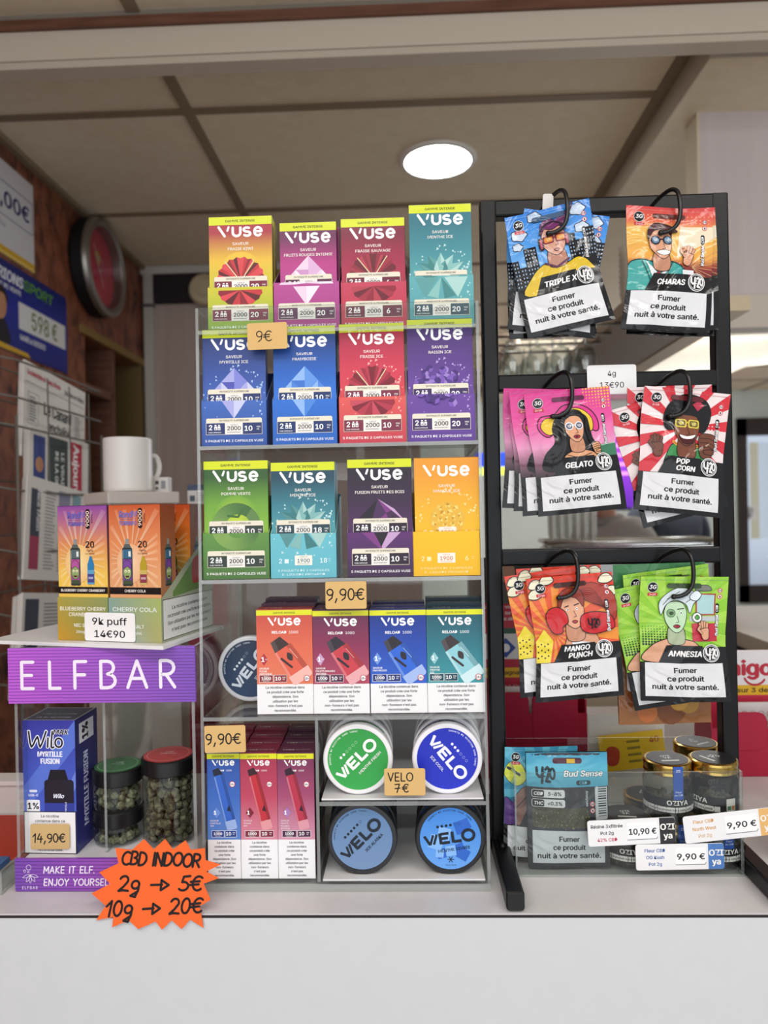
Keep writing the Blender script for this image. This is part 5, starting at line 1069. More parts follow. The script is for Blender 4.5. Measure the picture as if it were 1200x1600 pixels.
a.lines(['La nicotine', 'contenue dans ce', 'produit crée une', 'forte dépendance.', 'Son utilisation par', 'les non-fumeurs', "n'est pas", 'recommandée.'], w / 2, 36, 2.7, 4.75, '#1a1a1e', bold=.02)
a = Art(m, right_of(bw, 0, 0), CARD); a.rect(0, 0, bd * 1000, h, '#34357e', top='#2c2c66'); a.text('MYRTILLE FUSION', 25, h * .44, 9, '#cfd2ee', rot=90, bold=.05, fit=74); a.rect(8, h - 26, 38, h - 6, '#e4e4ee'); a.text('1%', 26, h - 16, 12, '#23222c', rot=90, bold=.06, fit=15)
a = Art(m, top_of(0, 0, bh), CARD); a.line([(1, 1), (w - 1, 1), (w - 1, 45), (1, 45), (1, 1)], 1, '#e8e8f2'); a.text('1% DE NICOTINE', w / 2, 8, 4, '#e8e8f2', bold=.04, fit=36); a.text('MYRTILLE FUSION', w / 2, 20, 4, '#e8e8f2', fit=36)
m.build('carton', t); EL.place(t, bx0, eB - .0038, .02, rz=R(-2))
price_card('price_tag', 'tan tag reading 14,90 euro stuck on the blue purple box', EL, 47, 1288, 109, 1327, .0155, '#cfae78', lambda a, w, h: a.pen('14,90e', w * .48, h * .28, 8.6, 1.2, PENK, gap=.1, wob=.03), group='tan handwritten price tags', r=.0018)

# ------------------------------------------------------------------ jars of flower buds in the case
HERB = ramp_mat('dried_buds', [(0.3, '#4c4c3a'), (0.5, '#8a8a6c'), (0.7, '#bdb994')], nscale=220, detail=6, rough=0.9, bump=1.0)
HERBD = ramp_mat('dark_buds', [(0.3, '#3e3c30'), (0.5, '#716e56'), (0.72, '#a39d7c')], nscale=220, detail=6, rough=0.9, bump=1.0)
def buds(m, r, z0, z1, M_, s=.0058, seed=1):
    rn = random.Random(seed); z = z0 + s * .7
    while z < z1 - s * .5:
        for ring_, cnt in ((r - s, int(2 * math.pi * (r - s) / (s * 1.5))), (r - 2.3 * s, max(3, int(2 * math.pi * (r - 2.3 * s) / (s * 1.6))))):
            for i in range(cnt):
                t = 2 * math.pi * (i + rn.random() * .7) / cnt; q = rn.uniform(.75, 1.12) * s
                V = []; c = (ring_ * math.cos(t), ring_ * math.sin(t), z + rn.uniform(-.3, .3) * s); m.ball(c, q * .92, M_, seg=9, ring=6, sq=(rn.uniform(.8, 1.05), rn.uniform(.8, 1.05), rn.uniform(.75, 1.1)), jit=rn)
        z += s * 1.35
def bud_jar(label, r, h, lid_col, top_col, seed, text_rows, M_):
    t = thing('bud_jar', label, 'jar', group='jars in the purple display case'); m = MB(); lh = .0155
    m.lathe([(r * .9, 0), (r * .98, .0015), (r, .004), (r, h - lh - .003), (r * .94, h - lh)], GLASS, seg=40, cap1=False); m.build('glass', t)
    m = MB(); buds(m, r - .0022, .002, h - lh - .004, M_, seed=seed); o = m.build('buds', t); o['kind'] = 'stuff'
    m = MB(); m.lathe([(r * .985, h - lh), (r * 1.03, h - lh + .001), (r * 1.03, h - .0012), (r * .98, h)], PLAST, '#121214', seg=44, cap0=False); m.build('lid', t)
    m = MB(); m.lathe([(r * .93, h + .0001), (r * .93, h + .0005)], CARD, top_col, seg=40); a = Art(m, top_of(0, 0, h + .0005), CARD); a.ring(0, 0, r * 800, .5, mixc(top_col, '#ffffff', .55)); a.lines(text_rows, 0, 4, 3, 5, mixc(top_col, '#ffffff', .65), bold=.03); m.build('lid_sticker', t)
    return t
fl = eB - .0035
def jar_at(px, py, d): return EL.uv(px, py, d)
jh = EL.uv(187, 1270, .03)[1] - fl - .001
u = EL.uv(187, 1330, .052)[0]; rj = .0245
j1 = bud_jar('lower bud jar with black lid under the green lidded jar', rj, jh, 0, '#2d2d30', 3, ['CBD'], HERB); EL.place(j1, u, fl, .052)
jh2 = EL.uv(187, 1205, .03)[1] - fl - jh - .002
j2 = bud_jar('bud jar with green lid stacked on another jar in the purple case', rj, jh2, 0, '#2f6b3c', 4, ['CBD', 'FLEUR'], HERB); EL.place(j2, u, fl + jh + .0008, .052)
u = EL.uv(266, 1330, .052)[0]; jt = EL.uv(266, 1190, .03)[1] - fl
j3 = bud_jar('tall bud jar with red lid right in the purple case', .0262, jt, 0, '#b03a3c', 5, ['CBD', 'INDOOR'], HERBD); EL.place(j3, u, fl, .052)

# ------------------------------------------------------------------ puff boxes in their carton on the plate
def device(a, x, y, k, c0, c1, seed):
    """a bottle shaped vaporiser and a small dropper bottle"""
    q = xf(x, y, 0, k); a.rrect(x - 2.2 * k, y + 47 * k, x + 2.2 * k, y + 53 * k, .8 * k, '#8c9090'); a.poly(q((-3.2, 47), (3.2, 47), (6, 41), (-6, 41)), '#56605e'); a.rrect(x - 6.6 * k, y, x + 6.6 * k, y + 43 * k, 2 * k, '#2e3a3a')
    a.poly(q((-5.6, 41), (5.6, 41), (5.6, 31), (-5.6, 31)), c0); a.line(q((-5.6, 2), (-5.6, 40)), .5 * k, '#b8c0bc'); a.rect(x + 1.6 * k, y + 33 * k, x + 4.6 * k, y + 39 * k, '#dfe6e2')
    a.rect(x - 5.6 * k, y + 2 * k, x + 5.6 * k, y + 30 * k, mixc(c1, '#2a3030', .25), top=c1)
    a.blob(q((-4.6, 12), (-5, 18), (-2, 22), (2.4, 22), (5, 18), (4.6, 12), (2, 8), (-2, 8)), '#8fa86a', w=.4 * k); a.blob(q((-5, 19), (-4.4, 26), (0, 29), (4.4, 26), (5, 19), (0, 22)), c1, w=.4 * k)
    for s in (-1, 1): a.disc(x + s * 2.1 * k, y + 16.6 * k, 1.5 * k, '#f0e9c8', n=12); a.disc(x + s * 2 * k, y + 16.4 * k, .6 * k, '#201818', n=8)
    a.poly(q((-2.6, 11.6), (2.6, 11.6), (1.8, 9.6), (-1.8, 9.6)), '#5a2a2a'); a.rect(x - 5 * k, y + 2 * k, x + 5 * k, y + 6.4 * k, '#46543a')
def dropper(a, x, y, k, c, lab):
    q = xf(x, y, 0, k); a.poly(q((-1.2, 30), (1.2, 30), (3.6, 22), (-3.6, 22)), c); a.rrect(x - 4 * k, y + 15 * k, x + 4 * k, y + 22.4 * k, .6 * k, c); a.rrect(x - 4.2 * k, y, x + 4.2 * k, y + 15.2 * k, .8 * k, mixc(c, '#ffffff', .25)); a.rect(x - 4 * k, y + 2 * k, x + 4 * k, y + 11 * k, lab); a.rect(x - 3 * k, y + 5.6 * k, x + 3 * k, y + 8 * k, mixc(lab, '#ffffff', .5))
def puff_box(S, w, h, label, group):
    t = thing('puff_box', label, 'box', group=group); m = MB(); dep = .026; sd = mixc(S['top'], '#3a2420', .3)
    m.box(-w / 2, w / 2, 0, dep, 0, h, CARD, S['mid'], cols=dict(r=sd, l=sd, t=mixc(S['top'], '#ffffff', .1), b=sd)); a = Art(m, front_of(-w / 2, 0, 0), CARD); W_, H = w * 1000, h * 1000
    stops = [(0, S['low']), (H * .48, S['low']), (H * .72, S['mid']), (H, S['top'])]; a.vgrad(0, W_, stops); cx, cy = W_ * .42, H * .60
    def bg(p):
        for (ya, ca), (yb, cb) in zip(stops, stops[1:]):
            if p[1] <= yb: return mixc(ca, cb, (max(p[1], 0) - ya) / (yb - ya))
        return S['top']
    rn_ = random.Random(5)
    for i in range(26):   # printed pale rays, fading outwards
        t0 = 360 * i / 26 + rn_.uniform(-3, 3); wd = rn_.uniform(1.6, 3.6); q0 = P_in = lambda t, r: (cx + r * math.cos(R(t)), cy + r * math.sin(R(t)))
        c4 = math.cos(R(t0)); s4 = math.sin(R(t0)); rm = min([(W_ - cx - .6) / c4 if c4 > .02 else 99, (cx - .6) / -c4 if c4 < -.02 else 99, (H - cy - .6) / s4 if s4 > .02 else 99, (cy - H * .36) / -s4 if s4 < -.02 else 99]) * .93
        pts = [P_in(t0 - wd * .3, 10), P_in(t0 + wd * .3, 10), P_in(t0 + wd, rm), P_in(t0 - wd, rm)]; pts = [(min(max(x_, .2), W_ - .2), min(max(y_, H * .35), H - .2)) for x_, y_ in pts]
        a.poly(pts, '#fff', [mixc(bg(p), '#fff6d8', .55) for p in pts[:2]] + [mixc(bg(p), '#fff0d0', .16) for p in pts[2:]])
    a.disc(cx, cy - 4, 15, mixc(S['low'], '#fff8e0', .55), ry=19, rim=mixc(bg((0, cy)), '#fff4d4', .3), n=28)
    a.rect(0, H * .345, W_, H * .395, '#1c1517'); a.text(S['name'], W_ / 2, H * .36, 2.4, '#f2ece6', bold=.04, **({'fit': W_ - 6} if len(S['name']) > 14 else {}))
    a.text('RandM', W_ * .38, H - 12, 6.2, S['logo'], bold=.05, shear=.1, fit=19); a.line([(W_ * .22, H - 13.6), (W_ * .54, H - 13.6)], .4, S['logo']); a.text('TORNADO', W_ * .38, H - 19.4, 4, S['logo'], bold=.05, fit=19)
    a.rrect(W_ * .58, H - 22.5, W_ * .58 + 4.6, H - 3, 2.2, '#1a1517'); a.text('9000', W_ * .58 + 3.9, H - 12.6, 3.4, '#f2d8c8', rot=90, bold=.05, fit=15); a.text('PUFFS', W_ * .58 + 8, H - 12.6, 2, '#4a2a28', rot=90)
    device(a, W_ * .36, H * .405, .86, S['c0'], S['c1'], 1); a.text('20', W_ * .66, H * .69, 6, '#221a1c', bold=.03); a.text('mg/mL', W_ * .66, H * .66, 1.9, '#3a2a2a'); a.text('NICOTINE', W_ * .66, H * .637, 1.5, '#3a2a2a'); dropper(a, W_ * .67, H * .415, .92, S['drop'], S['lab'])
    a = Art(m, right_of(w / 2, 0, 0), CARD); a.vgrad(0, dep * 1000, [(0, mixc(S['low'], '#3a3020', .25)), (H * .5, mixc(S['mid'], '#3a3020', .3)), (H, mixc(S['top'], '#2a1a18', .3))]); device(a, 13, H * .40, .86, S['c0'], S['c1'], 1)
    m.build('carton', t); m = MB(); m.box(-w / 2, w / 2, -.0002, dep, h + .0001, h + .0007, CARD, mixc(S['top'], '#201418', .35)); m.build('top_flap', t); return t
PF = [dict(top='#8a4a9c', mid='#d98c5c', low='#eec45a', name='BLUEBERRY CHERRY CRANBERRY', logo='#6d62b8', c0='#5a6a6c', c1='#b45a9c', drop='#2f7fb4', lab='#4a4a8c'),
      dict(top='#c25a34', mid='#dd8a5a', low='#e0a070', name='CHERRY COLA', logo='#7c70b8', c0='#3c6a8a', c1='#7a4a9c', drop='#b49a2c', lab='#8a3a4a'),
      dict(top='#b8481f', mid='#e07a2a', low='#c2a04a', name='CHERRY COLA', logo='#7c70b8', c0='#3c6a8a', c1='#7a4a9c', drop='#5a6a2c', lab='#8a3a4a')]
TX, TY = .116, .10      # the carton: width and depth
cu, cw_ = PM.uv(253, 1003, .012); th_ = PM.uv(160, 934, .012)[1] - .0036
c = thing('carton_tray', 'pastel carton tray holding the puff boxes on the white plate', 'carton tray')
m = MB(); m.box(0, TX, 0, .0007, 0, th_, CARD, '#8fae86')
a = Art(m, front_of(0, 0, 0), CARD); hw = TX * 500; hh = th_ * 1000
a.poly([(0, 0), (hw, 0), (hw, hh), (0, hh)], '#b9a83f', ['#c4922e', '#77864a', '#8c9660', '#aa9c48']); a.poly([(hw, 0), (2 * hw, 0), (2 * hw, hh), (hw, hh)], '#9abcb4', ['#86a8b4', '#a8a468', '#a3b268', '#84a094'])
a.line([(hw, 0), (hw, hh)], .7, '#3a3428')
a.text('BLUEBERRY CHERRY', hw / 2, hh - 13, 3.6, '#e9e4d0', bold=.05, fit=52); a.text('CRANBERRY', hw / 2, hh - 18.6, 3.6, '#e9e4d0', bold=.05, fit=32); a.text('CHERRY COLA', hw * 1.5, hh - 13, 4, '#dfe6e0', bold=.04, fit=48)
for q in (.5, 1.5): a.text('NIC SALT', hw * q, hh - 29, 3.2, '#e6e8dc', bold=.04); a.text('20mg/mL', hw * q, hh - 35, 2.6, '#dfe2d4', bold=.03)
m.build('front_wall', c)
m = MB(); q = [(0.0008, 0), (TY, 0), (TY, .1), (TY * .86, .098), (.0008, th_)]
for x0, fl_ in ((TX, False), (TX - .0007, True), (.0, True), (.0007, False)):
    P = [(x0, y, z) for y, z in q]; m.face(P[::-1] if fl_ else P, CARD, '#a8ae94')
a = Art(m, right_of(TX, .0008, 0), CARD); a.poly([(2, 2), (TY * 1000 - 2, 2), (TY * 1000 - 2, 40), (2, hh - 2)], '#e4e3e0'); a.line([(2, 2), (TY * 1000 - 2, 2), (TY * 1000 - 2, 40), (2, hh - 2), (2, 2)], .7, '#3a3a38')
for i, s_ in enumerate(('La nicotine contenue dans', 'ce produit crée une forte dépendance.', 'Son utilisation par les non-fumeurs', "n'est pas recommandée.")): a.text(s_, TY * 500 + 2, hh - 13 - i * 7.2 + 1, 3.4, '#222222', bold=.02, fit=84 - 14 * (i == 3) - 16 * (i == 0), rot=1)
a.poly([(20, hh + 4), (TY * 860, 94), (TY * 860, 46), (20, hh - 1)], '#6a8a4a'); a.blob([(58, 52), (58, 74), (72, 78), (76, 56)], '#b03a3a', None)
m.build('side_wall', c); m = MB(); m.box(.0008, TX - .0008, .0009, TY, 0, .0006, CARD, '#cfcac0'); m.box(.0008, TX - .0008, TY - .0007, TY, .0007, .1, CARD, '#a8ae94'); m.build('back_wall', c)
PM.place(c, cu - TX, .0037, .012)
ph_ = PM.uv(200, 789, .014)[1] - .0046
for k, (S, lab) in enumerate(zip(PF[:2], ('puff box with purple top and blue dropper picture, front left of the carton', 'orange puff box with yellow dropper picture, front right of the carton'))):
    b = puff_box(S, TX / 2 - .0018, ph_, lab, 'puff boxes in the carton'); PM.place(b, cu - TX + TX * (.25 + .5 * k) + (-.0002 if k == 0 else .0004), .0045, .0135)
b = puff_box(PF[2], TX / 2 - .0018, ph_, 'orange puff box in the rear right row behind the yellow dropper one', 'puff boxes in the carton'); PM.place(b, cu - TX * .25 + .0004, .0045, .068)
b = puff_box(PF[0], TX / 2 - .0018, ph_, 'purple puff box hidden in the rear left row of the carton', 'puff boxes in the carton'); PM.place(b, cu - TX * .75 - .0002, .0045, .068)
u0, w1 = PM.uv(130, 957, .009); u1, w0 = PM.uv(210, 1004, .009)
def d9k(a, w, h): a.text('9k puff', w / 2, h * .58, 6.6, '#1e1e20', bold=.03, fit=w * .68); a.text('14€90', w / 2, h * .14, 6.6, '#1e1e20', bold=.03, fit=w * .6)
m = MB(); W2_, H2_ = u1 - u0, w1 - w0; m.rbox(0, W2_, 0, .0006, 0, H2_, .0025, PLAST, '#efeeee', seg=3, axis='y'); a = Art(m, front_of(0, 0, 0), PLAST); d9k(a, W2_ * 1000, H2_ * 1000)
o = tag(m.build('price_card'), 'white price card for 9k puff leaning on the pastel carton', 'price tag'); PM.place(o, u0, max(w0, .0037), .0105)

# ------------------------------------------------------------------ orange star burst tag
m = MB(); rn = random.Random(12); P = []
outer = [(0, 97), (18, 72), (40, 82), (52, 66), (80, 100), (112, 92), (128, 78), (150, 96), (170, 92), (186, 84), (205, 92), (222, 74), (240, 88), (258, 70), (272, 84), (290, 72), (304, 88), (330, 94), (344, 74)]
burst = [(342, 1372), (318, 1381), (329, 1406), (312, 1416), (318, 1450), (297, 1437), (284, 1452), (268, 1438), (253, 1453), (243, 1440), (216, 1452), (201, 1438), (175, 1449), (177, 1433), (150, 1438), (165, 1415), (143, 1396), (172, 1381), (155, 1363), (185, 1349), (180, 1325), (206, 1328), (225, 1311), (240, 1327), (258, 1311), (270, 1327), (290, 1313), (298, 1328), (320, 1325), (321, 1344), (345, 1351), (322, 1362)]
ST = Frame((0, 0.6335, COUNTER), lean=R(9)); sc_, sz_ = ST.uv(243, 1385)
Q = [((ST.uv(x, y)[0] - sc_), (ST.uv(x, y)[1] - sz_)) for x, y in burst]
ORG = '#f0672c'; tr = tessellate_polygon([[Vector((p[0], p[1], 0)) for p in Q]])
for y0, flip in ((0, False), (.0006, True)):
    for t3 in tr:
        p = [Q[i] for i in t3]
        if (p[1][0] - p[0][0]) * (p[2][1] - p[0][1]) - (p[1][1] - p[0][1]) * (p[2][0] - p[0][0]) < 0: p.reverse()
        if flip: p.reverse()
        m.face([(x, y0, z) for x, z in p], PAPER, ORG)
for i in range(len(Q)): p, q = Q[i], Q[(i + 1) % len(Q)]; m.face([(p[0], 0, p[1]), (p[0], .0006, p[1]), (q[0], .0006, q[1]), (q[0], 0, q[1])], PAPER, ORG)
a = Art(m, front_of(0, 0, 0), PAPER); BKI = '#1f1a1c'
a.pen('CBD INDOOR', 4, 18, 11, 2.1, BKI, rot=-2, gap=.05, shear=.12, wob=.05, sx=.95); a.pen('2g > 5e', 4, -4, 13, 2.1, BKI, rot=0, gap=.1, shear=.12, sx=1.12); a.pen('10g > 20e', -1, -24, 13, 2.1, BKI, rot=2, gap=.08, shear=.15, sx=1.08)
o = tag(m.build('star_tag'), 'orange star burst tag handwritten in black, leaning on the purple footer', 'price tag'); ST.place(o, sc_, sz_)

# ================================================================== clear box with jars and pouches in front of the rack
BX = Frame((0, 0.699, COUNTER + .0005))
b0, b1 = BX.uv(799, 1365)[0], BX.uv(1164, 1365)[0]; bT = BX.uv(980, 1207)[1]; BD = .105
b0 = max(b0, rL + TB + .0012); b1 = min(b1, rR - TB - .001)
B_ = thing('clear_box', 'low clear acrylic tray holding jars and pouches between the rack posts', 'tray', BX.o)
sheet('front_panel', b0, b1, 0, .002, .002, bT, 'y', parent=B_); sheet('side_panel', b0, b0 + .002, .002, BD, .002, bT, 'x', parent=B_); sheet('side_panel', b1 - .002, b1, .002, BD, .002, bT, 'x', parent=B_); sheet('bottom_panel', b0, b1, 0, BD, 0, .002, 'z', parent=B_); sheet('back_panel', b0, b1, BD, BD + .002, .002, bT, 'y', parent=B_)
# blue flower pouches standing in it
m = MB(); pw, ph = .0805, BX.uv(880, 1178, .012)[1] - .0025
def bf(u, v, h): x = u / pw - .5; y = v / ph; return (x * pw, -.006 * max(0, math.cos(math.pi * x)) ** .8 * math.sin(math.pi * min(1, max(0, y * 1.02))) ** .6 - h + .0006 * math.sin(8 * x + 9 * y), v)
nu, nv = 26, 36; V = [bf(pw * i / nu, ph * j / nv, 0) for j in range(nv + 1) for i in range(nu + 1)]; n = nu + 1; FF = [(j * n + i, j * n + i + 1, (j + 1) * n + i + 1, (j + 1) * n + i) for j in range(nv) for i in range(nu)]
m.mesh(V, FF, FOIL, '#2f3238'); m.mesh([(p[0], -p[1] * .8 + .003, p[2]) for p in V], [q[::-1] for q in FF], FOIL, '#2f3238')
a = Art(m, bf, FOIL, maxlen=3.5, dz=.0001); w, h = pw * 1000, ph * 1000
a.vgrad(0, w, [(h * .71, '#4fa3c0'), (h * .86, '#5fb3cc'), (h, '#3f93b4')]); a.rect(0, 0, w, h * .71, '#33353b'); logo420(a, 18, h * .82, 13, fg='#16242c', ring=False); a.text('Bud Sense', w * .69, h * .80, 5.6, '#f2f5f6', bold=.05, shear=.2, ol=('#1d3d4a', .6), fit=38); a.rrect(w * .6, h * .725, w * .78, h * .765, 2, '#1c3a48'); a.text('CBD', w * .69, h * .733, 2.8, '#6fb4c8', bold=.04)
a.rrect(26, h - 10.5, 55, h - 5, 2.6, '#4a2030'); a.rect(40, h - 10, 48, h - 6, '#c8a22e')
for k, (q1, q2) in enumerate((('CBD', '5-8%'), ('THC', '<0.3%'))): y = h * .63 - k * 9.4; a.rrect(4.5, y - 1, 36.5, y + 6.8, 2, '#d9dbdc'); a.rrect(5, y - .5, 16.5, y + 6.3, 1.6, '#1c1d20'); a.text(q1, 11, y + 1.2, 3.2, '#e8e8e8', bold=.06, shear=.15); a.text(q2, 26.5, y + 1.2, 3.4, '#2a2a2c', bold=.05, shear=.12)
a.text('Analyses', 57.5, h * .61, 2.6, '#c9cbcf', rot=-90, bold=.03); sign18(a, 64, h * .56, 2.6); a.rrect(67, h * .42, 79.5, h * .71, 1.6, '#c9ccd0')
for k in range(13): a.rect(70, h * .45 + k * 2.4, 78.4, h * .45 + k * 2.4 + (.7, 1.3, 1.0)[k % 3], '#26282c')
a.rrect(5, h * .36, 60, h * .535, 3, '#4c4a36'); rn = random.Random(2)
for k in range(150): x, y = rn.uniform(6, 59), rn.uniform(h * .37, h * .525); a.poly([(x, y), (x + rn.uniform(.6, 1.7), y + rn.uniform(-.6, .6)), (x + rn.uniform(0, 1), y + rn.uniform(.5, 1.4))], rn.choice(['#8a8560', '#6c6848', '#a39c74', '#3a3828']), L=60)
a.rect(4.5, 5.5, w - 5, h * .335, '#cdd1d6')
for i, q in enumerate(('Fumer', 'ce produit', 'nuit à votre santé.')): a.text(q, w / 2, h * .335 - 10.6 - i * 8.4, 4.9, '#15161a', bold=.055, **({'fit': 62} if i == 2 else {}))
o = tag(m.build('flower_pouch'), 'blue and black pouch with a viewing window, front in the clear tray', 'pouch', 'pouches standing in the clear tray'); u = BX.uv(889, 1360, .014)[0]; BX.place(o, u, .0026, .0125, roll=0, tilt=R(2))
c_ = make_pouch(('OG KUSH',), art_hat, 31)
m = MB(); f = bagsurf(0, 41); 
def art_blue(a):
    a.slotcol = '#3f93b4'; rays(a, 50, 80, '#5fb3cc', '#3f93b4', 15); a.blob([(0, 96), (6, 110), (20, 108), (26, 92), (14, 84)], '#d9e04a'); a.line([(4, 104), (18, 96)], 3, '#1a1a1c'); a.blob([(10, 42), (12, 70), (26, 84), (40, 78), (52, 84), (64, 60), (60, 42)], '#8a5a4c'); a.line([(14, 60), (28, 74), (44, 66)], 1, OL); a.blob([(0, 42), (0, 70), (10, 64), (14, 44)], '#5a3a7c')
m = make_pouch(('OG KUSH',), art_blue, 41); o = tag(m.build('flower_pouch'), 'blue comic print pouch half hidden at the left end of the clear tray', 'pouch', 'pouches standing in the clear tray'); u = BX.uv(842, 1345, .05)[0]; BX.place(o, u, .003, .0295, tilt=R(2)); o.scale = (.88, 1, .93)

# ------------------------------------------------------------------ gold lidded jars
def gold_jar(label, r, h, turn, lid=True, strap='#2f58b0', seed=1, dark=False):
    t = thing('gold_lid_jar', label, 'jar', group='gold lidded jars in the clear tray'); lh = .0115
    m = MB(); m.lathe([(r * .86, 0), (r * .96, .0012), (r, .004), (r, h - lh - .007), (r * .93, h - lh - .003), (r * .86, h - lh - .001), (r * .86, h - .003)], GLASS, seg=44, cap1=False); m.build('glass', t)
    m = MB(); buds(m, r - .003, .0035, h * .42, HERBD, s=.0055, seed=seed); o = m.build('buds', t); o['kind'] = 'stuff'
    m = MB(); m.lathe([(r * .93, h - lh), (r * .97, h - lh + .0007), (r * .95, h - lh + .003), (r * .98, h - .003), (r * .97, h - .0008), (r * .9, h)], GOLD if not dark else PLAST, '#c9a85c' if not dark else '#2e2d2c', seg=48, cap0=False); m.build('lid', t)
    m = MB(); m.lathe([(r * .84, h + .0001), (r * .84, h + .0004)], CARD, '#26262a', seg=40); a = Art(m, top_of(0, 0, h + .0004), CARD); a.text('OZI', 0, 2.5, 4, '#e8e6e2', bold=.05, rot=turn); a.text('YA', 0, -3, 4, '#e8e6e2', bold=.05, rot=turn); a.rect(-9, -10, 9, -7, '#dcdad6'); m.build('lid_sticker', t)
    m = MB(); a = Art(m, lambda u, v, hh: ((r + .0004 + hh) * math.sin(u / r), -(r + .0004 + hh) * math.cos(u / r), v), CARD, maxlen=4); z0 = h * 1000 * .16
    a.rect(-62 * r / .024 * .72, z0, 62 * r / .024 * .72, z0 + 15, '#202024'); a.rect(-40, z0 + 1.2, 22, z0 + 6.4, '#dfddd9'); a.text('OZIYA', 0, z0 + 8.6, 4.4, '#f0eee8', bold=.05, sx=1.1); a.text('Fumer ce produit nuit à votre santé', -6, z0 + 2.9, 1.9, '#202024', bold=.03)
    if strap: a.rect(-4.2, z0 + 14, 5.6, h * 1000 - 13, strap); a.text('Fleur', .8, z0 + 20.5, 1.9, '#e6ecf6'); a.text('de CBD', .8, z0 + 17.6, 1.7, '#e6ecf6')
    a.rrect(28, z0 + 2, 38, z0 + 14, 1, '#d9d6cf'); a.rect(29, z0 + 3, 33, z0 + 7, '#4a7a5a'); a.rect(33.6, z0 + 3, 37, z0 + 7, '#b9793a'); m.build('label_band', t)
    if strap and not dark:
        m = MB(); a = Art(m, lambda u, v, hh: (u, -(r * .99 + .0004 + hh), v), CARD, base=1); a.rect(-4.2, h * 1000 - 14, 5.6, h * 1000 - .6, strap); a.text('2G', .6, h * 1000 - 6, 2.4, '#eef2fa', bold=.03); m.build('seal_strip', t)
    return t
# depths: front row .03, rear row .078
def put(j, px, d, w, rz): u = BX.uv(px, 1300, d)[0]; BX.place(j, u, w, d, rz=R(rz))
jr, jhh = .0238, BX.uv(1043, 1272, .03)[1] - .0026
H1 = jhh; H2 = BX.uv(1043, 1181, .036)[1] - .0026 - H1 - .0012; H1b = H1
spec = [('gold lidded jar bottom left beside the blue pouch', 978, .030, 0, -6, True, H1 + .001), ('gold lidded jar of the bottom row under the blue strip jar', 1046, .030, 0, 10, False, H1), ('gold lidded jar of the bottom row at the right end', 1119, .030, 0, 4, False, H1)]
for lab, px, d, w, rz, dk, hh in spec: put(gold_jar(lab, jr, hh, 10, seed=px, dark=dk, strap=None if dk else '#2f58b0'), px, d, .0026, rz)
put(gold_jar('gold lidded jar with blue strip on top of the front stack', jr, H2, 5, seed=2), 1044, .030, .0026 + H1 + .0012, 4)
put(gold_jar('gold lidded jar on the right top, side label turned to view', jr, H2, 40, seed=3, strap=None), 1116, .031, .0026 + H1 + .0012, -62)
H3 = BX.uv(1000, 1240, .078)[1] - .0028
put(gold_jar('gold lidded jar half hidden in the rear row left', jr, H3, 30, seed=4, strap=None), 1010, .0795, .0026, 30); put(gold_jar('gold lidded jar of the rear row supporting the rearmost top jar', jr, H3, 30, seed=5, strap=None), 1092, .0795, .0026, 30)
H4 = BX.uv(1090, 1160, .0795)[1] - .0028 - H3; put(gold_jar('rearmost gold lidded jar standing highest of all', jr, max(.045, H4), 50, seed=6, strap=None), 1090, .0795, .0028 + H3 + .001, 30)

# ------------------------------------------------------------------ printed price labels clipped on the tray
def oz(label, p, d, rot, accent, rows, price, inkc, acc_txt='#f2efe8'):
    (x0, y0, x1, y1) = p; u0, w1 = BX.uv(x0, y0, d); u1, w0 = BX.uv(x1, y1, d); W_, H_ = u1 - u0, w1 - w0; m = MB()
    m.rbox(-W_ / 2, W_ / 2, 0, .0008, -H_ / 2, H_ / 2, .0024, PLAST, '#ecebec', seg=3, axis='y'); a = Art(m, front_of(-W_ / 2, 0, -H_ / 2), PLAST); w, h = W_ * 1000, H_ * 1000
    a.rrect(w * .82, .2, w - .2, h - .2, 2.2, accent, 'ad'); a.rrect(w * .45, h * .22, w * .795, h * .86, 1.6, '#f6f5f5'); a.line([(w * .45, h * .2), (w * .78, h * .2), (w * .795, h * .28)], .7, '#8c8c90')
    a.text(price + ' €', w * .625, h * .4, 5.5, '#17171a', bold=.05, fit=w * .31); a.text('OZI', w * .91, h * .53, 5.6, acc_txt, bold=.06); a.text('ya', w * .91, h * .19, 5.6, acc_txt, bold=.06)
    for i, (t_, c_) in enumerate(rows): a.text(t_, w * .22, h * (.7 - .26 * i), 3.1, c_, bold=.04, **({'fit': w * .36} if len(t_) > 12 else {}))
    o = tag(m.build('price_label'), label, 'price tag', 'printed price labels on the clear tray'); BX.place(o, (u0 + u1) / 2, (w0 + w1) / 2, d, roll=rot); return o
oz('printed label at 10,90 with black end, over the blue pouch edge', (918, 1280, 1056, 1320), -.0042, 2.5, '#26262a', [('Résine 3xfiltrée', '#1c1c20'), ('Pot 2g', '#3a3a3e'), ('42% CBD', '#c02c4a')], '10,90', 0)
oz('printed label at 9,90 with blue end, lowest on the tray', (993, 1319, 1132, 1359), -.0058, 1.0, '#4a78b8', [('Fleur CBD', '#2f5aa4'), ('OG Kush', '#2f5aa4'), ('Pot 2g', '#4a6ca8')], '9,90', 0)
oz('printed label at 9,90 with orange end, reaching the right edge', (1068, 1269, 1214, 1311), -.0072, 6, '#e3b26c', [('Fleur CBD', '#d9a45c'), ('North West', '#d9a45c'), ('Pot 2g', '#d9b684')], '9,90', 0)
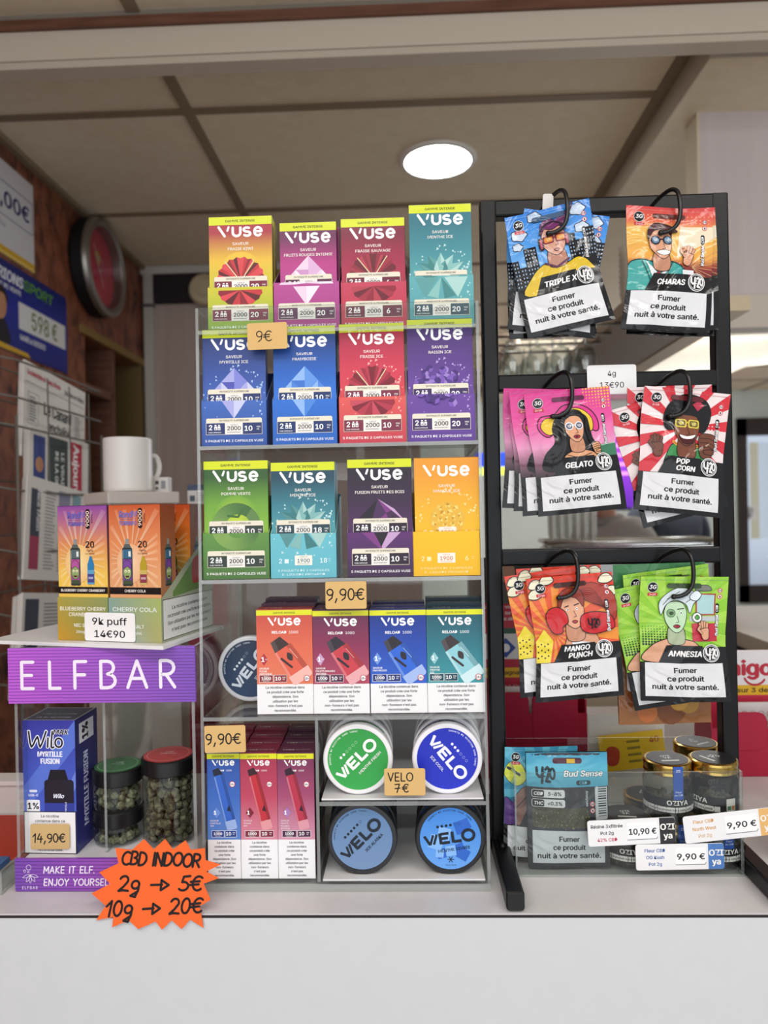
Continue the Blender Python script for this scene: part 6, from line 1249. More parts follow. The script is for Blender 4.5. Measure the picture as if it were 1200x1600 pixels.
# ================================================================== left wall: posters, clock, newspapers
LW = Frame((XL, 0, CAM.z), rz=R(90))
def poster(label, u0, u1, w0, w1, draw, col):
    m = MB(); m.box(0, u1 - u0, 0, .004, 0, w1 - w0, CARD, col); a = Art(m, front_of(0, 0, 0), CARD, dz=.0002); draw(a, (u1 - u0) * 1000, (w1 - w0) * 1000)
    o = tag(m.build('wall_poster'), label, 'poster', 'posters on the brown wall'); LW.place(o, u0, w0, -.0045); return o
u1, w1 = LW.uv(49, 291); w0 = LW.uv(49, 426)[1]
def dwhite(a, w, h):
    a.rect(0, 0, w, 24, '#d9ab2c'); a.rect(0, 5, w, 9, '#efd88a'); a.text('1 000,00€', w - 26, h * .53, 42, '#28276a', al='r', bold=.06, sx=1.2)
    a.line([(40, h * .42), (w - 8, h * .42), (w - 8, h * .78), (40, h * .78), (40, h * .42)], 2.2, '#28276a'); a.text('gagnés le 25/09/2024', w - 150, h * .3, 12, '#6a6a80', al='r')
poster('white poster with large euro amount in dark blue, upper left wall', u1 - .42, u1, w0, w1, dwhite, '#d6d4da')
u1, w1 = LW.uv(101, 466); w0 = LW.uv(98, 582)[1]
def dblue(a, w, h):
    a.vgrad(0, w, [(0, '#1c2a86'), (h * .5, '#2233a0'), (h, '#1a2470')]); a.text('PARIONS', w - 262, h - 52, 29, '#e9ebf5', al='r', bold=.08, shear=.15); a.text('SPORT', w - 256, h - 52, 29, '#5f9a3c', al='l', bold=.08, shear=.15, fit=165); a.text('POINT DE VENTE', w - 272, h - 76, 13, '#e9ebf5', al='r', bold=.05)
    a.poly([(w - 285, 74), (w - 12, 74), (w - 12, 150), (w - 285, 150)], '#e8e8ea'); a.text('598 €', w - 140, 88, 50, '#6a7a2c', bold=.02, fit=150); a.text('GAGNÉS le 25/02/2025', w - 280, 44, 15, '#e8eaf4', al='l', bold=.05, fit=140)
    a.blob([(w - 400, 20), (w - 390, 70), (w - 370, 92), (w - 340, 60), (w - 332, 20)], '#1b1c28', None); a.blob([(w - 396, 84), (w - 400, 130), (w - 382, 160), (w - 356, 150), (w - 346, 120), (w - 354, 92), (w - 374, 78)], '#c08a68', None); a.blob([(w - 404, 120), (w - 396, 164), (w - 366, 170), (w - 342, 146), (w - 342, 124), (w - 356, 148), (w - 386, 148)], '#2a1c18', None)
    a.poly([(w - 600, 0), (w - 225, 0), (w - 240, 12), (w - 600, 20)], '#d9ab2c')
poster('blue poster with 598 euro panel below the white poster', u1 - .46, u1, w0, w1, dblue, '#22339a')

cu_, cw2 = LW.uv(140, 420); rC = .168
t = thing('wall_clock', 'round wall clock with red face and brushed grey rim', 'clock'); LW.place(t, cu_, cw2, -.001)
m = MB(); m.lathe([(rC * .96, 0), (rC * .99, .02), (rC, .05), (rC * .985, .062), (rC * .9, .068), (rC * .82, .06), (rC * .80, .03)], mat('brushed_metal', .35, metal=.9), '#9a9691', seg=64, axis='y', cap0=False, cap1=False); m.lathe([(rC * .97, .001), (rC * 1.0, .012), (rC * 1.0, .046)], MATTE, '#121212', seg=64, axis='y', cap0=False, cap1=False); m.build('rim', t)
m = MB(); m.lathe([(rC * .82, .028), (.001, .0285)], CARD, '#cc3a58', seg=64, axis='y', cap0=False); a = Art(m, lambda u, v, h: (u, -.029 - h, v), CARD, dz=.0003)
for k in range(12): a.text(str(k or 12), 112 * math.sin(R(30 * k)), 112 * math.cos(R(30 * k)) - 7, 14, '#c97482')
a.poly([(-30, 46), (6, 10), (22, 40), (0, 62)], '#c9b45a'); a.ring(12, 20, 24, 3, '#d8b8bc'); m.build('dial', t)
m = MB(); a = Art(m, lambda u, v, h: (u, -.034 - h, v), PLAST, dz=.0004); a.line([(4, -8), (-42, 74)], 5, '#d9c8c8'); a.line([(-6, 8), (30, -58)], 4, '#d9c8c8'); m.build('hands', t)
m = MB(); m.lathe([(rC * .81, .056), (.001, .0565)], clear_mat('clock_glass', '#f4f4f4', .8), seg=48, axis='y', cap0=False); m.build('cover_glass', t)

p = at(320, 453, YB - .021); t = thing('ceiling_speaker', 'round cream wall fitting on the dark band of the back wall', 'wall fitting', p); m = MB()
m.lathe([(.062, 0), (.064, .012), (.058, .022), (.046, .024), (.044, .018), (.030, .018), (.028, .024), (.001, .025)], PLAST, '#cbbb9a', seg=40, axis='y', cap0=False); m.build('cover', t); m = MB(); m.lathe([(.067, -.001), (.067, .004)], PLAST, '#b9a988', seg=40, axis='y'); m.build('mount', t); t.name = 'wall_fitting'

NR = Frame((-.785, 0, CAM.z), rz=R(90))
k = thing('newspaper_rack', 'tall grey wire newspaper rack standing by the brown wall', 'newspaper rack', (-.785, 0, 0)); WIRE = '#6f6a64'
ya, yb = NR.uv(2, 650)[0], NR.uv(139, 650)[0]
for x_, y_ in ((.03, ya), (.03, yb), (-.12, ya), (-.12, yb)):
    m = MB(); m.tube([(x_, y_, .0), (x_, y_, CAM.z + .20)], .0028, MATTE, WIRE); m.build('upright', k)
for py in (588, 640, 680, 770, 858, 950, 1050):
    w = NR.uv(70, py)[1] + CAM.z; m = MB(); m.tube([(-.12, ya, w + .03), (.03, ya, w), (.045, (ya + yb) / 2, w - .004), (.03, yb, w), (-.12, yb, w + .03)], .0022, MATTE, WIRE, closed=True); m.build('basket_wire', k)
for q in (.3, .55, .8):
    y_ = ya + (yb - ya) * q; m = MB(); m.tube([(.034, y_, NR.uv(70, 1050)[1] + CAM.z), (.034, y_, NR.uv(70, 600)[1] + CAM.z)], .0016, MATTE, WIRE); m.build('basket_wire', k)
def paper(label, TL, TR, bot, d, roll, draw, th=.012, name='newspaper', lean=0):
    u0, wt = NR.uv(*TL, d); u1, _ = NR.uv(*TR, d); h_ = wt - NR.uv(TL[0], bot, d)[1]; W_ = u1 - u0; m = MB(); h_ = max(h_, .2)
    rn = random.Random(int(TL[1]))
    for i in range(5): y = th * i / 5; m.box(rn.uniform(-.002, .002), W_ + rn.uniform(-.003, .003), y, y + th / 5.3, 0, h_ - .002 * i, PAPER, mixc('#dad6d0', '#c2beb8', i / 5))
    a = Art(m, front_of(0, 0, 0), PAPER, dz=.00025); draw(a, W_ * 1000, h_ * 1000); o = tag(m.build(name), label, 'newspaper', 'newspapers in the wire rack')
    c, s = math.cos(R(roll)), math.sin(R(roll)); NR.place(o, u0 + s * h_ , wt - c * h_, d, roll=roll, tilt=R(lean)); return o
def greek(a, x0, x1, y0, y1, st=4, col='#77747a', seed=1):
    rn = random.Random(seed); y = y1
    while y > y0: a.rect(x0, y - st * .45, x0 + (x1 - x0) * rn.uniform(.7, 1), y, col); y -= st
def nA(a, w, h):
    a.text('La surenchère de Trump à Davos', 14, h - 26, 11, '#c8455a', al='l', bold=.05, fit=w * .5); a.text('Ukraine en débat', w * .62, h - 30, 10, '#55525a', al='l', bold=.04, fit=w * .34); a.line([(8, h - 42), (w - 8, h - 42)], 1.6, '#8a8688')
    a.text('Le Canard', w * .52, h - 96, 26, '#2a282c', bold=.05, fit=w * .44); a.text('enchaîné', w * .55, h - 128, 20, '#2a282c', bold=.05, fit=w * .36); a.line([(8, h - 140), (w - 8, h - 140)], 1.6, '#555'); a.line([(18, h - 128), (60, h - 128), (60, h - 62), (18, h - 62), (18, h - 128)], 1, '#777'); a.line([(w - 60, h - 128), (w - 18, h - 128), (w - 18, h - 62), (w - 60, h - 62), (w - 60, h - 128)], 1, '#777')
    greek(a, 24, 54, h - 122, h - 70, 6); greek(a, w - 54, w - 24, h - 122, h - 70, 6); a.text('BAYROU AU PIED', 14, h - 168, 15, '#3a383c', al='l', bold=.06, fit=w * .5); greek(a, 14, w * .45, 10, h - 180, 5); greek(a, w * .5, w - 12, 10, h - 150, 5)
def nB(a, w, h):
    a.rect(w * .66, 8, w * .88, h - 8, '#b3243c'); a.text("Aujourd'hui", w * .72, h / 2, w * .1, '#f0e8ea', rot=-90, bold=.06, fit=h * .86); a.rect(w * .28, 6, w * .62, h - 10, '#3c4644'); a.text('LE VRAI PRIX', w * .50, h / 2, 14, '#e0e2e0', rot=-90, bold=.05, fit=h * .6); a.text('DE LA GUERRE', w * .40, h / 2, 14, '#e0e2e0', rot=-90, bold=.05, fit=h * .6); a.rect(w * .06, 10, w * .24, h - 16, '#3a4a86'); a.disc(w * .15, h * .62, 16, '#c08a6a')
def nC(a, w, h):
    a.rect(w * .06, h * .1, w * .2, h - 24, '#3f4552'); a.rect(w * .06, h * .1, w * .2, h * .42, '#a23a5a'); a.text('Nice Matin', w * .15, h * .68, 13, '#d9d6da', rot=-90, bold=.05, fit=h * .4); a.rect(w * .5, h * .5, w * .7, h - 14, '#8a8aa0'); a.rect(w * .74, h * .5, w * .9, h - 14, '#7fa0a8'); greek(a, w * .28, w * .46, h * .1, h - 20, 7, '#9a989c'); greek(a, w * .5, w * .9, h * .1, h * .45, 7, '#9a989c')
def nD(a, w, h): a.rect(10, 8, 60, h - 12, '#3f4552'); greek(a, 80, w - 10, 10, h - 20, 7, '#8a888c')
paper('white newspaper with red headline in the top pocket of the rack', (38, 561), (134, 603), 700, -.006, -5, nA, lean=0)
paper('newspaper lying sideways with a red band, second pocket', (46, 664), (137, 678), 752, -.022, -3, nB)
paper('newspaper with dark blue and red strip, third pocket', (44, 741), (135, 757), 905, -.038, -7, nC)
paper('dark striped newspaper in the lowest visible pocket behind the puff boxes', (36, 926), (120, 935), 1090, -.054, -7, nD, th=.02)

# white box with mug and packet behind the puff boxes
p = at(205, 770, 1.19); t = thing('white_cabinet', 'narrow tall white cabinet behind the counter, carrying the mug', 'cabinet', (p.x, p.y, .0005), rz=R(-48)); hb = p.z - .0005
m = MB(); m.rbox(-.058, .058, -.058, .058, 0, hb - .02, .003, MATTE, '#c4bdb6'); m.build('body', t); m = MB(); m.rbox(-.06, .06, -.06, .06, hb - .0195, hb, .003, MATTE, '#cfc8c1'); m.build('top', t)
t = thing('mug', 'plain white mug standing on the white cabinet', 'mug', (at(201, 770, 1.19).x, 1.19, p.z + .0005), rz=R(48))
m = MB(); m.lathe([(.034, 0), (.0385, .002), (.0395, .006), (.0395, .089), (.0385, .091), (.037, .089), (.0365, .008), (.001, .006)], PLAST, '#ebe9e6', seg=48, cap1=False); m.build('body', t); m = MB(); m.tube(smooth_line([(.038, 0, .064), (.052, 0, .062), (.057, 0, .046), (.052, 0, .028), (.038, 0, .022)], False, 5), .0045, PLAST, '#ebe9e6'); m.build('handle', t)
def small_box(name, label, px, py, Y, w, d, h, col, draw=None, rz=0, cat='box', z=None):
    q = at(px, py, Y); m = MB(); m.box(-w / 2, w / 2, 0, d, 0, h, CARD, col); 
    if draw: draw(Art(m, front_of(-w / 2, 0, 0), CARD, dz=.0002), w * 1000, h * 1000)
    o = tag(m.build(name), label, cat); o.location = (q.x, Y, q.z if z is None else z); o.rotation_euler = (0, 0, rz); return o
t_ = small_box('red_cabinet', 'tall dark red cabinet behind the left edge of the acrylic display', 322, 788, 1.2, .07, .06, at(300, 788, 1.2).z - .001, '#8e2a38', z=.0005, cat='cabinet')
zt = at(300, 788, 1.2).z
small_box('packet', 'small white packet with dark print right of the mug', 251, 770, 1.215, .026, .02, .026, '#d5d2ce', lambda a, w, h: (a.rect(4, 14, 10, 20, '#4a4a50'), a.rect(14, 6, 22, 20, '#8a8a90'), a.rect(4, 5, 9, 9, '#5a5a5e')), z=p.z + .0006)
small_box('packet', 'white packet with a dark blue top standing on the red cabinet', 308, 770, 1.225, .034, .02, .034, '#cfccca', lambda a, w, h: (a.rect(0, h * .7, w, h, '#3a4662'), a.rect(4, 5, 13, 15, '#4a5a66'), greek(a, 16, 31, 6, 20, 4)), z=zt + .0006)
# raised ledge, red mat and clear leaflet tray on the left of the counter
m = MB(); m.box(-.95, -.30, .852, .874, COUNTER + .0004, COUNTER + .036, MATTE, '#d0cac5'); m.box(-.95, -.298, .848, .876, COUNTER + .0365, COUNTER + .0415, MATTE, '#d9d3ce'); m.build('raised_ledge', C).location = (0, -.637, 0)
m = MB(); m.rbox(-.9, -.412, .735, .843, COUNTER + .0004, COUNTER + .003, .004, MATTE, '#b23a2a'); tag(m.build('counter_mat'), 'red counter mat left of the purple display case', 'mat')
t = thing('leaflet_tray', 'clear acrylic leaflet tray lying at the far left counter edge', 'tray', (-.47, .70, COUNTER + .0005), rz=R(0))
sheet('base', -.09, .075, -.032, .03, 0, .003, 'z', parent=t); sheet('side', .072, .075, -.032, .03, .003, .022, 'x', parent=t); m = MB(); m.box(-.085, .05, -.028, .026, .0035, .009, PAPER, '#4a6a9c'); m.build('leaflets', t)

# ================================================================== behind the rack: lottery displays
CRIM = '#a81c3c'
def lottery(label, x0, x1, y, hgt, draw, ph_):
    t = thing('ticket_dispenser', label, 'ticket dispenser', (x0, y, COUNTER + .0005)); w = x1 - x0; m = MB(); m.box(0, w, .055, .057, 0, hgt, CARD, '#c8364e'); draw(Art(m, front_of(0, .055, 0), CARD, dz=.00015), w * 1000, hgt * 1000); m.build('back_card', t)
    m = MB(); m.box(0, w, 0, .002, 0, ph_ * .75, CARD, CRIM); m.rbox(.012, w * .5 - .002, -.001, .0025, ph_ * .4, ph_, .012, CARD, CRIM, axis='y'); m.rbox(w * .5 + .002, w - .012, -.001, .0025, ph_ * .4, ph_, .012, CARD, CRIM, axis='y'); m.build('pocket_front', t)
    m = MB(); m.box(0, .002, .002, .055, 0, ph_ * .9, CARD, CRIM); m.build('pocket_side', t); m = MB(); m.box(w - .002, w, .002, .055, 0, ph_ * .9, CARD, CRIM); m.build('pocket_side', t); return t
def dl1(a, w, h):
    a.rect(0, 0, w, 148, '#b3243c'); a.rect(0, 122, w, 136, '#e0b02a'); a.text('1 ticket gagnant, 1 chance sur 3', w * .52, 126.5, 5.4, '#3a2a1a', bold=.05, fit=w * .92); a.text('Pour jouer, cochez :', w * .52, 108, 5, '#e9c8cc', fit=w * .5); a.rrect(w * .2, 92, w * .75, 100, 3, '#3a3a7c')
    a.rect(0, 148, w, 184, '#d9d7d8'); q = xf(w * .34, 164, 45); a.poly(q((-10, -10), (10, -10), (10, 10), (-10, 10)), '#2c4a94'); a.disc(w * .34, 164, 6, '#e6e6ea'); a.rect(w * .28, 184, w * .55, 192, '#2f5a44')
    a.rect(0, 192, w, 228, '#b8283c'); a.lines(['Comparez vos numéros', 'jouez sur fdj.fr', 'gagnez dès 1 €'], w * .36, 220, 4.4, 8.5, '#f0dcdc', bold=.05)
    a.rect(0, 228, w, h, '#3a3634'); a.blob([(w * .2, 230), (w * .24, 262), (w * .34, 274), (w * .46, 260), (w * .5, 230)], '#5a544e', None); a.blob([(w * .3, 262), (w * .3, 284), (w * .4, 288), (w * .44, 268), (w * .38, 256)], '#a8806a', None)
LD = lottery('tall red ticket dispenser with yellow stripe behind the boxer pouches', .085, .235, .955, .292, dl1, .115)
def dl2(a, w, h):
    a.rect(0, 0, w, h * .58, '#c0304a'); a.rect(0, h * .6, w, h * .69, '#e0b02a'); a.text('1 chance sur 3 de gagner', w * .5, h * .625, 6, '#2a2018', bold=.05, fit=w * .9); a.rect(0, h * .69, w, h, '#e4dfe0'); a.text('Amigo', w * .42, h * .78, 20, '#b8283c', bold=.09, fit=88); a.line(arc(w * .56, h * .78, 15, 14, 200, 330, 10), 3, '#b8283c'); a.text('Pour jouer, cochez :', w * .55, h * .5, 4.6, '#f0d8dc'); a.rrect(w * .3, h * .4, w * .68, h * .46, 2.5, '#4a3a6c')
LE = lottery('red ticket dispenser with white header right of the black rack', .398, .548, .955, .156, dl2, .085)
for lab, x, y, z in (('white play slips with number grid in the left red dispenser', .105, .985, .03), ('white play slips with number grid in the right red dispenser', .425, .985, .005)):
    m = MB(); m.box(0, .062, 0, .004, 0, .085, PAPER, '#ddd6d6'); a = Art(m, front_of(0, 0, 0), PAPER, dz=.0001)
    for i in range(5):
        for j in range(6): a.ring(8 + i * 11.5, 10 + j * 12, 3.8, .7, '#b06a74', n=10)
    o = tag(m.build('play_slips'), lab, 'paper slips'); o.location = (x + .022, y, COUNTER + z)
# yellow card with its white holder
t = thing('card_holder', 'white card holder behind the yellow card', 'holder', (at(985, 1208, .9).x, .905, COUNTER + .0005)); m = MB(); m.box(-.05, .045, 0, .002, 0, .098, PLAST, '#d6d1c9'); m.build('panel', t); m = MB(); m.box(-.05, .045, -.03, -.0002, 0, .02, PLAST, '#d9d4cc'); m.build('foot', t)
m = MB(); m.box(0, .08, 0, .0012, 0, .044, CARD, '#e0b62c'); a = Art(m, front_of(0, 0, 0), CARD, dz=.0001); a.blob([(8, 8), (8, 26), (16, 30), (24, 24), (20, 8)], '#b8452c', None)
for i in range(4): a.rect(34, 8 + i * 8, 50, 11 + i * 8, '#8a7a2c')
a.text('40', 68, 30, 7, '#b85a2c', bold=.04); o = tag(m.build('yellow_card'), 'yellow printed card leaning on the white holder', 'card'); q = at(941, 1206, .89); o.location = (q.x, .888, max(q.z, COUNTER + .021)); o.rotation_euler = (R(-4), R(-6), 0)
# domed jar at the far right
t = thing('dome_jar', 'clear domed jar with pale label at the right edge of the counter', 'jar', (.398, .735, COUNTER + .0005)); m = MB(); r = .0265
m.lathe([(r * .9, 0), (r, .004), (r, .066), (r * .98, .072), (r * .85, .085), (r * .55, .095), (r * .25, .098), (.001, .0985)], GLASS, seg=40, cap0=True); m.build('glass', t)
m = MB(); m.lathe([(r * .93, .003), (r * .93, .064), (.001, .066)], mat('cream_filling', .7), '#d8d2cf', seg=32); m.build('filling', t)
m = MB(); m.lathe([(r + .0004, .018), (r + .0004, .056)], CARD, '#e4e1da', seg=40, cap0=False, cap1=False); a = Art(m, lambda u, v, h: ((r + .0005 + h) * math.sin(u / r), -(r + .0005 + h) * math.cos(u / r), v), CARD, maxlen=4); a.rect(-34, 36, 20, 50, '#9fb6c4'); a.poly([(-12, 36), (0, 46), (8, 36)], '#6a7a5a'); a.text('100 ml', -6, 22, 4, '#3a5a8a', bold=.05); m.build('label_band', t)

# ================================================================== the bar area beyond
t = thing('overhead_shelf', 'beige wooden overhead shelf seen from below beyond the black rack', 'shelf', (.48, 1.56, CAM.z + .42)); m = MB(); m.box(0, .215, 0, 1.5, 0, .028, MATTE, '#8a7864'); m.build('board', t); m = MB(); m.box(.2155, .27, .0, 1.5, -.002, .03, MATTE, '#d4c3a4'); m.build('edge_board', t)
m = MB()
for y_ in (.08, .17, .26, .35): m.tube([(-.26, y_, -.004), (.02, y_, -.004)], .004, STEEL, '#b8b4ae')
m.build('glass_rail', t)
cup = None
for k in range(9):
    m = MB(); m.lathe([(.016, 0), (.0225, .028), (.0235, .030)], clear_mat('clear_plastic', '#e9e6dd', 1.4, .1, body=.35, body_col='#d9d2c4'), seg=20, cap0=True, cap1=False)
    if cup is None: cup = m.build('plastic_cup'); o = cup
    else: o = cup.copy(); COL.objects.link(o)
    tag(o, 'clear plastic cup in the tall stack standing on the overhead shelf', 'cup', 'stacked plastic cups'); o.location = (.508, 1.61, CAM.z + .4485 + .0125 * k)
gl = None
for i, (x_, y_) in enumerate([(.25 + .055 * i, 1.64 + .09 * j) for i in range(4) for j in range(3)]):
    if gl is None:
        gl = thing('stem_glass', '', 'glass'); m = MB(); m.lathe([(.024, -.001), (.022, -.002), (.004, -.006), (.0032, -.04)], GLASS, seg=20, cap0=False, cap1=False); m.build('stem', gl); m = MB(); m.lathe([(.0034, -.04), (.018, -.05), (.025, -.07), (.024, -.092), (.0215, -.108)], GLASS, seg=24, cap0=False, cap1=False); m.build('bowl', gl); o = gl
    else: o = copy_tree(gl)
    tag(o, 'stem glass hanging upside down from the rails of the overhead shelf', 'glass', 'hanging stem glasses'); o.location = (x_, y_ + .0, CAM.z + .412)
t = thing('bar_machine', 'low grey metal bar machine carrying the row of upright tumblers', 'machine', (.36, 1.82, CAM.z - .52)); m = MB(); m.rbox(0, .42, 0, .15, 0, .42, .02, STEEL, '#a8aaa8'); m.build('body', t); m = MB(); m.tube([(.0, .01, .43), (.42, .01, .43), (.42, .14, .43), (.0, .14, .43)], .006, STEEL, '#cfd0ce', closed=True); m.build('top_rail', t)
tb = None
for i in range(6):
    for j in range(2):
        if tb is None:
            tb = thing('tumbler', '', 'glass'); m = MB(); fr = clear_mat('frosted_glass', '#dadcd8', 1.6, .15, body=.35, body_col='#d8d6d0'); m.lathe([(.006, .02), (.0075, .03), (.0085, .085), (.008, .088)], fr, seg=16, cap1=False); m.build('body', tb); m = MB(); m.ball((0, 0, .0095), .0095, fr, seg=14, ring=8); m.build('foot', tb); o = tb
        else: o = copy_tree(tb)
        tag(o, 'slender upright tumbler in the row on the grey bar machine', 'glass', 'tumblers on the bar machine'); o.location = (.375 + .0205 * i, 1.84 + .03 * j, CAM.z - .0995)
m = MB(); 
t = thing('bar_counter', 'beige topped bar counter far right beyond the rack', 'bar counter', (0, 0, 0)); m.box(.8, 4.0, 1.42, 2.2, CAM.z - .345, CAM.z - .31, MATTE, '#c6b8a4'); m.build('top', t); m = MB(); m.box(.84, 4.0, 1.5, 2.15, 0, CAM.z - .346, MATTE, '#4a4644'); m.build('body', t)
t = thing('bar_bench', 'dark grey bench back beyond the bar counter', 'bench', (0, 0, 0)); m = MB(); m.box(1.62, 3.9, 3.0, 3.06, 0.42, CAM.z - .22, CLOTH, '#3a3a3e'); m.build('backrest', t); m = MB(); m.box(1.62, 3.9, 3.062, 3.5, 0, .45, CLOTH, '#45454a'); m.build('seat', t)
t = thing('back_cabinet', 'beige drawer cabinet behind the ticket dispensers', 'cabinet', (.24, 1.40, 0)); m = MB(); m.box(0, .5, 0, .38, 0, COUNTER + .01, MATTE, '#9c8f7d'); m.build('body', t)
for k in range(3): m = MB(); m.box(.01, .49, -.012, -.0005, COUNTER - .09 - .13 * k, COUNTER + .03 - .13 * k - .005, MATTE, '#b3a692'); d_ = m.build('drawer', t); m = MB(); m.ball((.25, -.018, COUNTER - .03 - .13 * k), .006, STEEL, '#6a6660'); m.build('knob', d_)
small_box('orange_box', 'orange box with white base standing on the beige drawer cabinet', 957, 985, 1.45, .05, .05, .12, '#dfd9d0', lambda a, w, h: a.rect(0, h * .35, w, h, '#e29a3a'), z=COUNTER + .0105)
small_box('red_box', 'orange red box on the bar counter top behind the towel pouches', 1030, 890, 2.0, .09, .06, .1, '#c8502e', z=CAM.z - .3095).location.x = .86
# screen and light strip on the far wall
t = thing('wall_screen', 'purple glowing screen on the far wall between the pouches', 'screen', at(985, 800, 6.58)); m = MB(); m.box(-.55, .4, 0, .015, .02, .92, PLAST, '#141216'); m.build('bezel', t); m = MB(); a = Art(m, lambda u, v, h: (-.53 + u, -.001 - h, .04 + v), mat('screen_glow', .4, emit=1.3), dz=.001); a.vgrad(0, 910, [(0, '#4a1a8c'), (420, '#7a2ab4'), (860, '#c22a9c')])
for k in range(5): a.rect(60, 300 + k * 85, 700 - 60 * k, 330 + k * 85, '#d98ae0')
m.build('panel', t)
t = thing('light_strip', 'blue and yellow green lit sign left of the sun hat pouches', 'light', at(770, 742, 4.2)); m = MB(); m.box(-.1, .14, 0, .02, 0, .045, mat('sign_glow', .4, emit=1.2), '#cfe04a'); m.build('lower_tube', t); m = MB(); m.box(-.1, .14, 0, .02, .05, .13, MATS['sign_glow'], '#1f3fd0'); m.build('upper_tube', t)
m = MB(); m.tube([(.02, .03, .13), (.02, .03, ZC - t.location.z)], .008, STEEL, '#55524e'); m.tube([(.02, .03, .02), (.02, .03, .13)], .008, STEEL, '#55524e'); m.build('hanger_rod', t)
m = MB(); m.box(-.07, .07, 0, .002, 0, .12, PAPER, '#e6e6ea'); a = Art(m, front_of(-.07, 0, 0), PAPER, dz=.001); greek(a, 20, 120, 60, 110, 12, '#6a6a72'); a.disc(70, 36, 20, '#9aa0b4'); o = tag(m.build('paper_notice'), 'white paper notice stuck on the far glass door pane', 'notice'); q = at(1171, 812, 6.58); o.location = (q.x, 6.578, q.z)

# ------------------------------------------------------------------ two people on bar stools
import bmesh
def skinned(name, verts, edges, radii, m, col, parent=None, sub=2, extra=None):
    bm = bmesh.new(); L = bm.verts.layers.skin.verify(); vs = [bm.verts.new(v) for v in verts]
    for a_, b_ in edges: bm.edges.new((vs[a_], vs[b_]))
    for v, r in zip(vs, radii): v[L].radius = r if isinstance(r, tuple) else (r, r)
    vs[0][L].use_root = True
    me = bpy.data.meshes.new('tmp'); bm.to_mesh(me); bm.free(); ob = bpy.data.objects.new('tmp', me); COL.objects.link(ob)
    ob.modifiers.new('s', 'SKIN').use_smooth_shade = True; sd = ob.modifiers.new('u', 'SUBSURF'); sd.levels = sd.render_levels = sub
    bpy.context.view_layer.update(); ev = ob.evaluated_get(bpy.context.evaluated_depsgraph_get()); em = ev.to_mesh()
    mb = MB(); mb.mesh([tuple(v.co) for v in em.vertices], [tuple(p.vertices) for p in em.polygons], m, col, True); ev.to_mesh_clear()
    bpy.data.objects.remove(ob)
    if extra: extra(mb)
    return mb.build(name, parent)
def stool(x, y, label, top):
    t = thing('bar_stool', label, 'stool', (x, y, 0)); t.scale = (1, 1, top / .76); m = MB(); m.lathe([(.15, .715), (.17, .722), (.172, .745), (.15, .757), (.001, .76)], CLOTH, '#2a2626', seg=28); m.build('seat', t)
    for k in range(4): t0 = R(45 + 90 * k); m = MB(); m.tube([(.11 * math.cos(t0), .11 * math.sin(t0), .714), (.2 * math.cos(t0), .2 * math.sin(t0), .003)], .011, STEEL, '#5a5654'); m.build('leg', t)
    m = MB(); m.tube(arc3(.172, .25), .008, STEEL, '#5a5654', closed=True); m.build('foot_ring', t)
def arc3(r, z): return [(r * math.cos(R(t)), r * math.sin(R(t)), z) for t in range(0, 360, 20)]
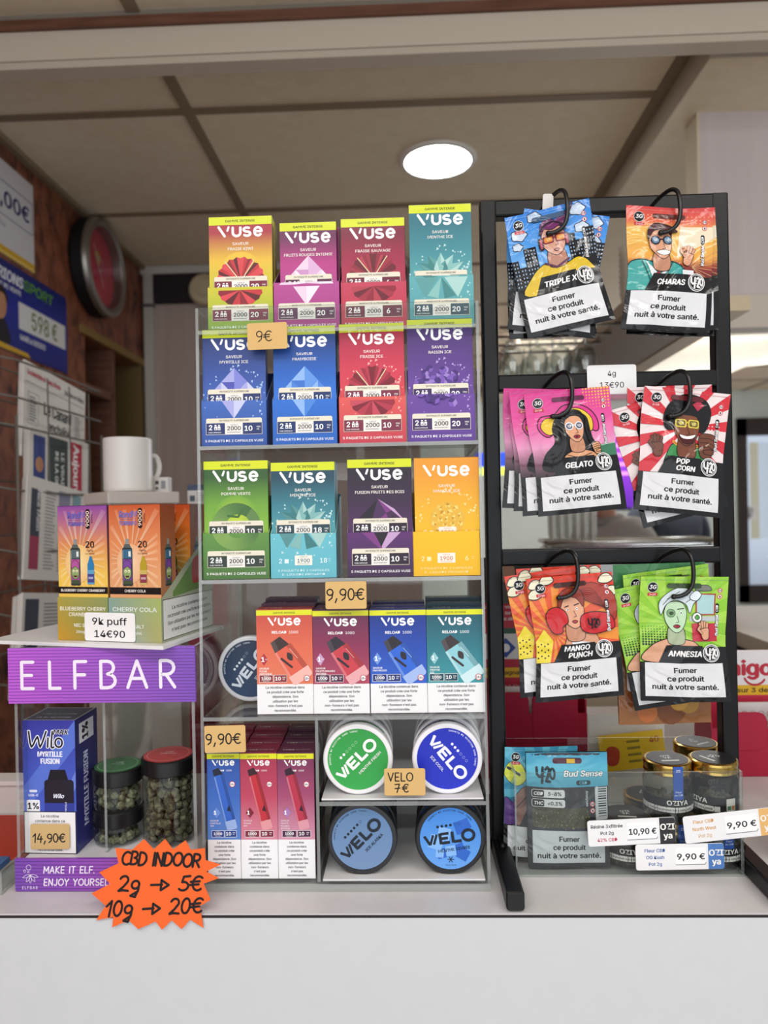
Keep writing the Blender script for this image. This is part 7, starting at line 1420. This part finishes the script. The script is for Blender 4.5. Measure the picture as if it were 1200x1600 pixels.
def person(x, y, rz, label, jacket, hair, zoff=0.0):
    """seated upright on a stool, facing local -Y; feet on the foot ring, hands on the thighs"""
    stool(x, y, 'dark round bar stool under the ' + label.split(',')[0].replace('seated ', ''), .705 + zoff)
    t = thing('person', label, 'person', (x, y, zoff), rz=rz)
    V = [(0, 0, .84), (0, .01, 1.0), (0, .035, 1.22), (0, .035, 1.37), (0, .01, 1.425), (0, -.02, 1.475), (0, -.03, 1.55), (0, -.025, 1.62)]; Rr = [.13, .12, .135, .10, .05, .062, .078, .062]; Eg = [(i, i + 1) for i in range(7)]
    for s in (-1, 1):
        b = len(V); V += [(s * .15, .03, 1.365), (s * .215, .04, 1.32), (s * .235, .02, 1.03), (s * .16, -.22, .90)]; Rr += [.07, .06, .045, .032]; Eg += [(3, b), (b, b + 1), (b + 1, b + 2), (b + 2, b + 3)]
        V += [(s * .15, -.27, .885)]; Rr += [(.04, .018)]; Eg += [(b + 3, b + 4)]; hb = b + 4
        for k, (dx, ln) in enumerate(((-.03, .07), (-.01, .085), (.01, .08), (.03, .065))): q = len(V); V += [(s * .15 + dx * .9, -.30, .882), (s * .15 + dx * 1.2, -.30 - ln * .7, .872), (s * .15 + dx * 1.25, -.30 - ln, .858)]; Rr += [.010, .009, .007]; Eg += [(hb, q), (q, q + 1), (q + 1, q + 2)]
        q = len(V); V += [(s * .15 - s * .045, -.26, .885), (s * .15 - s * .06, -.30, .88)]; Rr += [.011, .009]; Eg += [(b + 3, q), (q, q + 1)]
        b = len(V); V += [(s * .10, -.02, .83), (s * .12, -.40, .82), (s * .12, -.36, .42), (s * .12, -.25, .30), (s * .12, -.40, .275)]; Rr += [.09, .062, .048, .035, .03]; Eg += [(0, b), (b, b + 1), (b + 1, b + 2), (b + 2, b + 3), (b + 3, b + 4)]
    def face(mb):
        mb.ball((0, -.108, 1.545), .016, SKIN, '#c08d78', sq=(.8, 1.1, 1.2)); mb.ball((0, -.094, 1.50), .02, SKIN, '#a8606a', sq=(1.1, .4, .3)); mb.ball((0, -.085, 1.463), .03, SKIN, '#c79682', sq=(1.1, .8, .7))
        for s in (-1, 1):
            mb.ball((s * .079, -.018, 1.545), .03, SKIN, '#c58a78', sq=(.35, .7, 1.1)); mb.ball((s * .032, -.096, 1.57), .012, PLAST, '#e8e4e0', sq=(1.1, .6, .7)); mb.ball((s * .032, -.103, 1.57), .006, PLAST, '#2a1c18')
    skinned('body', V, Eg, Rr, SKIN, '#c79682', t, extra=face)
    # hair
    m = MB(); Vh = []; Fh = []; n_, rg = 20, 10
    for i in range(rg + 1):
        a_ = math.pi * .62 * i / rg
        for k in range(n_):
            b_ = 2 * math.pi * k / n_; fr = max(0, -math.sin(b_)); aa = a_ * (1 - .42 * fr)
            Vh.append((.086 * math.sin(aa) * math.cos(b_), -.02 + .102 * math.sin(aa) * math.sin(b_), 1.578 + .104 * math.cos(aa)))
    for i in range(rg):
        for k in range(n_): l = (k + 1) % n_; Fh.append((i * n_ + k, (i + 1) * n_ + k, (i + 1) * n_ + l, i * n_ + l))
    m.mesh(Vh, Fh, CLOTH, hair); m.build('hair', t)
    # jacket with collar, trousers, shoes
    VJ = [(0, 0, .80), (0, .01, .98), (0, .04, 1.21), (0, .035, 1.37), (0, .012, 1.425)]; RJ = [.165, .16, .172, .125, .075]; EJ = [(0, 1), (1, 2), (2, 3), (3, 4)]
    for s in (-1, 1): b = len(VJ); VJ += [(s * .15, .03, 1.37), (s * .222, .04, 1.318), (s * .243, .02, 1.03), (s * .178, -.17, .918)]; RJ += [.09, .083, .066, .05]; EJ += [(3, b), (b, b + 1), (b + 1, b + 2), (b + 2, b + 3)]
    j = skinned('jacket', VJ, EJ, RJ, CLOTH, jacket, t)
    m = MB(); m.tube([(.075 * math.cos(R(q)), -.0 + .075 * math.sin(R(q)), 1.43 + .012 * math.sin(R(q))) for q in range(0, 360, 24)], .022, CLOTH, mixc(jacket, '#000000', .12), closed=True, seg=10); m.build('collar', j)
    VT = [(0, .0, .84)]; RT = [.15]; ET = []
    for s in (-1, 1): b = len(VT); VT += [(s * .10, -.02, .835), (s * .12, -.41, .825), (s * .12, -.37, .42), (s * .12, -.30, .33)]; RT += [.105, .078, .064, .058]; ET += [(0, b), (b, b + 1), (b + 1, b + 2), (b + 2, b + 3)]
    skinned('trousers', VT, ET, RT, CLOTH, '#2c3040', t)
    for s in (-1, 1): m = MB(); m.ball((s * .12, -.34, .272), .05, MATTE, '#1e1a18', sq=(.8, 2.2, .7)); m.build('shoe', t)
    return t
q = at(946, 790, 3.62)
person(q.x, 3.62, R(-62), 'seated person in a pale grey jacket, head turned left, beyond the bar', '#a8a3a2', '#3a322e', zoff=-.085)
q = at(1032, 780, 3.9)
person(q.x + .02, 3.95, R(-155), 'seated person in a dark blue grey coat, back turned, beyond the bar', '#4a505c', '#2a2624', zoff=-.02)

# ------------------------------------------------------------------ tidy up the lettering helper
bpy.data.objects.remove(_to)
